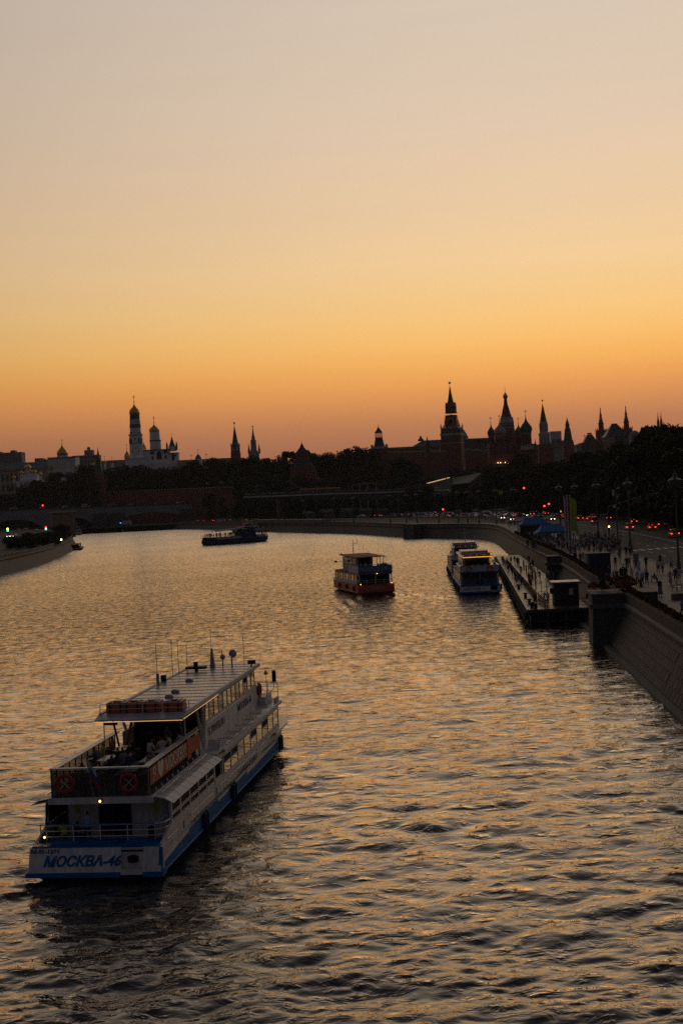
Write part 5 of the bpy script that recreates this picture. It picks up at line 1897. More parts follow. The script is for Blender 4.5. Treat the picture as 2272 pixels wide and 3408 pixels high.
# -- white gothic tower with star, modern block, corner tower, museum towers
T = Tower('white_gothic_tower', 'slim tower with white tracery, green spire and star right of the domed cathedral', 'tower', 1811, 1495, 1480)
T.part('body', 'brick', 4, [('g', 17), (1492, 17)])
T.part('lower_tier', 'stone_w', 4, [(1492, 16), (1450, 15)])
T.part('white_cornice', 'stone_w', 4, [(1450, 16.5), (1440, 15.6)])
T.openings(1484, 1458, 15.4, 3, frac=.28, name='lancet')
T.part('upper_tier', 'stone_w', 8, [(1440, 13), (1404, 12)])
T.openings(1436, 1410, 12.4, 4, frac=.2, name='lancet')
T.part('spire', 'tile_g', 8, [(1406, 11.5), (1344, .7)])
T.star(1333, 4.6)
T.block(-22, 26, 'g', 1478, 'brick', -6, 12, 'curtain_wall')
far_block('glass_office_block', 'pale modern slab block behind the white gothic tower', 1832, 1868, 1470, 1435, 2300, m='plaster', floors=6, cols=6)  # haze over the distant slab put into its lighter plaster colour
far_block('low_building', 'grey stepped roofs between the gothic tower and the corner tower', 1836, 1880, 1495, 1466, 1900, m='concrete', extra=((-20, 10, 1466, 1462, 'roof_d'),), floors=3, cols=6)
T = Tower('corner_tower', 'brick tower with a long tapering tent roof right of the pale slab block', 'tower', 1890, 1490, 1520)
T.part('body', 'brick', 8, [('g', 19), (1488, 18.5), (1474, 17.5), (1466, 16)])
T.part('tent', 'tile_g', 8, [(1466, 14), (1425, 8.5)])
T.part('lantern', 'tile_g', 8, [(1425, 6.8), (1411, 6.5)])
T.part('spire', 'tile_g', 8, [(1412, 6.6), (1394, 1)])
T.part('weather_vane', 'gold', 5, [(1394, 1.2), (1387, .3)])
for px, py, dy_, lb_ in ((2001, 1470, 0, 'dark red museum tower with a spiky tent top, left of the pair'), (2085, 1464, -6, 'dark red museum tower with a spiky tent top, right of the pair')):
    T = Tower('museum_tower', lb_, 'tower', px, py, 1560, group=None)
    q = dy_
    T.part('body', 'brick', 4, [('g', 17), (1432 + q, 16.5)])
    T.pinnacles(1434 + q, 1424 + q, 15.5, 1.8, 'brick')
    T.openings(1452 + q, 1440 + q, 16.7, 3, frac=.25)
    T.part('middle_tier', 'brick', 8, [(1432 + q, 9), (1412 + q, 7.6)])
    T.part('cornice', 'brick', 8, [(1412 + q, 9.5), (1409 + q, 9.5)])
    T.part('upper_tier', 'brick', 8, [(1409 + q, 7.6), (1397 + q, 5.5)])
    T.part('tent', 'stone_w', 8, [(1397 + q, 5), (1384 + q, 3.6), (1383 + q, 4.4), (1376 + q, 2.2)])
    T.part('spike', 'roof_d', 6, [(1376 + q, 2.2), (1364 + q, 1)])
    T.part('eagle_finial', 'gold', 6, [(1364 + q, 1.8), (1358 + q, 1.2), (1356 + q, .3)])
T = Tower('arcade_roof_pavilion', 'dark steep roofed pavilion with roof railings between the two museum towers', 'building', 2052, 1490, 1420)
T.block(-38, 40, 'g', 1452, 'concrete_d', 0, 20, 'body')
T.part('steep_roof', 'roof_d', 4, [(1453, 38), (1412, 10)], dy=10)
T.block(-9, 9, 1412, 1408, 'lamp_iron', 8, 12, 'roof_railing')
T.block(-46, -10, 'g', 1454, 'plaster_t', -6, 0, 'front_wing')
T = Tower('arcade_roof_pavilion', 'smaller dark steep roofed pavilion left of the museum towers', 'building', 1968, 1495, 1420)
T.block(-34, 42, 'g', 1472, 'concrete_d', 0, 20, 'body')
T.part('steep_roof', 'roof_d', 4, [(1473, 26), (1470, 22), (1444, 7)], dy=10)
T.block(-6.5, 6.5, 1443, 1439, 'lamp_iron', 8, 12, 'roof_railing')
T = Tower('lamp_mast', 'tall street mast with cross arms left of the small steep roofed pavilion', 'mast', 1946, 1495, 1400)
T.part('pole', 'lamp_iron', 6, [('g', .9), (1444, .6)])
T.block(-5, 5, 1452, 1450.5, 'lamp_iron', -.3, .3, 'cross_arm')
far_block('low_building', 'low pale roof far behind the small pavilion', 1918, 1946, 1490, 1478, 1700, m='concrete', floors=2, cols=4)
T = Tower('glass_vault', 'pale curved glass roof right of the museum towers', 'building', 2118, 1470, 1500)
T.block(-20, 28, 'g', 1448, 'concrete', 0, 20, 'body')
T.part('vault', 'concrete', 16, [(1449, 18), (1440, 16), (1434, 9), (1431, 2)], dy=10, smooth=True)
for px in (2190, 2200):
    T = Tower('far_spire', 'thin twin spire above the tall trees at the right, the %s one' % ('left' if px < 2195 else 'right'), 'spire', px, 1440, 1700)
    T.part('shaft', 'brick', 8, [('g', 6), (1405, 4), (1398, 3)])
    T.part('spike', 'roof_d', 6, [(1398, 2.6), (1383, 1), (1370, .3)])
T = Tower('roofline_block', 'low roof behind the trees near the right edge', 'building', 2245, 1450, 1500)
T.block(-30, 40, 'g', 1424, 'concrete_d', 0, 20, 'body')

# -- dark red corner tower on the riverside, small pyramid tower and the crenellated walls
T = Tower('corner_tower', 'round dark red brick corner tower with a slim green spire by the far bridge', 'tower', 336, 1690, 1290)
T.part('body', 'brick', 14, [('g', 24), (1640, 22.5), (1612, 22)])
T.part('machicolation', 'brick', 14, [(1616, 22), (1608, 25), (1594, 25), (1594, 22)])
T.part('upper_drum', 'brick', 8, [(1594, 14.5), (1584, 14)])
T.part('tent', 'tile_g', 8, [(1585, 14.5), (1545, 8)])
T.part('lantern', 'tile_g', 8, [(1545, 8), (1530, 7.5)])
T.part('spire', 'tile_g', 8, [(1530, 7), (1496, .8)])
T.part('weather_vane', 'roof_d', 5, [(1496, 1.2), (1489, .4)])
T = Tower('wall_tower', 'small brick tower with a dark pyramid roof and gilt tip left of the corner tower', 'tower', 227, 1690, 1300)
T.part('body', 'brick', 4, [('g', 25), (1664, 24), (1663, 21), (1641, 20)])
T.part('roof', 'tile_g', 4, [(1642, 19), (1610, 4), (1606, 1)])
T.part('finial', 'gold', 6, [(1606, 2), (1602, 2), (1598, .3)])
T = Tower('wall_tower', 'dim tower left of the small pyramid roofed wall tower, almost lost in the trees', 'tower', 78, 1690, 1330)
T.part('body', 'brick', 4, [('g', 22), (1650, 20)])
T.part('roof', 'tile_g', 4, [(1650, 15), (1605, 2)])


def crenel_wall(label, x0, y0, D0, x1, y1, D1, n, drop=14, low=None):
    a, b_ = A(x0, y0, D0), A(x1, y1, D1)
    t = thing('fortress_wall', label, 'wall', (0, 0, 0))
    d = (b_ - a)
    L = Vector((d.x, d.y)).length
    nx_, ny_ = -d.y / L * 1.5, d.x / L * 1.5
    gz = (low if low is not None else hill_z(a.x, min(D0, D1)) - 1)
    mz = 2.2
    b = MB()
    b.hexa([(a.x, a.y, gz), (b_.x, b_.y, gz), (b_.x + nx_, b_.y + ny_, gz), (a.x + nx_, a.y + ny_, gz)],
           [(a.x, a.y, a.z - mz), (b_.x, b_.y, b_.z - mz), (b_.x + nx_, b_.y + ny_, b_.z - mz), (a.x + nx_, a.y + ny_, a.z - mz)], 'brick')
    b.build('wall_body', t)
    mb = MB()
    mb.hexa([(-.31, 0, 0), (.31, 0, 0), (.31, .5, 0), (-.31, .5, 0)], [(-.31, 0, .8), (.31, 0, .8), (.31, .5, .8), (-.31, .5, .8)], 'brick')
    mb.hexa([(-.34, -.03, .8), (0, -.03, .68), (0, .53, .68), (-.34, .53, .8)], [(-.34, -.03, 1.0), (0, -.03, .84), (0, .53, .84), (-.34, .53, 1.0)], 'stone_w')
    mb.hexa([(0, -.03, .68), (.34, -.03, .8), (.34, .53, .8), (0, .53, .68)], [(0, -.03, .84), (.34, -.03, 1.0), (.34, .53, 1.0), (0, .53, .84)], 'stone_w')
    me = mb.mesh('merlon')
    for i in range(n):
        f = (i + .5) / n
        q = a.lerp(b_, f)
        o = link('merlon', me, t, (q.x, q.y, q.z - mz), math.atan2(d.y, d.x))
        o.scale = (L / n / 1.25, 1.6, mz)
    return t


crenel_wall('long brick fortress wall with pale topped merlons running right of the round corner tower', 356, 1636, 1290, 800, 1618, 1240, 46, low=5)
crenel_wall('brick fortress wall left of the clock tower, above the park trees', 1235, 1504, 1270, 1478, 1500, 1330, 34)
crenel_wall('brick fortress wall between the clock tower and the domed cathedral', 1545, 1494, 1330, 1640, 1500, 1300, 14)
crenel_wall('low brick wall left of the round corner tower behind the bridge', -20, 1690, 1330, 320, 1676, 1300, 30, low=5)
# ------------------------------------------------------------ bridges
def arch_bridge():
    t = thing('stone_bridge', 'wide low arch stone bridge far upstream on the left, with cars on it', 'bridge', (0, 0, 0))
    a, b_ = Vector((-420, 1010)), Vector((-120, 1215))
    a = A(-60, 1697, 1190)
    b_ = A(640, 1671, 1222)
    A2, B2 = Vector((a.x, a.y)), Vector((b_.x, b_.y))
    d = (B2 - A2)
    L = d.length
    d.normalize()
    nrm = Vector((-d.y, d.x))
    za, zb = a.z, b_.z

    def along(px):                                                  # distance along the bridge line seen at photo column px
        lo_, hi = 0.0, L
        for _ in range(40):
            m_ = (lo_ + hi) / 2
            q = A2 + d * m_
            v = Vector((q.x, q.y, 10 - EYE))
            x = CX + FOC * v.dot(RGT) / v.dot(FWD)
            if x < px:
                lo_ = m_
            else:
                hi = m_
        return lo_
    arches = [(along(-50), along(150), 13), (along(165), along(318), 12.5), (along(362), along(392), 0), (along(400), along(610), 13.5)]
    b = MB()
    n = 200
    prev = None
    cols = []
    for i in range(n + 1):
        s = L * i / n
        top = za + (zb - za) * i / n
        bot = -1.5
        for s0, s1, zc in arches:
            if s0 < s < s1 and zc:
                u = (s - (s0 + s1) / 2) / ((s1 - s0) / 2)
                base = 6.4 if s0 > along(380) else .5
                bot = base + (zc - base) * math.sqrt(max(0, 1 - u * u))
        cols.append((s, bot, top - 1.4))
    for (s0, b0, t0), (s1, b1, t1) in zip(cols[:-1], cols[1:]):
        q0, q1 = A2 + d * s0, A2 + d * s1
        w_ = nrm * 24
        b.hexa([(q0.x, q0.y, b0), (q1.x, q1.y, b1), (q1.x + w_.x, q1.y + w_.y, b1), (q0.x + w_.x, q0.y + w_.y, b0)],
               [(q0.x, q0.y, t0), (q1.x, q1.y, t1), (q1.x + w_.x, q1.y + w_.y, t1), (q0.x + w_.x, q0.y + w_.y, t0)], 'concrete')
    b.build('arched_span', t)
    c = MB()
    for dd in (0, 23.6):
        e = A2 + nrm * (dd - .4)
        f = B2 + nrm * (dd - .4)
        c.hexa([(e.x, e.y, za - 1.4), (f.x, f.y, zb - 1.4), (f.x + nrm.x * .8, f.y + nrm.y * .8, zb - 1.4), (e.x + nrm.x * .8, e.y + nrm.y * .8, za - 1.4)],
               [(e.x, e.y, za - .2), (f.x, f.y, zb - .2), (f.x + nrm.x * .8, f.y + nrm.y * .8, zb - .2), (e.x + nrm.x * .8, e.y + nrm.y * .8, za - .2)], 'granite')
    c.build('parapet', t)
    dk = MB()
    e, f = A2 + nrm * .4, B2 + nrm * .4
    dk.hexa([(e.x, e.y, za - 1.5), (f.x, f.y, zb - 1.5), (f.x + nrm.x * 23, f.y + nrm.y * 23, zb - 1.5), (e.x + nrm.x * 23, e.y + nrm.y * 23, za - 1.5)],
            [(e.x, e.y, za - 1.2), (f.x, f.y, zb - 1.2), (f.x + nrm.x * 23, f.y + nrm.y * 23, zb - 1.2), (e.x + nrm.x * 23, e.y + nrm.y * 23, za - 1.2)], 'asphalt')
    dk.build('deck', t)
    for px in (335, 392, 622):
        s = along(px)
        q = A2 + d * s - nrm * 1.6
        MB().loft([(7.5, -1.5), (7.0, 3), (6.6, 3.2), (6.2, 15)], 8, 'granite', c=(q.x, q.y), rot=.4).build('pier', t)
    return A2, d, nrm, L, za, zb


BR = arch_bridge()


def floating_bridge():
    t = thing('footbridge', 'cantilevered park footbridge with a long flat deck crowded with visitors', 'bridge', (0, 0, 0))
    # pixel column, row of the soffit's upper edge, distance
    top = [(810, 1652, 830), (900, 1649, 838), (1100, 1641, 862), (1250, 1637, 885), (1420, 1630, 910), (1490, 1628, 930)]
    bot = [1660, 1660, 1663, 1662, 1655, 1648]
    b, g, s = MB(), MB(), MB()
    P_ = [A(*q) for q in top]
    Q_ = [A(q[0], yb, q[2]) for q, yb in zip(top, bot)]
    for i in range(len(P_) - 1):
        a, c, a2, c2 = P_[i], P_[i + 1], Q_[i], Q_[i + 1]
        w_ = Vector((1.5, 9, 0))
        b.hexa([a - Vector((0, 0, .9)), c - Vector((0, 0, .9)), c + w_ - Vector((0, 0, .9)), a + w_ - Vector((0, 0, .9))], [a, c, c + w_, a + w_], 'stone_w')
        m1 = Vector((1, 3, 0))
        m2 = Vector((1, 6, 0))
        s.hexa([a2 + m1, c2 + m1, c2 + m2, a2 + m2], [a + Vector((.2, .8, -.9)), c + Vector((.2, .8, -.9)), c + Vector((.2, 8, -.9)), a + Vector((.2, 8, -.9))], 'concrete_d')
        n = int((c - a).length / 2.4)
        for k in range(n):
            q = a.lerp(c, k / n)
            g.tube(q, q + Vector((0, 0, 1.25)), .05, 'steel', 4)
        g.tube(a + Vector((0, 0, 1.25)), c + Vector((0, 0, 1.25)), .05, 'steel', 4)
        g.hexa([a, c, c + Vector((0, .05, 0)), a + Vector((0, .05, 0))], [a + Vector((0, 0, .9)), c + Vector((0, 0, .9)), c + Vector((0, .05, .9)), a + Vector((0, .05, .9))], 'panel')
    b.build('deck', t)
    s.build('box_girder', t)
    g.build('glass_railing', t)
    for px, D in ((925, 850), (1330, 905)):
        q = A(px, 1665, D)
        MB().loft([(1.1, 0), (1.1, q.z)], 10, 'concrete_d', c=(q.x, q.y + 4)).build('column', t)
    # long pane behind the railing with the sunset's reflection painted as its orange colour
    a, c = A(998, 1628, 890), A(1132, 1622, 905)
    MB().hexa([a - Vector((0, 0, 1.2)), c - Vector((0, 0, 1.2)), c + Vector((0, 2, -1.2)), a + Vector((0, 2, -1.2))], [a, c, c + Vector((0, 2.2, .2)), a + Vector((0, 2.2, .2))], 'orange_roof').build('sunset_painted_canopy', t)
    return P_


FB = floating_bridge()
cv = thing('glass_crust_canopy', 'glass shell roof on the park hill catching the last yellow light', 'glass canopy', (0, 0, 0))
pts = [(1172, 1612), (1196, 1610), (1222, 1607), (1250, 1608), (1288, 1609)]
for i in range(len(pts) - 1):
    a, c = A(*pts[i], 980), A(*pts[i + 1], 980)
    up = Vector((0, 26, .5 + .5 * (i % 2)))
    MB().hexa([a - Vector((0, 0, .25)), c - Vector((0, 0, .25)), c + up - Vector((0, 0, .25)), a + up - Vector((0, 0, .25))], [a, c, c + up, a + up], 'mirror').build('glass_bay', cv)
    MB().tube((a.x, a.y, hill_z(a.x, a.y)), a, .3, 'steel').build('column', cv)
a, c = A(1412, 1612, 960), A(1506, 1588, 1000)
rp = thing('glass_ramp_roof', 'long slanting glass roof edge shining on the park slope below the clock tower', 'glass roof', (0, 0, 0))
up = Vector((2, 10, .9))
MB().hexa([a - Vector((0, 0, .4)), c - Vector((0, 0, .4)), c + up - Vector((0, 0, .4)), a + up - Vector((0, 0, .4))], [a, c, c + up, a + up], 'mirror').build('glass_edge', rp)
MB().hexa([(a.x, a.y + .5, 6), (c.x, c.y + .5, 6), (c.x, c.y + 8, 6), (a.x, a.y + 8, 6)], [a + Vector((0, .5, -.5)), c + Vector((0, .5, -.5)), c + Vector((0, 8, -.5)), a + Vector((0, 8, -.5))], 'concrete_d').build('retaining_wall', rp)
# sloping lawn of the park and the pale ramp
lawn = MB()
q = [A(1420, 1640, 960), A(1570, 1640, 975), A(1590, 1575, 1060), A(1480, 1595, 1040)]
lawn.hexa([Vector((v.x, v.y, 5)) for v in q], q, 'grass')
lawn.build('lawn_slope', kind='structure')
q = [A(1500, 1612, 955), A(1560, 1606, 955), A(1600, 1574, 1000), A(1580, 1574, 1000)]
ramp = MB()
ramp.hexa([Vector((v.x, v.y, v.z - .8)) for v in q], q, 'concrete_d')
ramp.hexa([Vector((v.x, v.y + .6, 4)) for v in q], [Vector((v.x, v.y + .6, v.z - .8)) for v in q], 'ground')
ramp.build('pale_ramp', kind='structure')
# amphitheatre-like pale terraces under the footbridge
tr_ = thing('terrace_building', 'low pale terrace with a flat roof under the park footbridge', 'building', (0, 0, 0))
for i, (x0, x1, y0, y1, D) in enumerate(((955, 1290, 1712, 1706, 930), (1000, 1250, 1706, 1700, 945), (1060, 1200, 1700, 1694, 960))):
    a, c = A(x0, y0, D), A(x1, y0 - 8, D)
    MB().box(a.x, c.x, D, D + 14, 5, max(a.z, c.z) + .4, 'concrete_d').build('terrace_step', tr_)
# low river landing cut into the quay wall
ld = thing('river_landing', 'dark low landing recess under the quay road, behind the blue boat', 'landing', (0, 0, 0))
a, c = G(868, 1766), G(1092, 1772)
b = MB()
d2 = Vector((c.x - a.x, c.y - a.y)).normalized()
for f0, f1, z0, z1, m_ in ((0, 1, -1, 1.2, 'granite_l'), (.05, .95, 1.2, 5.0, 'dark'), (0, 1, 5.0, 6.9, 'granite_l')):
    p0, p1 = a.lerp(c, f0), a.lerp(c, f1)
    k = Vector((d2.y, -d2.x, 0)) * -1
    dd = Vector((-3.2, -4.6, 0)) * (1.0 if m_ == 'granite_l' else .8)
    b.hexa([(p0 + dd).to_tuple()[:2] + (z0,), (p1 + dd).to_tuple()[:2] + (z0,), (p1.x + 2, p1.y + 4, z0), (p0.x + 2, p0.y + 4, z0)],
           [(p0 + dd).to_tuple()[:2] + (z1,), (p1 + dd).to_tuple()[:2] + (z1,), (p1.x + 2, p1.y + 4, z1), (p0.x + 2, p0.y + 4, z1)], m_)
b.build('landing_wall', ld)
for k in range(9):
    q = a.lerp(c, .08 + k * .105)
    MB().box(q.x - 3.3, q.x - 2.6, q.y - 5.0, q.y - 4.3, 1.2, 5.0, 'granite').build('pier', ld)

# left bank: beige building
T = Tower('beige_riverside_building', 'plain beige riverside building with a pale cornice on the left bank', 'building', 218, 1812, 705, yaw=math.radians(12), ground=QZ)
T.block(-38, 36, 'g', 1766, 'plaster_t', 0, 26, 'ground_floor')
T.block(-38.5, 36.5, 1766, 1763.5, 'stone_w', -.3, 26, 'string_course')
T.block(-39, 36, 1763.5, 1706, 'plaster_t', .1, 26, 'upper_floor')
T.block(-41, 38, 1706, 1701, 'stone_w', -.6, 27, 'cornice')
for k in range(3):
    T.block(-30 + k * 22, -22 + k * 22, 1804, 1776, 'roof_d', -.08, .2, 'blind_window')
T.block(10, 17, 1812, 1750, 'dark_cab', -2.5, -.4, 'side_hut')
# ------------------------------------------------------------ trees
def leaf_crown(seed, kind='round', n=1500, mats=('leaf', 'leaf2')):
    """crown of unit height 1 (z from .22 to 1) and about .7 wide: many leaf clumps"""
    rg = np.random.RandomState(seed)
    lobes = []
    if kind == 'round':
        for i in range(13):
            a, h = rg.rand() * 6.28, .20 + .66 * rg.rand()
            r = .20 * rg.rand() ** .5 * (1.25 - abs(h - .55) * 1.3)
            lobes.append((r * math.cos(a), r * math.sin(a), h, .13 + .09 * rg.rand()))
        lobes.append((0, 0, .82, .16))
    elif kind == 'tall':
        for i in range(14):
            a, h = rg.rand() * 6.28, .28 + .62 * rg.rand()
            r = .13 * rg.rand() ** .5
            lobes.append((r * math.cos(a), r * math.sin(a), h, .09 + .07 * rg.rand()))
        lobes.append((0.02, 0, .9, .09))
    else:
        for i in range(12):
            h = .18 + .78 * i / 11
            for k in range(3):
                a = rg.rand() * 6.28
                r = .12 * (1 - h) + .02
                lobes.append((r * math.cos(a), r * math.sin(a), h, .10 * (1.08 - h) + .012))
    tot = sum(l[3] ** 2 for l in lobes)
    vs, fs, mi = [], [], []
    for l in lobes:
        k = int(n * l[3] ** 2 / tot)
        for _ in range(k):
            v = rg.randn(3)
            v /= np.linalg.norm(v)
            rr = l[3] * (rg.rand() ** .35) * (1 + .25 * (rg.rand() > .85))
            c = np.array(l[:3]) + v * rr * np.array([1, 1, .85])
            if c[2] > 1.0:
                c[2] = 1.0 - .02 * rg.rand()
            s = .012 + .018 * rg.rand()
            e1 = rg.randn(3)
            e1 /= np.linalg.norm(e1)
            e2 = np.cross(e1, v + .3 * rg.randn(3))
            e2 /= (np.linalg.norm(e2) + 1e-6)
            b0 = len(vs)
            vs += [tuple(c + e1 * s * 1.4), tuple(c + e2 * s), tuple(c - e1 * s * 1.2), tuple(c - e2 * s * .9)]
            fs.append((b0, b0 + 1, b0 + 2, b0 + 3))
            mi.append(rg.randint(2))
    b = MB()
    b.slot(mats[0])
    b.slot(mats[1])
    b.v, b.f, b.mi = vs, fs, mi
    return b.mesh('crown')


def trunk_mesh(seed, conifer=False):
    rg = random.Random(seed)
    b = MB()
    b.tube((0, 0, -.02), (.005, 0, .35), .022, 'bark', 7, r2=.015)
    b.tube((.005, 0, .35), (0, .01, .8), .015, 'bark', 6, r2=.005)
    if not conifer:
        for k in range(6):
            a = rg.random() * 6.28
            z = .22 + .07 * k
            b.tube((0, 0, z), (.17 * math.cos(a), .17 * math.sin(a), z + .2), .009, 'bark', 5, r2=.003)
    return b.mesh('trunk')


CROWNS = [(leaf_crown(11, 'round', 1900), trunk_mesh(1)), (leaf_crown(12, 'round', 1900), trunk_mesh(2)), (leaf_crown(13, 'round', 1900), trunk_mesh(3)), (leaf_crown(14, 'tall', 1900), trunk_mesh(4))]
CONIF = (leaf_crown(15, 'conifer', 1100), trunk_mesh(5, True))
BIG = [(leaf_crown(21, 'round', 6500), trunk_mesh(6)), (leaf_crown(22, 'tall', 6000), trunk_mesh(7)), (leaf_crown(23, 'round', 6500), trunk_mesh(8)), (leaf_crown(24, 'tall', 6000), trunk_mesh(9))]


def tree(px, ytop, D, label, group=None, kind=None, width=1.0, gz=None, set_=None):
    p_ = A(px, ytop, D)
    g = hill_z(p_.x, D) - .3 if gz is None else gz
    h = p_.z - g
    if h < 3:
        return
    cr, tr = kind or R.choice(set_ or CROWNS)
    o = thing('tree', label, 'tree', (p_.x, D, g), R.random() * 6.28, group)
    wd = h * (1.0 if h < 24 else 24.0 / h) * width
    for nm, me in (('crown', cr), ('trunk', tr)):
        link(nm, me, o, scale=(wd, wd, h))
    return o


contour = [(0, 1634), (48, 1619), (97, 1600), (131, 1590), (170, 1576), (208, 1561), (271, 1551), (310, 1544), (368, 1560), (388, 1551), (427, 1544), (485, 1551), (514, 1547), (552, 1549), (582, 1542), (625, 1534),
           (680, 1530), (716, 1524), (760, 1528), (803, 1517), (852, 1512), (871, 1522), (890, 1526), (910, 1514), (949, 1504), (983, 1497), (1036, 1500), (1075, 1497), (1100, 1508), (1143, 1492), (1182, 1480), (1215, 1475), (1236, 1492),
           (1293, 1526), (1346, 1517), (1383, 1530), (1395, 1552), (1470, 1552), (1570, 1540), (1640, 1548), (1720, 1520), (1760, 1545), (1800, 1520), (1850, 1500)]


def top_at(x):
    for (a, ya), (b_, yb) in zip(contour[:-1], contour[1:]):
        if a <= x <= b_:
            return ya + (yb - ya) * (x - a) / (b_ - a)
    return contour[0][1] if x < 0 else contour[-1][1]


lab1 = 'dark leafy tree in the wooded slope below the fortress, crown against the dusk sky'
lab2 = 'dark leafy tree inside the wooded slope below the fortress'
lab3 = 'dark low tree at the foot of the wooded slope behind the quay road'
MARKS = [(30, 'the palace'), (211, 'the big gold dome'), (336, 'the round corner tower'), (456, 'the bell tower'), (575, 'the belfry'), (661, 'the pale domed hall'), (785, 'the green spire'), (845, 'the stepped spire'), (925, 'the gap left of the squat tower'), (1010, 'the squat tower'), (1110, 'the ridge right of the squat tower'), (1190, 'the highest tree mound'), (1263, 'the lantern tower'), (1346, 'the long green roof'), (1423, 'the wall turret'),
         (1500, 'the clock tower'), (1590, 'the curved dome roof'), (1690, 'the domed cathedral'), (1811, 'the white gothic tower'), (1890, 'the tapering corner tower'), (1968, 'the small steep roof'), (2050, 'the two museum towers'), (2120, 'the glass vault'), (2195, 'the thin twin spires'), (2300, 'the right edge')]


def by(px):
    q = min(MARKS, key=lambda q: abs(q[0] - px))
    return ('left below ' if px < q[0] - 7 else 'right below ' if px > q[0] + 7 else 'straight below ') + q[1]


x = -20
while x < 1400:
    D = (1300 if x < 800 else 1235) + R.uniform(0, 40)
    tree(x, top_at(x) + R.uniform(-4, 7), D, 'dark treetop on the slope skyline, ' + by(x), 'trees along the top of the wooded slope', width=1.15)
    x += R.uniform(17, 28)
for off, D, st in ((20, 1275, 28), (42, 1240, 32), (66, 1200, 36), (92, 1160, 40), (118, 1120, 44), (138, 1085, 44)):
    x = -10
    while x < 1420:
        y = top_at(x) + off + R.uniform(-8, 8)
        ok = not (940 < x < 1080 and off < 70) and not (1225 < x < 1310 and off < 48)
        dd = D + R.uniform(-12, 12)
        if x < 800:
            dd = 1310 + (off % 7) * 3
            if x < 320:
                dd = 1240 + (140 - off) * .3
                ok = y < 1668
            else:
                ok = ok and y < 1606
        if ok:
            tree(x, y, dd, ('dark tree in the wooded slope, ' if off < 70 else 'dark low tree at the slope foot, ') + by(x), 'trees inside the wooded slope' if off < 70 else 'trees at the foot of the wooded slope', width=1.3)
        x += R.uniform(.75, 1.2) * st
for px in (935, 950, 968, 985, 1035, 1050, 1064, 1080, 1096, 1000, 1020):
    tree(px, 1548 + R.uniform(-14, 14), 1262 + R.uniform(0, 20), 'dark tree just behind the squat pyramid roofed tower', 'trees behind the pyramid roofed tower', width=1.3)
# park trees right of the lawn and in front of the cathedral
for px, yt, D in ((1410, 1600, 880), (1375, 1608, 900), (1440, 1590, 1040), (1530, 1558, 1060), (1570, 1555, 1090), (1600, 1550, 1080), (1632, 1545, 1100), (1660, 1548, 1090), (1700, 1512, 1000), (1722, 1508, 1010), (1748, 1516, 1000), (1690, 1540, 960),
                  (1770, 1548, 900), (1740, 1560, 880), (1700, 1570, 860), (1660, 1585, 860), (1620, 1600, 860), (1580, 1612, 850), (1540, 1625, 850), (1500, 1640, 840), (1460, 1646, 850), (1600, 1640, 780), (1550, 1655, 770), (1500, 1665, 790), (1390, 1668, 820),
                  (1340, 1668, 890), (1300, 1672, 900), (1240, 1672, 905), (1180, 1672, 900), (1120, 1670, 890), (1060, 1668, 880), (1000, 1668, 870), (960, 1662, 865), (880, 1672, 1000), (840, 1668, 1010), (790, 1660, 1020), (740, 1655, 1040), (700, 1640, 1060)):
    tree(px, yt, D, 'dark park tree behind the quay road, ' + by(px), 'park trees behind the quay road' if px > 1400 else 'trees under the footbridge')
for px, yt in ((1540, 1545), (1590, 1538), (1612, 1548), (1655, 1540), (1650, 1552)):
    tree(px, yt, 1120, 'small pointed conifer standing before the fortress wall', 'conifers before the fortress wall', kind=CONIF)
# the high trees right of the road
rc = [(1790, 1540), (1830, 1532), (1870, 1528), (1905, 1505), (1950, 1503), (1990, 1498), (2030, 1495), (2068, 1465), (2110, 1462), (2148, 1418), (2172, 1407), (2206, 1412), (2240, 1432), (2262, 1410), (2290, 1420), (2330, 1415)]


def rtop(x):
    for (a, ya), (b_, yb) in zip(rc[:-1], rc[1:]):
        if a <= x <= b_:
            return ya + (yb - ya) * (x - a) / (b_ - a)
    return rc[-1][1]


lr = 'tall tree right of the road, crown against sky, '
lr2 = 'tall dense tree of the dark roadside row, '
for px, yt in rc:
    D = 820 - (px - 1790) * .78
    tree(px, yt + 2, D, lr + by(px), 'trees in the dark row right of the road', set_=BIG, width=1.0)
    tree(px + R.uniform(-12, 12), yt + 30, D - 18, lr2 + by(px), 'trees inside the dark row right of the road', set_=BIG)
x = 1740
while x < 2340:
    yt = rtop(max(1790, x)) + R.uniform(50, 75)
    D = 770 - (x - 1740) * .76
    tree(x, yt, D, lr2 + by(x), 'trees inside the dark row right of the road', set_=BIG, width=1.1)
    tree(x + 15, yt + 60, D - 14, lr2 + by(x), 'trees inside the dark row right of the road', set_=BIG, width=1.2)
    x += R.uniform(26, 38)
x = 1720
while x < 2300:                                                     # shrubs at their foot
    D = 760 - (x - 1720) * .72
    tree(x, 1640 + (x - 1720) * .02 + R.uniform(-6, 6), D, 'dark shrub at the foot of the tall row right of the road', 'shrubs at the foot of the tall trees', width=1.6)
    x += R.uniform(30, 44)
# left bank hedge and trees
for px, yt, D in ((30, 1786, 520), (52, 1780, 520), (75, 1776, 530), (98, 1772, 535), (122, 1770, 540), (146, 1766, 545), (170, 1764, 560), (190, 1768, 570), (60, 1790, 500), (110, 1786, 510), (150, 1784, 520), (182, 1780, 545), (196, 1745, 600), (90, 1776, 560)):
    tree(px, yt, D, 'dark bush in the clipped row on the left bank quay', 'bushes along the left bank quay', width=1.7)

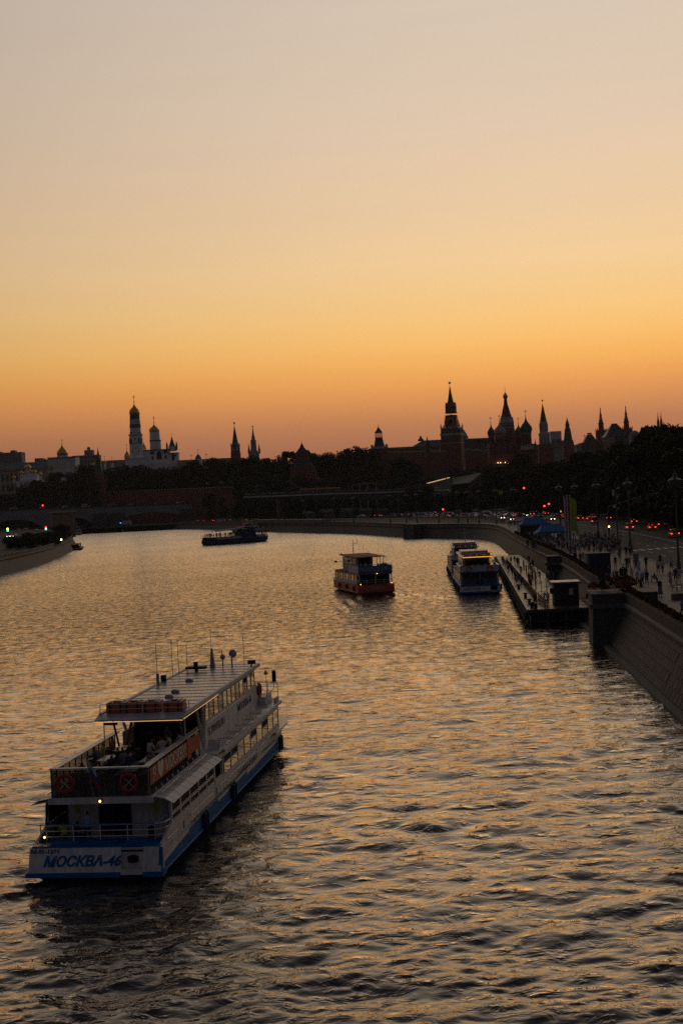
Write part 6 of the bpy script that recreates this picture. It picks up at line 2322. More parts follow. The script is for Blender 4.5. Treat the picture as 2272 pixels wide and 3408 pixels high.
# ------------------------------------------------------------ flowers on the parapets
def flower_mesh(seed, cols, n=130, L=1.5):
    rg = np.random.RandomState(seed)
    b = MB()
    for c_m in list(cols) + ['leaf2']:
        b.slot(c_m)
    for i in range(n):
        x = (rg.rand() - .5) * L
        a = rg.rand() * math.pi
        r = .30 * (.6 + .4 * math.cos(x * 3.0))
        c = np.array([x, r * math.cos(a) * .9, .22 + r * math.sin(a) * 1.0])
        s = .05 + .05 * rg.rand()
        e1 = rg.randn(3)
        e1 /= np.linalg.norm(e1)
        e2 = np.cross(e1, rg.randn(3))
        e2 /= np.linalg.norm(e2) + 1e-6
        k = len(b.v)
        b.v += [tuple(c + e1 * s), tuple(c + e2 * s), tuple(c - e1 * s), tuple(c - e2 * s)]
        b.f.append((k, k + 1, k + 2, k + 3))
        b.mi.append(rg.randint(len(b.mats)))
    return b.mesh('blooms')


FLW = [flower_mesh(3, ('flower_p', 'flower_r')), flower_mesh(4, ('flower_o', 'flower_r')), flower_mesh(5, ('flower_o', 'leaf2')), flower_mesh(6, ('flower_p', 'leaf'))]
FLAB = ['planter of purple and dark red flowers on the parapet', 'planter of orange and red flowers on the parapet', 'planter of yellow orange flowers on the parapet', 'planter of purple flowers and dark leaves on the parapet']
FGRP = ['purple and red parapet planters', 'orange and red parapet planters', 'yellow orange parapet planters', 'purple and green parapet planters']
box = MB().box(-.72, .72, -.2, .2, 0, .2, 'granite_l').mesh('planter_box')
acc = 0.0
rl = resample([p_ for p_ in RB if 60 <= p_[1] <= 390], .5)
for i in range(0, len(rl) - 3, 3):
    a, b_ = Vector(rl[i]), Vector(rl[i + 3])
    if a.y > 270 and (i // 3) % 2:
        continue
    if 148 < a.y < 157:
        continue
    t_ = (b_ - a).normalized()
    c = (a + b_) / 2 + Vector((t_.y, -t_.x)) * .18
    k = 0 if (a.y > 150 and R.random() < .7) else R.choice([1, 2, 2, 3, 1])
    wh = ('at the right edge' if a.y < 112 else 'just right of the near bastion' if a.y < 150 else 'above the pontoon hut' if a.y < 205 else 'beside the navy cabin' if a.y < 262 else 'before the tent crowd')
    o = thing('flower_planter', FLAB[k] + ' ' + wh, 'planter', (c.x, c.y, QZ + .95), math.atan2(t_.y, t_.x), FGRP[k])
    link('planter_box', box, o)
    link('blooms', FLW[k], o, scale=(1, 1.35, R.uniform(1.15, 1.6)))

# ------------------------------------------------------------ bastions on the quay
def bastion(x, y, w_, ln, ang, label):
    t = thing('quay_bastion', label, 'bastion', (x, y, 0), ang)
    MB().hexa([(-w_ - .2, -ln - .2, -1.5), (w_ + 2, -ln - .2, -1.5), (w_ + 2, ln + .2, -1.5), (-w_ - .2, ln + .2, -1.5)], [(-w_, -ln, QZ - .6), (w_ + 2, -ln, QZ - .6), (w_ + 2, ln, QZ - .6), (-w_, ln, QZ - .6)], 'granite').build('pier', t)
    MB().box(-w_ - .3, w_ + 2, -ln - .3, ln + .3, QZ - .6, QZ - .1, 'granite_l').build('cornice', t)
    MB().box(-w_, w_ + 2, -ln, ln, QZ - .1, QZ + .8, 'granite').build('parapet', t)
    MB().box(-w_ - .1, w_ + 2, -ln - .1, ln + .1, QZ + .8, QZ + .95, 'granite_l').build('coping', t)
    return t


bastion(28.6, 152.5, 2.4, 3.0, math.radians(-6), 'near stone bastion with shrubs standing out from the quay wall at the pontoon end')
bastion(35.6, 241, 1.3, 2.4, math.radians(-7), 'second stone bastion beyond the pontoon hut')
bastion(-30 + 2, 815, 3, 5, math.radians(30), 'distant stone bastion on the curving quay left of the orange roofed boat')
bastion(27.5, 564.0, 1.6, 4, math.radians(28), 'distant stone bastion on the curving quay behind the moored boats')
for x, y, s, k in ((26.9, 154.3, 1.4, 1), (27.6, 151.6, 1.2, 2), (29.4, 150.6, 1.9, 1), (30.2, 152.6, 2.2, 2), (29.6, 154.6, 2.1, 1)):
    o = thing('shrub_planter', 'mound of orange and green shrubs on the near bastion', 'planter', (x, y, QZ + .93), k, 'shrub mounds on the near bastion')
    link('blooms', FLW[k], o, scale=(s * .8, s * 1.4, s * 1.3))
o = thing('potted_conifer', 'small dark cone shaped conifer on the near bastion', 'tree', (27.6, 153.4, QZ + .93))
link('crown', CONIF[0], o, scale=(3.4, 3.4, 2.0))
link('trunk', CONIF[1], o, scale=(2, 2, 2.0))
o = thing('potted_conifer', 'taller dark conifer behind the near bastion beside the promenade', 'tree', (30.8, 157, QZ))
link('crown', CONIF[0], o, scale=(4.4, 4.4, 3.6))
link('trunk', CONIF[1], o, scale=(3, 3, 3.6))
# ------------------------------------------------------------ pontoon
PZ = 2.0
pon = thing('pontoon_pier', 'long dark planked pontoon pier moored along the quay wall', 'pontoon', (0, 0, 0))
PLn, PLf = Vector((22.3, 176.0)), Vector((35.2, 330.0))
PRn, PRf = Vector((30.0, 175.0)), Vector((40.4, 327.0))


def pon_pt(u, v, z=PZ):
    """u across 0..1 from the river side, v along 0..1 from the near end"""
    a = PLn.lerp(PLf, v)
    b = PRn.lerp(PRf, v)
    q = a.lerp(b, u)
    return Vector((q.x, q.y, z))


b = MB()
P4 = [pon_pt(0, 0), pon_pt(1, 0), pon_pt(1, 1), pon_pt(0, 1)]
b.hexa([Vector((p_.x, p_.y, PZ - .35)) for p_ in P4], [Vector((p_.x, p_.y, PZ - .06)) for p_ in P4], 'rust')
b.hexa([Vector((p_.x, p_.y, -.4)) for p_ in (pon_pt(.08, .03), pon_pt(.95, .03), pon_pt(.95, 1), pon_pt(.08, 1))], [Vector((p_.x, p_.y, .75)) for p_ in (pon_pt(.08, .03), pon_pt(.95, .03), pon_pt(.95, 1), pon_pt(.08, 1))], 'rust')
b.build('hull', pon)
fr = MB()
for u in (0.02, .33, .62, .98):
    q = pon_pt(u, .001)
    fr.tube((q.x, q.y, -.6), (q.x, q.y, PZ - .1), .16, 'rust', 6)
for u0, u1 in ((.02, .33), (.33, .62), (.62, .98)):
    a, c = pon_pt(u0, .001), pon_pt(u1, .001)
    fr.tube((a.x, a.y, .5), (c.x, c.y, .5), .06, 'rust').tube((a.x, a.y, .55), ((a.x + c.x) / 2, a.y, 1.6), .05, 'rust').tube((c.x, c.y, .55), ((a.x + c.x) / 2, a.y, 1.6), .05, 'rust')
fr.build('end_frame', pon)
pk = MB()
n = 34
for i in range(n):
    u0, u1 = i / n + .003, (i + 1) / n - .003
    zz = PZ + .006 * (i % 3)
    v0 = .002
    while v0 < 1:
        v1 = min(1, v0 + .045)
        a, c, d, e = pon_pt(u0, v0), pon_pt(u1, v0), pon_pt(u1, v1 - .0004), pon_pt(u0, v1 - .0004)
        pk.hexa([(q.x, q.y, PZ - .05) for q in (a, c, d, e)], [(q.x, q.y, zz + .004 * ((i * 7 + int(v0 * 99)) % 3)) for q in (a, c, d, e)], 'wood')
        v0 = v1
pk.build('plank', pon, kind='stuff')
ty = MB()
for k in range(95):
    q = pon_pt(0, k / 95)
    ty.torus((q.x - .22, q.y, PZ - .75 + .08 * (k % 2)), .42, .2, 'black', 'x', 8, 5)
ty.build('tyre_fender', pon, kind='stuff')
# partition fences on the deck
def fence(pts, h, name_label, m='rust', slats=True):
    t = thing('deck_fence', name_label, 'fence', (0, 0, 0))
    for a, c in zip(pts[:-1], pts[1:]):
        L = (c - a).length
        n = max(1, round(L / 2.2))
        for i in range(n + 1):
            q = a.lerp(c, i / n)
            MB().tube(q, q + Vector((0, 0, h)), .05, m, 5).build('post', t)
        for i in range(n):
            p0, p1 = a.lerp(c, (i + .04) / n), a.lerp(c, (i + .96) / n)
            g = MB()
            if slats:
                for k in range(4):
                    z0 = .12 + k * (h - .12) / 4
                    g.hexa([p0 + Vector((0, 0, z0)), p1 + Vector((0, 0, z0)), p1 + Vector((.04, .0, z0)), p0 + Vector((.04, 0, z0))],
                           [p0 + Vector((0, 0, z0 + .2)), p1 + Vector((0, 0, z0 + .2)), p1 + Vector((.04, 0, z0 + .2)), p0 + Vector((.04, 0, z0 + .2))], m)
            else:
                for z0 in (.35, .7, h):
                    g.tube(p0 + Vector((0, 0, z0)), p1 + Vector((0, 0, z0)), .03, m, 4)
            g.build('fence_slats' if slats else 'rail', t)
    return t


fence([pon_pt(.26, .085), pon_pt(.20, .75)], 1.15, 'long dark slatted fence dividing the pontoon deck lengthwise', 'dark_cab')
fence([pon_pt(.33, .004), pon_pt(.28, .075)], 1.15, 'short dark slatted fence beside the standing pontoon attendant', 'dark_cab')
fence([pon_pt(.35, .004), pon_pt(.97, .004)], 1.1, 'open steel railing across the near end of the pontoon', 'rust', False)
fence([pon_pt(.05, .052), pon_pt(.25, .05)], .5, 'low dark barrier across the pontoon boarding lane', 'black', False)
fence([pon_pt(.30, .10), pon_pt(.46, .10)], 1.1, 'white gate rails before the pontoon hut', 'rail_white', False)
fence([pon_pt(.30, .8), pon_pt(.98, .8)], 1.1, 'railing across the pontoon beyond the waiting passengers', 'rust', False)
for u, v in ((.10, .018), (.15, .008), (.10, .058), (.10, .13), (.08, .25)):
    q = pon_pt(u, v)
    MB().loft([(.22, 0), (.2, .5), (.3, .55), (.3, .7), (.05, .74)], 8, 'black').build('mooring_bollard', loc=(q.x, q.y, PZ), label='black iron mooring bollard at the edge of the pontoon', category='bollard', group='bollards on the pontoon')
for (u, v, dx) in ((.42, .075, 0), (.46, .10, 0), (.40, .13, 0)):
    q = pon_pt(u, v)
    MB().tube((0, 0, 0), (0, 0, 2.3), .04, 'steel', 5).tube((-.5, 0, 1.9), (.3, 0, 2.0), .03, 'steel', 4).build('gangway_post', loc=(q.x, q.y, PZ), label='thin steel gangway post standing on the pontoon deck', category='post', group='gangway posts on the pontoon')
# hut on the pontoon
h0 = thing('pontoon_hut', 'dark ticket hut with a pale flat roof on the near end of the pontoon', 'hut', (28.0, 181.5, PZ), math.radians(-4))
MB().box(-1.55, 1.55, -1.6, 2.0, 0, 2.75, 'dark_cab').build('walls', h0)
MB().box(-1.95, 1.95, -2.0, 2.4, 2.75, 2.98, 'granite_l').build('roof', h0)
MB().box(-1.8, 1.8, -1.85, 2.25, 2.98, 3.0, 'roof_grey').build('roof_top', h0)
MB().box(.35, .85, -1.64, -1.6, 1.35, 2.15, 'table').build('window', h0)
MB().box(-1.98, -1.55, -.9, -.3, 1.5, 2.2, 'black').build('air_conditioner', h0)
MB().tube((1.9, -1.3, .7), (2.05, -1.3, 1.2), .16, 'black', 6).build('trash_drum', loc=(29.0 - .2, 183, PZ), label='dark drum hanging by the hut corner on the pontoon', category='drum')

# ------------------------------------------------------------ street furniture
SC = 1.12


def on_quay(px, py):
    g = G(px, py, QZ)
    return Vector((g.x, g.y, QZ))


lp = MB()
lp.loft([(.42, 0), (.42, .25), (.30, .35), (.26, 1.2), (.2, 1.4), (.15, 3), (.12, 6), (.10, 10.6)], 10, 'lamp_iron')
lp.loft([(.20, 1.2), (.24, 1.3), (.2, 1.4)], 10, 'lamp_iron')
lamp_post_me = lp.mesh('post')
ln = MB()
ln.loft([(.08, 10.5), (.45, 10.75), (.72, 11.15), (.86, 11.55), (.88, 11.6)], 14, 'lampglass')
lamp_glass_me = ln.mesh('lantern_bowl', True)
lt = MB()
lt.loft([(.93, 11.6), (.95, 11.68), (.6, 11.85), (.25, 12.0), (.2, 12.3), (.28, 12.4), (.12, 12.55), (.03, 13.1)], 14, 'lamp_iron')
for k in range(6):
    a = k * math.pi / 3
    lt.path([(.1 * math.cos(a), .1 * math.sin(a), 10.5), (.5 * math.cos(a), .5 * math.sin(a), 10.75), (.78 * math.cos(a), .78 * math.sin(a), 11.15), (.9 * math.cos(a), .9 * math.sin(a), 11.6)], .025, 'lamp_iron', 4)
lamp_top_me = lt.mesh('lantern_crown')


def street_lamp(p_, label, group=None, s=1.08):
    o = thing('street_lamp', label, 'street lamp', p_, R.random(), group)
    for nm, me in (('post', lamp_post_me), ('lantern_bowl', lamp_glass_me), ('lantern_crown', lamp_top_me)):
        link(nm, me, o, scale=s)
    return o


def kerb_at(px, line_=KERB, side=-1.0, z=QZ):
    best = None
    ln_ = offset(resample(chaikin(line_), 3), -side)
    for x, y in ln_:
        if y < 60:
            continue
        v = Vector((x, y, z - EYE))
        c = CX + FOC * v.dot(RGT) / v.dot(FWD)
        if best is None or abs(c - px) < best[0]:
            best = (abs(c - px), x, y)
    return Vector((best[1], best[2], z))


street_lamp(on_quay(2258, 1905), 'nearest tall unlit lamp post at the right edge of the promenade')
street_lamp(on_quay(2096, 1818), 'tall unlit lamp post on the kerb right of the amber signal')
street_lamp(on_quay(1990, 1795), 'tall unlit lamp post on the kerb just left of the crossing sign')
street_lamp(on_quay(1917, 1768), 'tall unlit lamp post on the kerb right of the lime flag')
for px in (1865, 1713, 1650, 1597, 1560, 1528, 1460, 1388, 1350, 1300, 1180, 1110, 1012):
    street_lamp(kerb_at(px), 'distant unlit lamp post in the row along the quay road', 'distant lamp posts along the quay road')
for px in (2162, 2268, 2080, 2005, 1940):
    street_lamp(kerb_at(px, FARK, 1.2), 'unlit lamp post on the far side of the road before the dark trees', 'lamp posts on the far side of the road')
A2, d_, nrm_, L_, za_, zb_ = BR
for k in range(11):
    q = A2 + d_ * (L_ * (k + .6) / 11)
    street_lamp((q.x, q.y, za_ + (zb_ - za_) * (k + .6) / 11 - 1.3), 'lamp post standing on the far stone bridge', 'lamp posts on the stone bridge', .95)
# camera mast
q = on_quay(2056, 1827)
cmst = thing('camera_mast', 'grey mast hung with cameras and boxes right of the crossing sign', 'mast', q)
MB().loft([(.22, 0), (.16, 1), (.11, 12.2)], 8, 'lamp_iron').build('post', cmst)
for dx, z, w_, h_ in ((-.45, 10.3, .3, 1.2), (.55, 11.6, .5, .35), (-.35, 8.0, .5, .5), (.3, 7.7, .35, .3), (.25, 9.8, .3, .5)):
    MB().box(dx - w_ / 2, dx + w_ / 2, -.2, .2, z, z + h_, 'white_old').tube((0, 0, z + h_ / 2), (dx, 0, z + h_ / 2), .03, 'lamp_iron', 4).build('camera_box', cmst)
# gantry with the amber signal and crossing sign
q = on_quay(2026, 1795)
gs = thing('traffic_signal', 'signal mast with a lit amber lamp and a long arm over the road', 'traffic light', q)
MB().loft([(.16, 0), (.12, 7.4)], 8, 'lamp_iron').build('post', gs)
MB().tube((0, 0, 7.4), (10.5, 2, 10.2), .1, 'lamp_iron', 6, r2=.05).tube((0, 0, 6.3), (2.2, .4, 8.0), .04, 'lamp_iron', 4).build('arm', gs)
MB().box(6.6, 8.2, 1.2, 1.35, 7.9, 9.5, 'lamp_iron').build('sign_back', gs)
MB().box(9.1, 9.8, 1.6, 1.8, 8.5, 10.3, 'concrete_d').build('signal_back', gs)
MB().box(-.2, .22, -.25, -.1, 2.35, 3.55, 'black').build('signal_housing', gs)
MB().loft([(.19, 0), (.19, .06)], 14, 'sigy').build('amber_lamp', gs, loc=(0, -.30, 2.95)).rotation_euler.x = math.pi / 2
MB().loft([(.10, 0), (.10, .05)], 10, 'sigr').build('red_lamp', gs, loc=(.05, -.28, .5)).rotation_euler.x = math.pi / 2
sg = thing('crossing_sign', 'blue and yellow pedestrian crossing sign left of the amber signal', 'road sign', (q.x - 1.15, q.y, QZ))
MB().tube((0, .1, 0), (0, .1, 6.0), .05, 'lamp_iron', 5).build('post', sg)
MB().box(-.78, .78, 0, .06, 4.4, 5.9, 'sign_y').build('yellow_border', sg)
MB().box(-.6, .6, -.03, 0, 4.55, 5.75, 'sign_b').build('blue_field', sg)
tri = MB()
tri.prism([(-.45, -.4), (.45, -.4), (0, .45)], 0, .015, 'stone_w')
tri.prism([(-.04, -.1), (.04, -.1), (.18, -.32), (.1, -.32), (0, -.16), (-.12, -.32), (-.2, -.32)], .016, .03, 'black')
tri.prism([(-.05, -.1), (.05, -.1), (.05, .12), (-.05, .12)], .016, .03, 'black')
o = tri.build('walking_figure', sg, loc=(0, -.035, 5.12))
o.rotation_euler.x = math.pi / 2
# distant red signals, sign boards
for px, py, D, c, lb_ in ((1742, 1624, 560, 'sigr', 'red signal hung high over the junction left of the flags'), (1810, 1684, 560, 'sigr', 'lower left of the two red signals over the waiting cars'), (1825, 1677, 560, 'sigr', 'upper right of the two red signals over the waiting cars'),
                          (1473, 1695, 740, 'sigr', 'small red signal on a post left of the queue of cars'), (143, 1682, 1170, 'sigr', 'red light on the far bridge road'), (27, 1766, 560, 'sigg', 'green signal at the left edge over the car headlights'), (154, 1761, 600, 'sigg', 'green and amber signal left of the beige building'),
                          (1864, 1702, 440, 'ledwarm', 'small warm light left of the flag poles')):
    p_ = A(px, py, D)
    z0 = 19.5 if 'bridge' in lb_ else QZ
    t = thing('traffic_signal', lb_, 'traffic light', (p_.x, p_.y, z0))
    r_ = .0028 * D * .16 + .09
    h = p_.z - z0
    MB().tube((0, .2, 0), (0, .2, h + .5), .07, 'lamp_iron', 5).box(-r_ * 1.2, r_ * 1.2, 0, .2, h - r_ * 3, h + r_ * 2, 'black').build('signal_post', t)
    MB().sphere((0, -.1, h), r_, c, 10, 6).build('lit_lamp', t)
    if c == 'sigg':
        MB().sphere((0, -.1, h + r_ * 2.1), r_, 'sigy' if px < 100 else 'sigr', 10, 6).build('lit_lamp', t)
p_ = A(1665, 1638, 560)
sgn = thing('road_sign', 'small pale green sign hung over the road left of the red signal', 'road sign', (p_.x, p_.y, QZ))
MB().box(-.8, .8, 0, .1, p_.z - QZ - .8, p_.z - QZ + .8, 'sign_y').build('panel', sgn)
MB().tube((0, .1, 0), (0, .1, p_.z - QZ), .06, 'lamp_iron', 5).build('post', sgn)
# navy equipment cabin on the promenade
q = on_quay(1995, 1912)
cb = thing('equipment_cabin', 'dark navy double door cabin with a pale flat roof on the promenade', 'cabin', q, math.radians(-3))
MB().box(-1.35, 1.55, 0, 3.2, 0, 2.85, 'navy_cab').build('body', cb)
MB().box(-1.75, -1.37, .1, 3.2, 0, 2.75, 'concrete').build('side_duct', cb)
MB().box(-1.8, 1.65, -.12, 3.3, 2.85, 3.0, 'granite_l').build('roof', cb)
MB().box(-1.25, .05, -.04, 0, .15, 2.7, 'navy_cab').build('door', cb)
MB().box(.09, 1.45, -.04, 0, .15, 2.7, 'navy_cab').build('door', cb)
MB().box(.3, 1.1, -.06, -.045, 1.9, 1.94, 'concrete_d').build('vent_plate', cb)
MB().box(-1.5, 1.6, -.03, 3.2, 0, .12, 'stone_w').build('plinth', cb)
# benches, stone planter
def bench(p_, rot, label):
    t = thing('park_bench', label, 'bench', p_, rot)
    for k in range(4):
        MB().box(-.9, .9, -.25 + k * .13, -.15 + k * .13, .43, .47, 'table').build('seat_slat', t)
    for k in range(4):
        MB().box(-.9, .9, .28 + k * .03, .31 + k * .03, .52 + k * .12, .61 + k * .12, 'table').build('back_slat', t)
    for s in (-.8, .8):
        MB().path([(s, -.3, 0), (s, -.25, .43), (s, .25, .45), (s, .42, 1.0)], .04, 'black', 5).path([(s, .25, .45), (s, .38, 0)], .04, 'black', 5).path([(s, -.28, .43), (s, -.26, .65), (s, .3, .65)], .03, 'black', 4).build('leg', t)
    return t


bench(on_quay(2252, 1966), math.radians(60), 'slatted bench with cast legs near the right edge of the promenade')
bench(on_quay(2176, 1937), math.radians(75), 'slatted bench with a seated man on the promenade')
t = thing('stone_planter', 'low rectangular stone planter at the right edge of the promenade', 'planter', on_quay(2262, 1996))
MB().box(-.85, 1.6, -.5, .5, 0, .62, 'granite_l').build('trough', t)
MB().box(-.75, 1.5, -.4, .4, .62, .64, 'ground').build('soil', t)
# blue tents
def tent(px0, px1, py, D, depth, label, wall=False):
    a, c = A(px0, py, D), A(px1, py, D)
    cx_, W_ = (a.x + c.x) / 2, (c.x - a.x)
    t = thing('party_tent', label, 'tent', (cx_, D, QZ))
    h = a.z - QZ
    x0, x1 = -W_ / 2, W_ / 2
    rx = W_ * .22
    vs = [(x0, 0, h), (x1, 0, h), (x1, depth, h), (x0, depth, h), (-rx - .6, depth / 2, h + 1.75), (rx, depth / 2, h + 1.75)]
    mid = [(x0 * .78, depth * .12, h + .45), (x1 * .78, depth * .12, h + .45), (x1 * .78, depth * .88, h + .45), (x0 * .78, depth * .88, h + .45)]
    b = MB()
    v = vs[:4] + mid + vs[4:]
    b.add(v, [(0, 1, 5, 4), (1, 2, 6, 5), (2, 3, 7, 6), (3, 0, 4, 7), (4, 5, 9, 8), (5, 6, 9), (6, 7, 8, 9), (7, 4, 8)], 'tent')
    b.build('canopy', t)
    n = 14
    vl = MB()
    for i in range(n):
        u0, u1 = x0 + W_ * i / n, x0 + W_ * (i + 1) / n
        vl.add([(u0, -.02, h), (u1, -.02, h), (u1, -.02, h - .32), ((u0 + u1) / 2, -.02, h - .42), (u0, -.02, h - .32)], [(0, 1, 2, 3, 4)], 'tent')
    vl.box(x0 - .02, x0, 0, depth, h - .35, h, 'tent').box(x1, x1 + .02, 0, depth, h - .35, h, 'tent')
    vl.build('valance', t)
    for x in (x0 + .05, x1 - .05):
        for y in (.05, depth - .05):
            MB().tube((x, y, 0), (x, y, h), .05, 'rail_white', 5).build('tent_pole', t)
    if wall:
        MB().box(x0 + .1, x1 - .1, depth - .1, depth - .06, 0, h - .35, 'tent_w').build('back_wall', t)
        MB().box(x0 + .02, x0 + .06, .1, depth - .1, 0, h - .35, 'tent_w').build('side_wall', t)
    return t


tent(1728, 1832, 1747, 360, 6, 'blue pitched tent with white back wall, the farther of the two', True)
tent(1785, 1900, 1773, 318, 6, 'blue pitched tent on white poles, the nearer of the two')
# dark awning roof left of the tents
p_ = A(1724, 1737, 372)
t = thing('dark_canopy', 'dark flat canopy with a pale edge left of the blue tents', 'canopy', (p_.x, p_.y, QZ))
MB().box(-2.6, 2.4, 0, 7, p_.z - QZ, p_.z - QZ + .35, 'dark_cab').box(-2.7, 2.5, -.1, 0, p_.z - QZ + .2, p_.z - QZ + .45, 'roof_grey').build('roof', t)
for x in (-2.4, 2.2):
    MB().tube((x, .2, 0), (x, .2, p_.z - QZ), .06, 'steel', 5).build('post', t)
# flag poles
for i, (px, top, cols) in enumerate(((1883, 1652, ('tent_w', 'life_red')), (1893, 1650, ('tent_w', 'navy', 'life_red')), (1903, 1652, ('lime',)))):
    q = A(px, 1842, 262)
    lb_ = ('left flagpole with a red and white hanging flag', 'middle flagpole with a dark striped hanging flag', 'right flagpole with a tall lime green banner')[i]
    t = thing('flagpole', lb_, 'flag', (q.x, q.y, QZ))
    h = A(px - 9, top, 262).z - QZ
    MB().tube((0, 0, 0), (0, 0, h), .08, 'rail_white', 6, r2=.05).sphere((0, 0, h), .12, 'rail_white').build('pole', t)
    fz = MB()
    L = h * .575
    nseg = 12
    if i < 2:
        for c_i, cm in enumerate(cols):
            w0 = .42 / len(cols)
            for k in range(nseg):
                z0, z1 = h - .2 - L * k / nseg, h - .2 - L * (k + 1) / nseg
                a0, a1 = .07 * math.sin(k * .9 + c_i), .07 * math.sin((k + 1) * .9 + c_i)
                fz.add([(.05 + w0 * c_i, a0, z0), (.05 + w0 * (c_i + 1), -a0, z0), (.05 + w0 * (c_i + 1), -a1, z1), (.05 + w0 * c_i, a1, z1)], [(0, 1, 2, 3)], cm)
    else:
        for k in range(nseg):
            f0, f1 = k / nseg, (k + 1) / nseg
            wd = lambda f: (.15 + 1.0 * min(1, (f / .12)) ** .5) * (1.1 - .15 * f)
            z0, z1 = h - .1 - L * 1.02 * f0, h - .1 - L * 1.02 * f1
            fz.add([(.05, 0, z0), (wd(f0), .08 * math.sin(k), z0), (wd(f1), .08 * math.sin(k + 1), z1), (.05, 0, z1)], [(0, 1, 2, 3)], 'lime')
    fz.build('flag_cloth', t)
# green floor mat and rope barrier by the tents
q0 = [on_quay(1885, 1810), on_quay(1960, 1803), on_quay(1958, 1790), on_quay(1888, 1796)]
MB().add([(v.x, v.y, QZ + .012) for v in q0], [(0, 1, 2, 3)], 'grass').build('green_mat', kind='structure')
# far side fence of pale posts before the trees
ff = thing('park_railing', 'row of pale fence pickets along the far side of the road', 'fence', (0, 0, 0))
me = MB().box(-.2, .2, -.2, .2, 0, 4.2, 'plaster_t').mesh('fence_post')
fl = [p_ for p_ in resample(offset(FARK, -6.0), 3.4) if 250 < p_[1] < 620]
for x, y in fl:
    link('fence_post', me, ff, (x, y, QZ))
MB()
rr = MB()
for a, c in zip(fl[:-1], fl[1:]):
    if math.dist(a, c) < 9:
        rr.hexa([(a[0], a[1], QZ), (c[0], c[1], QZ), (c[0] + .2, c[1], QZ), (a[0] + .2, a[1], QZ)], [(a[0], a[1], QZ + 3.6), (c[0], c[1], QZ + 3.6), (c[0] + .2, c[1], QZ + 3.6), (a[0] + .2, a[1], QZ + 3.6)], 'dark_cab')
rr.build('fence_panel', ff)

# ------------------------------------------------------------ vehicles
def loft_body(sections, m):
    """sections: list of (y, [(x, z) ...]) half outline from sill to centre, mirrored"""
    vs, fs = [], []
    n = len(sections[0][1])
    for y, half in sections:
        for x, z in half:
            vs.append((x, y, z))
        for x, z in half[::-1]:
            vs.append((-x, y, z))
    k = 2 * n
    for j in range(len(sections) - 1):
        for i in range(k):
            i2 = (i + 1) % k
            fs.append((j * k + i, j * k + i2, (j + 1) * k + i2, (j + 1) * k + i))
    fs.append(tuple(range(k)))
    fs.append(tuple((len(sections) - 1) * k + i for i in range(k - 1, -1, -1)))
    b = MB()
    b.add(vs, fs, m)
    return b


CARCOL = {'white': (.82, .82, .80), 'black': (.02, .02, .022), 'silver': (.28, .28, .29), 'yellow': (.55, .33, .03), 'grey': (.10, .10, .11), 'blue': (.04, .08, .2)}
for k, c in CARCOL.items():
    M['car_' + k] = mat('car_paint_' + k, c, .3, var=0, spec=.6)


def car_meshes(kind, colour):
    H_, L_, W_ = {'sedan': (1.45, 4.6, .9), 'suv': (1.72, 4.7, .95), 'van': (2.3, 5.4, 1.02)}[kind]
    m = 'car_' + colour
    zb = .95 if kind != 'van' else 1.15
    low = [(-L_ / 2, W_ * .86, .75), (-L_ / 2 + .12, W_ * .95, zb - .04), (-L_ / 2 + 1.0, W_, zb), (0, W_, zb), (L_ / 2 - 1.3, W_, zb - .02), (L_ / 2 - .3, W_ * .93, zb - .14), (L_ / 2, W_ * .84, .62)]
    secs = [(y, [(w_ * .96, .28), (w_, .5), (w_ * .98, z - .05), (w_ * .9, z)]) for y, w_, z in low]
    body = loft_body(secs, m)
    # cabin: y from the rear; nose points to +y
    r0, r1, f1, f0 = {'sedan': (-1.75, -1.15, .35, 1.15), 'suv': (-2.2, -1.85, .45, 1.1), 'van': (-2.62, -2.55, 1.2, 1.9)}[kind]
    cab = loft_body([(r0, [(W_ * .88, zb - .05), (W_ * .86, zb)]), (r1, [(W_ * .88, zb - .05), (W_ * .72, H_)]), (f1, [(W_ * .88, zb - .05), (W_ * .72, H_)]), (f0, [(W_ * .88, zb - .05), (W_ * .84, zb)])], 'car_glass')
    roof = loft_body([(r1 - .10, [(W_ * .78, H_ - .16), (W_ * .68, H_ + .03)]), (f1 + .10, [(W_ * .78, H_ - .16), (W_ * .68, H_ + .03)])], m)
    for s in (-1, 1):
        for y in (r1 + .5, (r1 + f1) / 2 + .3):
            cab.hexa([(s * W_ * .885, y, zb), (s * W_ * .885, y + .09, zb), (s * W_ * .86, y + .09, zb), (s * W_ * .86, y, zb)], [(s * W_ * .73, y, H_), (s * W_ * .73, y + .09, H_), (s * W_ * .7, y + .09, H_), (s * W_ * .7, y, H_)], m)
    wh = MB()
    wh.tube((-.11, 0, 0), (.11, 0, 0), .33, 'black', 12).tube((-.12, 0, 0), (.12, 0, 0), .2, 'steel', 8)
    return dict(body=body.mesh('body'), cabin=cab.mesh('windows'), roof=roof.mesh('roof'), wheel=wh.mesh('wheel'), L=L_, W=W_, H=H_, zb=zb, kind=kind)


def lamp_me(m, w_=.22, h_=.10):
    return MB().box(-w_ / 2, w_ / 2, -.03, .03, -h_ / 2, h_ / 2, m).mesh('lamp')


LM = {'tail': lamp_me('tail', .3, .16), 'tail_dim': lamp_me('tail_dim', .26, .14), 'head': lamp_me('head', .26, .16), 'off': lamp_me('stone_w', .26, .12)}
PROTO = {}


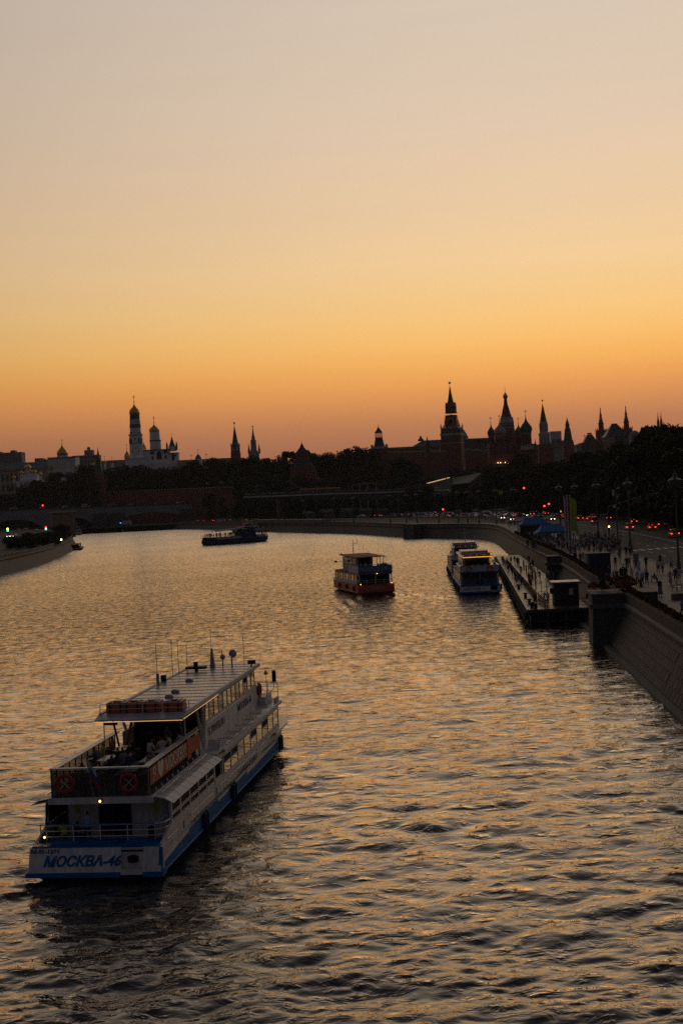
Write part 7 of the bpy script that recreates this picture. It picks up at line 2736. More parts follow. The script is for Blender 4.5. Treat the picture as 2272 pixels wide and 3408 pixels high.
def car(x, y, heading, kind, colour, label, group=None, tail='tail', head='off', brake=True, taxi=False, detail=True):
    key = (kind, colour)
    if key not in PROTO:
        PROTO[key] = car_meshes(kind, colour)
    P_ = PROTO[key]
    o = thing('parked_car' if False else ('taxi' if taxi else ('minivan' if kind == 'van' else 'car')), label, 'car' if kind != 'van' else 'van', (x, y, QZ), heading, group)
    link('body', P_['body'], o)
    link('windows', P_['cabin'], o)
    link('roof', P_['roof'], o)
    if detail:
        for sx in (-1, 1):
            for sy in (-1, 1):
                link('wheel', P_['wheel'], o, (sx * (P_['W'] - .1), sy * P_['L'] * .3, .33))
    zt = .85 if kind != 'van' else .95
    for s in (-1, 1):
        link('tail_lamp', LM[tail], o, (s * P_['W'] * .76, -P_['L'] / 2 - .02, zt))
        link('headlamp', LM[head], o, (s * P_['W'] * .72, P_['L'] / 2 + .01, .62))
    if brake and tail == 'tail':
        link('brake_light', LM['tail_dim'], o, (0, -P_['L'] / 2 + (.55 if kind != 'van' else .05), P_['H'] - .12))
    o.scale = (1.1 if detail else 1.22,) * 3
    if taxi:
        MB().box(-.3, .3, -.12, .12, P_['H'] + .03, P_['H'] + .15, 'ledwarm').build('roof_sign', o)
    return o


def car_px(px, py, hd, kind, colour, label, **kw):
    q = on_quay(px, py)
    return car(q.x, q.y, hd, kind, colour, label, **kw)


HD = -math.radians(5)
car_px(2240, 1788, HD, 'suv', 'yellow', 'yellow taxi estate with lit tail lamps, nearest car on the road', taxi=False)
car_px(2166, 1765, HD, 'sedan', 'yellow', 'yellow taxi braking left of the nearest yellow one')
car_px(2196, 1754, HD, 'sedan', 'black', 'dark car with lit roof sign just beyond the braking yellow taxi', taxi=True)
car_px(2092, 1764, HD, 'suv', 'white', 'white hatchback with red tail lamps behind the lamp post')
car_px(2106, 1744, HD, 'sedan', 'black', 'dark braking car directly beyond the white hatchback')
car_px(1976, 1744, HD, 'van', 'silver', 'small pale van with low red tail lamps left of the crossing sign')
car_px(1958, 1733, HD, 'sedan', 'silver', 'silver car beside the small pale van')
car_px(1972, 1727, HD, 'suv', 'white', 'white car braking beyond the small pale van')
car_px(1929, 1732, HD, 'suv', 'grey', 'grey car with an amber lit lamp right of the flag poles')
car_px(1910, 1730, HD, 'sedan', 'black', 'black car with one red lamp beside the grey car')
car_px(2022, 1731, HD, 'sedan', 'black', 'black car with red lamps hidden behind the signal mast')
car_px(2008, 1712, HD, 'van', 'black', 'tall dark van behind the crossing sign')
tw = math.pi
for px, py, kd, cl_, lb_ in ((1777, 1730, 'suv', 'white', 'white car facing the camera with headlamps lit, above the farther tent'), (1829, 1733, 'sedan', 'silver', 'silver car facing the camera with headlamps lit, between tent and flags'),
                             (1736, 1720, 'sedan', 'black', 'black car turning with one bright headlamp'), (1695, 1733, 'sedan', 'silver', 'silver car with a bright headlamp left of the tents'), (1664, 1728, 'suv', 'white', 'white car facing the camera left of the bright headlamp')):
    car_px(px, py, math.radians(180 + (60 if 'turning' in lb_ else 18)), kd, cl_, lb_, head='head', tail='tail_dim')
for px, py, kd, cl_ in ((1795, 1722, 'sedan', 'black'), (1812, 1714, 'suv', 'grey'), (1768, 1716, 'suv', 'silver'), (1840, 1722, 'sedan', 'white'), (1872, 1726, 'suv', 'yellow'), (1856, 1716, 'sedan', 'silver'), (1780, 1708, 'sedan', 'black'), (1830, 1708, 'sedan', 'grey'), (1880, 1712, 'sedan', 'silver'),
                        (1900, 1706, 'sedan', 'black'), (1930, 1708, 'sedan', 'grey'), (1960, 1706, 'sedan', 'silver'), (1727, 1708, 'suv', 'black')):
    car_px(px, py, HD + R.uniform(-.2, .4), kd, cl_, 'car with red lamps in the jam beyond the blue tents', group='jammed cars beyond the blue tents', tail=R.choice(['tail', 'tail', 'tail_dim']))
x = 1392
while x < 1700:
    for row, py in ((0, 1723), (1, 1717), (2, 1712)):
        if R.random() < (.97, .92, .7)[row]:
            car_px(x + R.uniform(-5, 5) + row * 7, py + R.uniform(-1, 1), math.radians(R.choice([55, 60, 235])), R.choice(['sedan', 'suv', 'sedan', 'van']), R.choice(['white', 'white', 'silver', 'white', 'black', 'yellow']),
                   'car in the dense queue along the curving quay road', group='cars queued along the curving quay road', tail=R.choice(['tail_dim'] * 6 + ['tail']), brake=False, detail=False)
    x += R.uniform(15, 21)
for px, py in ((1492, 1718), (1546, 1718), (1602, 1717), (1240, 1720), (1256, 1721)):
    car_px(px, py, math.radians(40), 'suv', 'black' if px > 1300 else 'grey', 'dark car braking with bright red lamps in the queue along the quay', group='dark braking cars in the queue along the quay', detail=False)
for px in (655, 668, 690, 700, 722, 736, 760, 775, 790, 800, 812, 842, 850, 854):
    p_ = kerb_at(px, KERB, 5.0)
    car(p_.x, p_.y, math.radians(60), R.choice(['sedan', 'suv']), R.choice(['silver', 'black', 'yellow', 'white', 'grey']), 'distant car with red lamps on the quay road under the bridge', 'distant cars on the quay road', tail=R.choice(['tail', 'tail_dim']), detail=False)
for px in (1110, 1140, 1170, 1200, 1300, 1325, 1350, 1368):
    car_px(px, 1722 - (px - 1110) * .008, math.radians(60), R.choice(['sedan', 'suv']), R.choice(['silver', 'white', 'grey']), 'dim pale car parked on the quay under the footbridge', group='dim cars on the quay under the footbridge', tail='tail_dim', brake=False, detail=False)
for k in range(9):
    s_ = L_ * (k + .3 + R.random() * .4) / 9
    q = A2 + d_ * s_ + nrm_ * R.uniform(4, 10)
    o = car(q.x, q.y, math.radians(-60), R.choice(['sedan', 'suv', 'van']), R.choice(['white', 'silver', 'black']), 'small distant car on the far stone bridge', 'cars on the stone bridge', tail='tail_dim', detail=False)
    o.location.z = za_ + (zb_ - za_) * s_ / L_ - 1.2
p_ = A(420, 1727, 1120)
t = thing('ambulance', 'white van with a blue beacon on the far quay by the bridge pier', 'van', (p_.x, p_.y, QZ), math.radians(70))
MB().box(-1.3, 1.3, -4, 2.5, .5, 4.0, 'white_old').box(-1.25, 1.25, 2.5, 4.2, .5, 2.8, 'white_old').build('body', t)
MB().sphere((-1.4, 4.4, 2.2), .4, 'sigb').build('beacon', t)
for sy in (-2.5, 2.8):
    MB().tube((-1.4, sy, .5), (1.4, sy, .5), .5, 'black', 10).build('wheel', t)
for i, (px, py) in enumerate(((36, 1788), (48, 1788), (8, 1772), (60, 1768), (120, 1768), (85, 1764))):
    p_ = G(px, py, QZ)
    car(p_.x, p_.y, math.radians(165), R.choice(['sedan', 'suv']), R.choice(['silver', 'white', 'black']), ('car with glaring headlamps on the left bank road' if i < 2 else 'dim car on the left bank road behind the bushes'), ('cars with headlamps on the left bank' if i < 2 else 'dim cars on the left bank road'), head='head' if i < 2 else 'off', tail='tail_dim')
p_ = G(205, 1806, QZ)
MB().sphere((0, 0, 1.2), .35, 'head').tube((0, 0, 0), (0, 0, 1.0), .06, 'lamp_iron').build('quay_lamp', loc=(p_.x, p_.y, QZ), label='small glaring lamp at the left bank parapet by the beige building', category='lamp')
# ------------------------------------------------------------ people
def body_mesh(pose):
    """one continuous skinned figure, 1.74 m tall, facing +y"""
    J = dict(pelvis=(0, 0, .96), spine=(0, .0, 1.18), chest=(0, .01, 1.36), neck=(0, .01, 1.50), head=(0, .02, 1.60), crown=(0, .015, 1.69), nose=(0, .085, 1.615),
             sl=(-.17, 0, 1.42), el=(-.23, -.02, 1.15), wl=(-.24, .03, .92), hl=(-.24, .05, .83), sr=(.17, 0, 1.42), er=(.23, -.02, 1.15), wr=(.24, .03, .92), hr=(.24, .05, .83),
             pl=(-.09, 0, .92), kl=(-.10, .02, .50), al=(-.10, 0, .09), tl=(-.11, .15, .04), pr=(.09, 0, .92), kr=(.10, .02, .50), ar=(.10, 0, .09), tr=(.11, .15, .04))
    up = dict(
        stand={},
        relax=dict(kl=(-.11, .07, .50), al=(-.14, .02, .09), tl=(-.18, .16, .04), el=(-.27, -.05, 1.17), wl=(-.16, .12, 1.05), hl=(-.08, .17, 1.05)),
        walk=dict(kl=(-.10, .17, .52), al=(-.10, .24, .12), tl=(-.10, .39, .10), kr=(.10, -.02, .50), ar=(.10, -.30, .14), tr=(.10, -.19, .04), el=(-.22, -.14, 1.17), wl=(-.21, -.17, .94), hl=(-.20, -.16, .86), er=(.23, .08, 1.16), wr=(.20, .24, 1.0), hr=(.19, .30, .95)),
        walk2=dict(kr=(.09, .13, .52), ar=(.08, .16, .12), tr=(.08, .31, .08), kl=(-.10, -.04, .50), al=(-.10, -.24, .13), tl=(-.10, -.12, .04), er=(.22, -.12, 1.17), wr=(.22, -.14, .94), hr=(.21, -.12, .86), el=(-.22, .04, 1.16), wl=(-.2, .20, .98), hl=(-.19, .26, .93)),
        phone=dict(er=(.22, .06, 1.18), wr=(.12, .24, 1.36), hr=(.08, .26, 1.44), el=(-.22, .04, 1.17), wl=(-.10, .22, 1.30), hl=(-.04, .25, 1.38)),
        lean=dict(spine=(0, .05, 1.17), chest=(0, .13, 1.32), neck=(0, .18, 1.45), head=(0, .22, 1.53), crown=(0, .23, 1.62), nose=(0, .29, 1.53), sl=(-.17, .14, 1.38), sr=(.17, .14, 1.38), el=(-.24, .20, 1.12), er=(.24, .20, 1.12), wl=(-.12, .42, 1.08), wr=(.12, .42, 1.08), hl=(-.05, .5, 1.08), hr=(.05, .5, 1.08)),
        sit=dict(kl=(-.13, .46, .94), al=(-.13, .46, .50), tl=(-.13, .62, .46), kr=(.13, .46, .94), ar=(.13, .44, .50), tr=(.13, .60, .46), pl=(-.09, .03, .92), pr=(.09, .03, .92), el=(-.25, .06, 1.16), wl=(-.17, .30, 1.08), hl=(-.12, .38, 1.09), er=(.25, .06, 1.16), wr=(.17, .30, 1.08), hr=(.12, .38, 1.09)),
        sit2=dict(kl=(-.13, .46, .94), al=(-.13, .46, .50), tl=(-.13, .62, .46), kr=(.13, .46, .94), ar=(.13, .44, .50), tr=(.13, .60, .46), chest=(0, .08, 1.34), neck=(0, .13, 1.47), head=(.02, .17, 1.56), crown=(.02, .17, 1.65), nose=(.03, .24, 1.56), sl=(-.17, .08, 1.40), sr=(.17, .08, 1.40), el=(-.25, .22, 1.16), wl=(-.14, .44, 1.2), hl=(-.08, .5, 1.24), er=(.25, .16, 1.14), wr=(.14, .36, 1.10), hr=(.08, .44, 1.10)),
    )[pose]
    J.update(up)
    names = list(J)
    E_ = [('pelvis', 'spine'), ('spine', 'chest'), ('chest', 'neck'), ('neck', 'head'), ('head', 'crown'), ('head', 'nose'), ('chest', 'sl'), ('sl', 'el'), ('el', 'wl'), ('wl', 'hl'), ('chest', 'sr'), ('sr', 'er'), ('er', 'wr'), ('wr', 'hr'),
          ('pelvis', 'pl'), ('pl', 'kl'), ('kl', 'al'), ('al', 'tl'), ('pelvis', 'pr'), ('pr', 'kr'), ('kr', 'ar'), ('ar', 'tr')]
    rad = dict(pelvis=(.15, .11), spine=(.13, .10), chest=(.155, .11), neck=(.055, .055), head=(.082, .095), crown=(.07, .08), nose=(.02, .02), s=(.065, .065), e=(.045, .045), w=(.032, .03), h=(.04, .02), p=(.095, .095), k=(.06, .065), a=(.042, .045), t=(.045, .03))
    me = bpy.data.meshes.new('figure')
    me.from_pydata([J[n] for n in names], [(names.index(a), names.index(b)) for a, b in E_], [])
    o = bpy.data.objects.new('figure', me)
    COL.objects.link(o)
    md = o.modifiers.new('skin', 'SKIN')
    md.use_smooth_shade = True
    sub = o.modifiers.new('sub', 'SUBSURF')
    sub.levels = 1
    sk = me.skin_vertices[0].data
    for i, n in enumerate(names):
        r = rad.get(n) or rad[n[0]]
        sk[i].radius = r
        sk[i].use_root = (n == 'pelvis')
    dg = bpy.context.evaluated_depsgraph_get()
    out = bpy.data.meshes.new_from_object(o.evaluated_get(dg), depsgraph=dg)
    bpy.data.objects.remove(o)
    if pose.startswith('sit'):
        out.transform(Matrix.Translation((0, 0, -.46)))
    return out


SKIN = mat('skin', (.36, .20, .14), .6, var=0)
HAIR = {k: mat('hair_' + k, c, .7, var=0) for k, c in dict(dark=(.02, .015, .01), brown=(.06, .035, .02), blond=(.22, .15, .07)).items()}
CL = {k: mat('cloth_' + k, c, .85, var=.1, scale=8) for k, c in dict(white=(.58, .58, .58), black=(.02, .02, .022), navy=(.025, .035, .07), grey=(.16, .16, .17), blue=(.12, .2, .34), pink=(.42, .16, .20), red=(.34, .03, .03), lime=(.4, .5, .05), beige=(.38, .30, .22), orange=(.65, .14, .02), green=(.05, .13, .06), lightblue=(.32, .45, .55), peach=(.5, .32, .24)).items()}
POSES = {}
FIG = {}


def figure(pose, top='white', bottom='navy', hair='dark', sleeves='short', legs='long', skirt=None, long_hair=False):
    key = (pose, top, bottom, hair, sleeves, legs, skirt, long_hair)
    if key in FIG:
        return FIG[key]
    if pose not in POSES:
        POSES[pose] = body_mesh(pose)
    me = POSES[pose].copy()
    me.name = 'person_body'
    me.materials.clear()
    for mm in (SKIN, HAIR[hair], CL[top], CL[bottom], M['black']):
        me.materials.append(mm)
    dz = -.46 if pose.startswith('sit') else 0
    sit = pose.startswith('sit')
    idx = []
    for p_ in me.polygons:
        x, y, z = p_.center
        z -= dz
        ax = abs(x)
        if z > 1.66 or (z > 1.52 and y < (.0 if not pose in ('lean', 'sit2') else .15)) or (long_hair and z > 1.42 and y < -.03 and ax < .1):
            i = 1
        elif z > 1.475 and ax < .13:
            i = 0
        elif ax > .19 and z < (1.22 if sleeves == 'short' else .9) and z > .6 and not sit:
            i = 0
        elif pose in ('phone', 'lean', 'sit', 'sit2') and y > .17 and z > 1.0 and z < 1.48 and ax < .3:
            i = 0
        elif z > .97:
            i = 2
        elif z < (.09 if not sit else .53):
            i = 4
        elif legs == 'short' and z < (.52 if not sit else .86):
            i = 0
        elif sit and legs == 'short' and y > .3:
            i = 0
        else:
            i = 3
        idx.append(i)
    me.polygons.foreach_set('material_index', idx)
    if skirt:
        bm = bmesh.new()
        bm.from_mesh(me)
        prof = [(.135, 1.0), (.19, .88), (.22, .7), (.25, skirt)]
        rings = []
        for r, z in prof:
            rings.append([bm.verts.new((r * math.cos(2 * math.pi * i / 14), r * .85 * math.sin(2 * math.pi * i / 14), z)) for i in range(14)])
        for a, c in zip(rings[:-1], rings[1:]):
            for i in range(14):
                f = bm.faces.new((a[i], a[(i + 1) % 14], c[(i + 1) % 14], c[i]))
                f.material_index = 3
                f.smooth = True
        bm.to_mesh(me)
        bm.free()
    FIG[key] = me
    return me


def person(loc, rot, label, group=None, s=1.0, **kw):
    o = link('person', figure(**kw), None, loc, rot, s, label=label, category='person', group=group)
    return o


def rand_fig(pose=None):
    t_ = R.choice(['white', 'white', 'black', 'navy', 'grey', 'blue', 'black', 'beige', 'white', 'red', 'lightblue', 'black', 'green'])
    return dict(pose=pose or R.choice(['stand', 'relax', 'walk', 'walk2', 'phone', 'stand']), top=t_, bottom=R.choice(['navy', 'black', 'grey', 'blue', 'beige', 'black']), hair=R.choice(['dark', 'brown', 'dark', 'blond']), legs=R.choice(['long', 'long', 'short']), skirt=None)


AWAY, TO = 0.0, math.pi
PR = [
    (2196, 1984, TO - .3, 'woman in a dark top and long grey skirt walking alone on the promenade', dict(pose='walk2', top='black', bottom='grey', sleeves='long', skirt=.18, hair='dark', long_hair=True), .98),
    (2132, 1977, TO + .2, 'man in dark clothes looking at his phone in the middle of the promenade', dict(pose='phone', top='black', bottom='black', sleeves='long'), 1.02),
    (2120, 1950, AWAY, 'woman in a white top and pale trousers left of the man with the phone', dict(pose='stand', top='white', bottom='grey', hair='brown', long_hair=True), .96),
    (2137, 1951, AWAY + .4, 'person in a pale blue top behind the man with the phone', dict(pose='relax', top='lightblue', bottom='black', hair='dark'), 1.0),
    (2152, 1950, AWAY, 'person in a dark shirt and grey trousers right of the pale blue top', dict(pose='walk', top='black', bottom='grey', hair='brown'), 1.0),
    (2149, 1934, TO, 'person in a white cap and top before the bench', dict(pose='stand', top='white', bottom='navy', hair='blond'), .95),
    (2066, 1933, AWAY, 'woman in black shorts, left of a couple walking away by the cabin', dict(pose='walk', top='black', bottom='black', legs='short', hair='dark', long_hair=True), .97),
    (2080, 1936, AWAY, 'man in black, right of a couple walking away by the cabin', dict(pose='walk2', top='black', bottom='black', sleeves='long'), 1.05),
    (2102, 1936, AWAY + .2, 'woman in a loose white shirt with bare legs striding away', dict(pose='walk', top='white', bottom='white', legs='short', hair='brown', long_hair=True), .97),
    (2149, 1895, TO, 'man in a black suit walking towards the camera', dict(pose='walk2', top='black', bottom='black', sleeves='long'), 1.04),
    (2189, 1910, AWAY, 'left of two people in white T shirts and dark shorts walking away', dict(pose='walk', top='white', bottom='black', legs='short', hair='dark'), 1.02),
    (2204, 1910, AWAY, 'right of two people in white T shirts and dark shorts walking away', dict(pose='walk2', top='white', bottom='navy', legs='short', hair='brown'), 1.03),
    (2196, 1886, AWAY, 'person with dark hair just ahead of the two white T shirts', dict(pose='stand', top='black', bottom='black', hair='dark'), 1.0),
    (2233, 1903, AWAY, 'man in a white numbered football shirt walking away', dict(pose='walk', top='white', bottom='black', legs='short', hair='brown'), 1.05),
    (2230, 1948, TO, 'woman in a peach dress with an orange bag by the bench', dict(pose='walk2', top='peach', bottom='peach', skirt=.3, hair='blond', long_hair=True), .97),
    (2247, 1941, AWAY, 'person in navy beside the nearest lamp post', dict(pose='stand', top='navy', bottom='navy', hair='dark', legs='short'), 1.03),
    (2259, 1940, AWAY, 'person in a wide pale shirt at the right edge of the promenade', dict(pose='relax', top='white', bottom='beige', hair='brown'), 1.02),
    (2047, 1894, AWAY, 'man in black carrying a bright orange bag beside the cabin', dict(pose='stand', top='black', bottom='orange', sleeves='long', hair='dark'), 1.04),
    (2026, 1932, AWAY + 1.2, 'person in dark clothes at the parapet in front of the cabin', dict(pose='relax', top='black', bottom='black', sleeves='long'), 1.02),
    (2042, 1937, AWAY - .6, 'child in a white T shirt by the flower parapet', dict(pose='stand', top='white', bottom='grey', hair='brown'), .86),
    (2052, 1942, TO, 'woman in black leaning among the flowers of the parapet', dict(pose='lean', top='black', bottom='black', sleeves='long', hair='dark', long_hair=True), .98),
    (2083, 1855, TO, 'left of two dark figures standing at the lamp post by the kerb', dict(pose='stand', top='black', bottom='black', sleeves='long'), 1.05),
    (2095, 1855, AWAY, 'right of two dark figures standing at the lamp post by the kerb', dict(pose='relax', top='black', bottom='navy', sleeves='long'), 1.0),
    (2102, 1852, AWAY, 'dim grey figure half hidden by the lamp post by the kerb', dict(pose='walk', top='grey', bottom='grey'), 1.0),
    (2061, 1872, AWAY, 'man in a blue shirt and shorts walking away right of the cabin', dict(pose='walk', top='blue', bottom='blue', legs='short'), 1.05),
    (2125, 1905, TO, 'woman in a long white dress in the middle distance', dict(pose='walk2', top='white', bottom='white', skirt=.2, hair='dark', long_hair=True), .96),
    (2115, 1900, TO, 'person in a grey shirt left of the long white dress', dict(pose='walk', top='grey', bottom='black', hair='dark'), 1.0),
    (2084, 1897, AWAY, 'person in a navy shirt ahead of the couple by the cabin', dict(pose='walk2', top='navy', bottom='navy', hair='dark'), 1.02),
    (2093, 1894, AWAY, 'person in a beige shirt ahead of the couple by the cabin', dict(pose='walk', top='beige', bottom='navy', hair='blond'), .98),
    (2111, 1880, AWAY, 'left of two people in blue denim shirts farther along the promenade', dict(pose='walk', top='blue', bottom='navy', hair='dark'), 1.0),
    (2120, 1880, AWAY, 'right of two people in blue denim shirts farther along the promenade', dict(pose='walk2', top='blue', bottom='black', hair='dark'), 1.02),
    (1914, 1876, TO, 'left of two dark figures walking left of the cabin', dict(pose='walk', top='black', bottom='black', sleeves='long'), 1.05),
    (1931, 1878, TO, 'right of two dark figures walking left of the cabin', dict(pose='walk2', top='black', bottom='grey', sleeves='long'), 1.0),
    (1941, 1874, AWAY, 'person in pale grey close to the side of the cabin', dict(pose='stand', top='grey', bottom='grey'), 1.0),
    (1906, 1862, TO, 'person in a white shirt behind the walking dark pair', dict(pose='relax', top='white', bottom='blue', hair='brown'), 1.0),
]
for px, py, rot, lb_, kw, s in PR:
    person(on_quay(px, py), rot + R.uniform(-.15, .15), lb_, s=s * 1.1, **kw)
q = on_quay(2176, 1937)
person((q.x - .1, q.y - .1, QZ + .02), math.radians(75) + math.pi, 'man in black seated on the promenade bench', pose='sit2', top='black', bottom='black', sleeves='long')
q = G(2271, 2062, QZ)
person((q.x, q.y, QZ), .3, 'person in a blue jacket cut off by the right edge behind the parapet flowers', pose='walk', top='blue', bottom='navy', sleeves='long', hair='brown', s=1.03)

# crowd round the tents and along the promenade
cl_lab = 'person standing in the dense dark crowd round the blue tents'
taken = []


def scatter(n, x0, x1, y0, y1, label, group, poses=None, rot=None):
    k = tries = 0
    while k < n and tries < n * 30:
        tries += 1
        px = R.uniform(x0, x1)
        py = R.uniform(y0(px) if callable(y0) else y0, y1(px) if callable(y1) else y1)
        q = on_quay(px, py)
        if any((q.x - t[0]) ** 2 + (q.y - t[1]) ** 2 < .3 for t in taken):
            continue
        taken.append((q.x, q.y))
        person(q, rot if rot is not None else R.random() * 6.28, label, group, R.uniform(1.0, 1.16), **rand_fig(poses and R.choice(poses)))
        k += 1


scatter(74, 1800, 1900, 1786, 1818, cl_lab, 'crowd round the blue tents')
scatter(22, 1735, 1800, lambda x: 1755 + (x - 1735) * .45, lambda x: 1775 + (x - 1735) * .5, cl_lab, 'crowd round the blue tents')
scatter(16, 1660, 1735, lambda x: 1738 + (x - 1660) * .2, lambda x: 1744 + (x - 1660) * .2, cl_lab, 'crowd round the blue tents')
scatter(52, 1930, 2060, lambda x: 1800 + (x - 1930) * .12, lambda x: 1826 + (x - 1930) * .14, 'person waiting in the crowd at the crossing', 'crowd waiting at the crossing')
scatter(9, 1895, 1945, 1822, 1850, 'person strolling between the tents and the cabin', 'strollers between the tents and the cabin')
for px, py, tp, lb_ in ((1825, 1815, 'lime', 'attendant in a lime vest in front of the nearer tent'), (1922, 1785, 'lime', 'attendant in a lime vest by the green mat')):
    person(on_quay(px, py), 2.5, lb_, pose='stand', top=tp, bottom='black')
# on the pontoon
def pon_person(u, v, rot, lb_, group=None, s=1.0, **kw):
    q = pon_pt(u, v)
    person((q.x, q.y, PZ + .02), rot, lb_, group, s, **kw)


pon_person(.16, .028, .3, 'attendant in an orange life vest standing on the pontoon', pose='relax', top='red', bottom='black', hair='dark', s=1.05)
pon_person(.39, .040, 2.4, 'woman in a pale top by the slatted fence on the pontoon', pose='stand', top='white', bottom='lightblue', hair='dark', long_hair=True)
pon_person(.34, .052, -.8, 'person in a white shirt bending to the woman on the pontoon', pose='lean', top='white', bottom='white', hair='brown')
pon_person(.46, .33, .5, 'worker in an orange vest on the middle of the pontoon', pose='stand', top='orange', bottom='black')
pon_person(.31, .23, .5, 'person in dark red halfway along the pontoon fence', pose='relax', top='red', bottom='black')
k = 0
while k < 46:
    u, v = .06 + .9 * R.random() ** 1.5, R.uniform(.24, .76)
    if abs(u - .24) < .05:
        continue
    pon_person(u, v, R.random() * 6.28, ('passenger waiting on the quay side of the pontoon' if u > .24 else 'passenger waiting on the boat side of the pontoon') + (', nearer half of the group' if v < .48 else ', farther half of the group'), 'passengers waiting on the pontoon', R.uniform(.93, 1.05), **rand_fig())
    k += 1

# aboard the boats
def aboard(B_, u, v, z, rot, lb_, group=None, s=1.0, **kw):
    if B_ is M46 and z > 3 and kw.get('pose', '').startswith('sit'):
        z += .34
    c_, s_ = math.cos(B_.rotation_euler.z), math.sin(B_.rotation_euler.z)
    person((B_.location.x + u * c_ - v * s_, B_.location.y + u * s_ + v * c_, z), B_.rotation_euler.z + rot, lb_, group, s, **kw)


H2 = math.pi / 2
for u, v, z, rot, lb_, kw in (
    (.45, 8.3, 3.46, -H2 * .4, 'big man in a white shirt at the starboard rail table of the near cruiser', dict(pose='sit2', top='white', bottom='navy', hair='brown')),
    (.95, 8.9, 3.46, H2 * .5, 'boy in a white shirt beside the big man in white', dict(pose='sit', top='white', bottom='blue', hair='brown')),
    (1.2, 9.7, 3.46, H2, 'man in white leaning on the starboard rail counter', dict(pose='sit2', top='white', bottom='black', hair='dark')),
    (1.6, 10.4, 3.46, H2 * .8, 'person in a pale blue shirt farther along the starboard counter', dict(pose='sit2', top='lightblue', bottom='black', hair='dark')),
    (1.45, 5.0, 3.46, 0, 'blond child in a pink top on the upper deck', dict(pose='sit', top='pink', bottom='beige', hair='blond', long_hair=True)),
    (-.35, 6.3, 3.46, H2 * .3, 'man in black talking at the port table of the upper deck', dict(pose='sit2', top='black', bottom='black', hair='dark')),
    (-.35, 4.0, 3.46, -H2 * .2, 'woman in black seated at the aft table, back to the rail', dict(pose='sit2', top='black', bottom='black', hair='dark', long_hair=True)),
    (-1.0, 1.75, 3.46, 0, 'woman with long brown hair standing at the stern rail', dict(pose='stand', top='beige', bottom='navy', hair='brown', long_hair=True)),
    (.15, 4.6, 3.46, .6, 'man with arms raised to his phone at the stern rail', dict(pose='phone', top='grey', bottom='black', hair='dark')),
    (.6, 3.9, 3.46, -.2, 'person in a dark jacket reaching over the aft table', dict(pose='lean', top='navy', bottom='black', hair='dark', sleeves='long')),
    (-1.75, 7.6, 3.46, H2, 'person in a lime cap and top on the port side', dict(pose='sit', top='lime', bottom='grey', hair='blond')),
    (-.6, 6.2, 3.46, -H2, 'dark haired guest at the port middle table', dict(pose='sit', top='black', bottom='navy', hair='dark')),
    (-1.8, 6.7, 3.46, H2, 'guest in grey at the port middle table', dict(pose='sit2', top='grey', bottom='black', hair='dark')),
    (-.6, 9.0, 3.46, -H2, 'guest in navy deep under the roof, port table', dict(pose='sit', top='navy', bottom='black', hair='dark')),
    (-1.8, 9.4, 3.46, H2, 'guest in beige deep under the roof by the port rail', dict(pose='sit', top='beige', bottom='black', hair='brown')),
    (-.4, 7.5, 3.46, -H2, 'guest in black deep under the roof at the starboard table', dict(pose='sit', top='black', bottom='black', hair='dark')),
    (-.1, 10.6, 3.46, 0, 'waiter in black standing before the bar', dict(pose='relax', top='black', bottom='black', hair='dark')),
    (.6, 11.5, 3.46, 2.6, 'guest in a grey shirt standing at the bar', dict(pose='stand', top='grey', bottom='black', hair='brown')),
    (-.88, 1.75, 1.13, .15, 'man in a pale blue shirt standing on the lower stern deck', dict(pose='stand', top='lightblue', bottom='navy', hair='brown', sleeves='long')),
    (-2.05, 1.85, 1.16, .5, 'crewman in a yellow vest seated on the lower stern deck', dict(pose='sit2', top='lime', bottom='black', hair='dark')),
    (-1.5, 1.75, 1.16, -.6, 'crewman in black seated beside the yellow vest', dict(pose='sit2', top='black', bottom='navy', hair='dark')),
):
    aboard(M46, u, v, z, rot, lb_, **kw)
for i in range(16):
    aboard(BO, R.uniform(-2.4, 2.6), R.choice([R.uniform(.8, 3.2), R.uniform(.8, 8)]), 3.81, R.random() * 6.28, 'passenger on the upper deck of the orange roofed boat', 'passengers on the orange roofed boat', R.uniform(.95, 1.05), **rand_fig(R.choice(['stand', 'sit', 'relax', 'phone'])))
for i in range(5):
    aboard(B21, R.uniform(-2, 2), R.uniform(4.5, 8), 3.63, R.random() * 6, 'dim seated passenger under the lit awning of the moored cruiser', 'passengers on the moored cruiser', 1, **rand_fig('sit'))
# the crowd on the footbridge and far quay reads as one fringe
cb_ = MB()
for a, c in zip(FB[:-1], FB[1:]):
    n = int((c - a).length * 1.9)
    for k in range(n):
        q = a.lerp(c, R.random()) + Vector((0, R.uniform(.6, 6), 0))
        h = R.uniform(1.45, 1.9)
        mm = R.choice(['cloth_white', 'cloth_black', 'cloth_navy', 'cloth_black', 'cloth_grey'])
        cb_.loft([(.12, q.z), (.2, q.z + h * .55), (.24, q.z + h * .8), (.08, q.z + h * .86), (.11, q.z + h * .93), (.03, q.z + h)], 5, bpy.data.materials[mm], c=(q.x, q.y))
cb_.build('footbridge_crowd', kind='stuff')


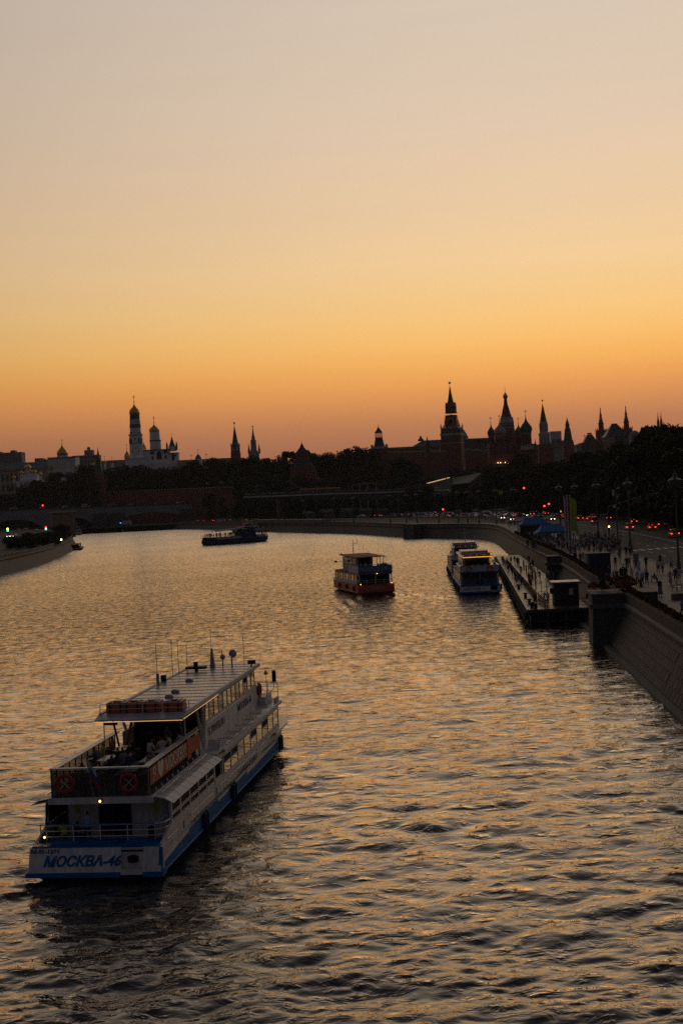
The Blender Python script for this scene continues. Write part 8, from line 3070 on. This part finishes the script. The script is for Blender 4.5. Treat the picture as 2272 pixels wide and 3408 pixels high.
# people past the three hundred that show largest: the smallest and the ones packed behind others, kept as one mass
def mass(name, places, parent=None):
    b = MB()
    for (x, y, z), rot in places:
        kw = rand_fig()
        me = figure(**kw)
        c_, s_, k = math.cos(rot), math.sin(rot), R.uniform(1.0, 1.14)
        base = len(b.v)
        b.v += [(x + k * (v.co.x * c_ - v.co.y * s_), y + k * (v.co.x * s_ + v.co.y * c_), z + k * v.co.z) for v in me.vertices]
        sl = [b.slot(m_) for m_ in me.materials]
        for p_ in me.polygons:
            b.f.append(tuple(base + i for i in p_.vertices))
            b.mi.append(sl[p_.material_index])
    return b.build(name, parent, smooth=True, kind='stuff')


pl_ = []
c_, s_ = math.cos(BB.rotation_euler.z), math.sin(BB.rotation_euler.z)
for i in range(64):
    v, u = (R.uniform(0, 23) if i < 44 else R.uniform(26, 33)), R.uniform(-2.7, 2.7)
    pl_.append(((BB.location.x + u * c_ - v * s_, BB.location.y + u * s_ + v * c_, 3.2), R.random() * 6.28))
mass('boat_passenger_crowd', pl_)
pl_ = []
for i in range(60):
    px = 1345 + i * 5.3 + R.uniform(-3, 3)
    q = on_quay(px, 1730 + max(0, px - 1590) * .12 + R.uniform(-2, 2))
    pl_.append((tuple(q), R.random() * 6.28))
for i in range(95):
    px = R.uniform(1745, 1905)
    lo_ = 1762 + (px - 1745) * .42
    q = on_quay(px, R.uniform(max(lo_, 1775), max(lo_ + 14, 1832)))
    pl_.append((tuple(q), R.random() * 6.28))
for i in range(85):
    q = on_quay(R.uniform(1905, 2066), R.uniform(1794, 1850))
    pl_.append((tuple(q), R.random() * 6.28))
mass('quay_crowd', pl_)
# ------------------------------------------------------------ evening haze over the river
hz = MB()
hz.box(-1400, 1500, -70, 2680, -3.5, 150, 'dark')
me = hz.mesh('haze')
me.materials.clear()
vm = bpy.data.materials.new('evening_haze')
vm.use_nodes = True
vt = vm.node_tree
vt.nodes.clear()
pv = vt.nodes.new('ShaderNodeVolumePrincipled')
pv.inputs['Color'].default_value = (.92, .90, .90, 1)
pv.inputs['Density'].default_value = .000045
pv.inputs['Anisotropy'].default_value = .2
vo = vt.nodes.new('ShaderNodeOutputMaterial')
vt.links.new(pv.outputs[0], vo.inputs['Volume'])
me.materials.append(vm)
link('haze', me, kind='stuff')
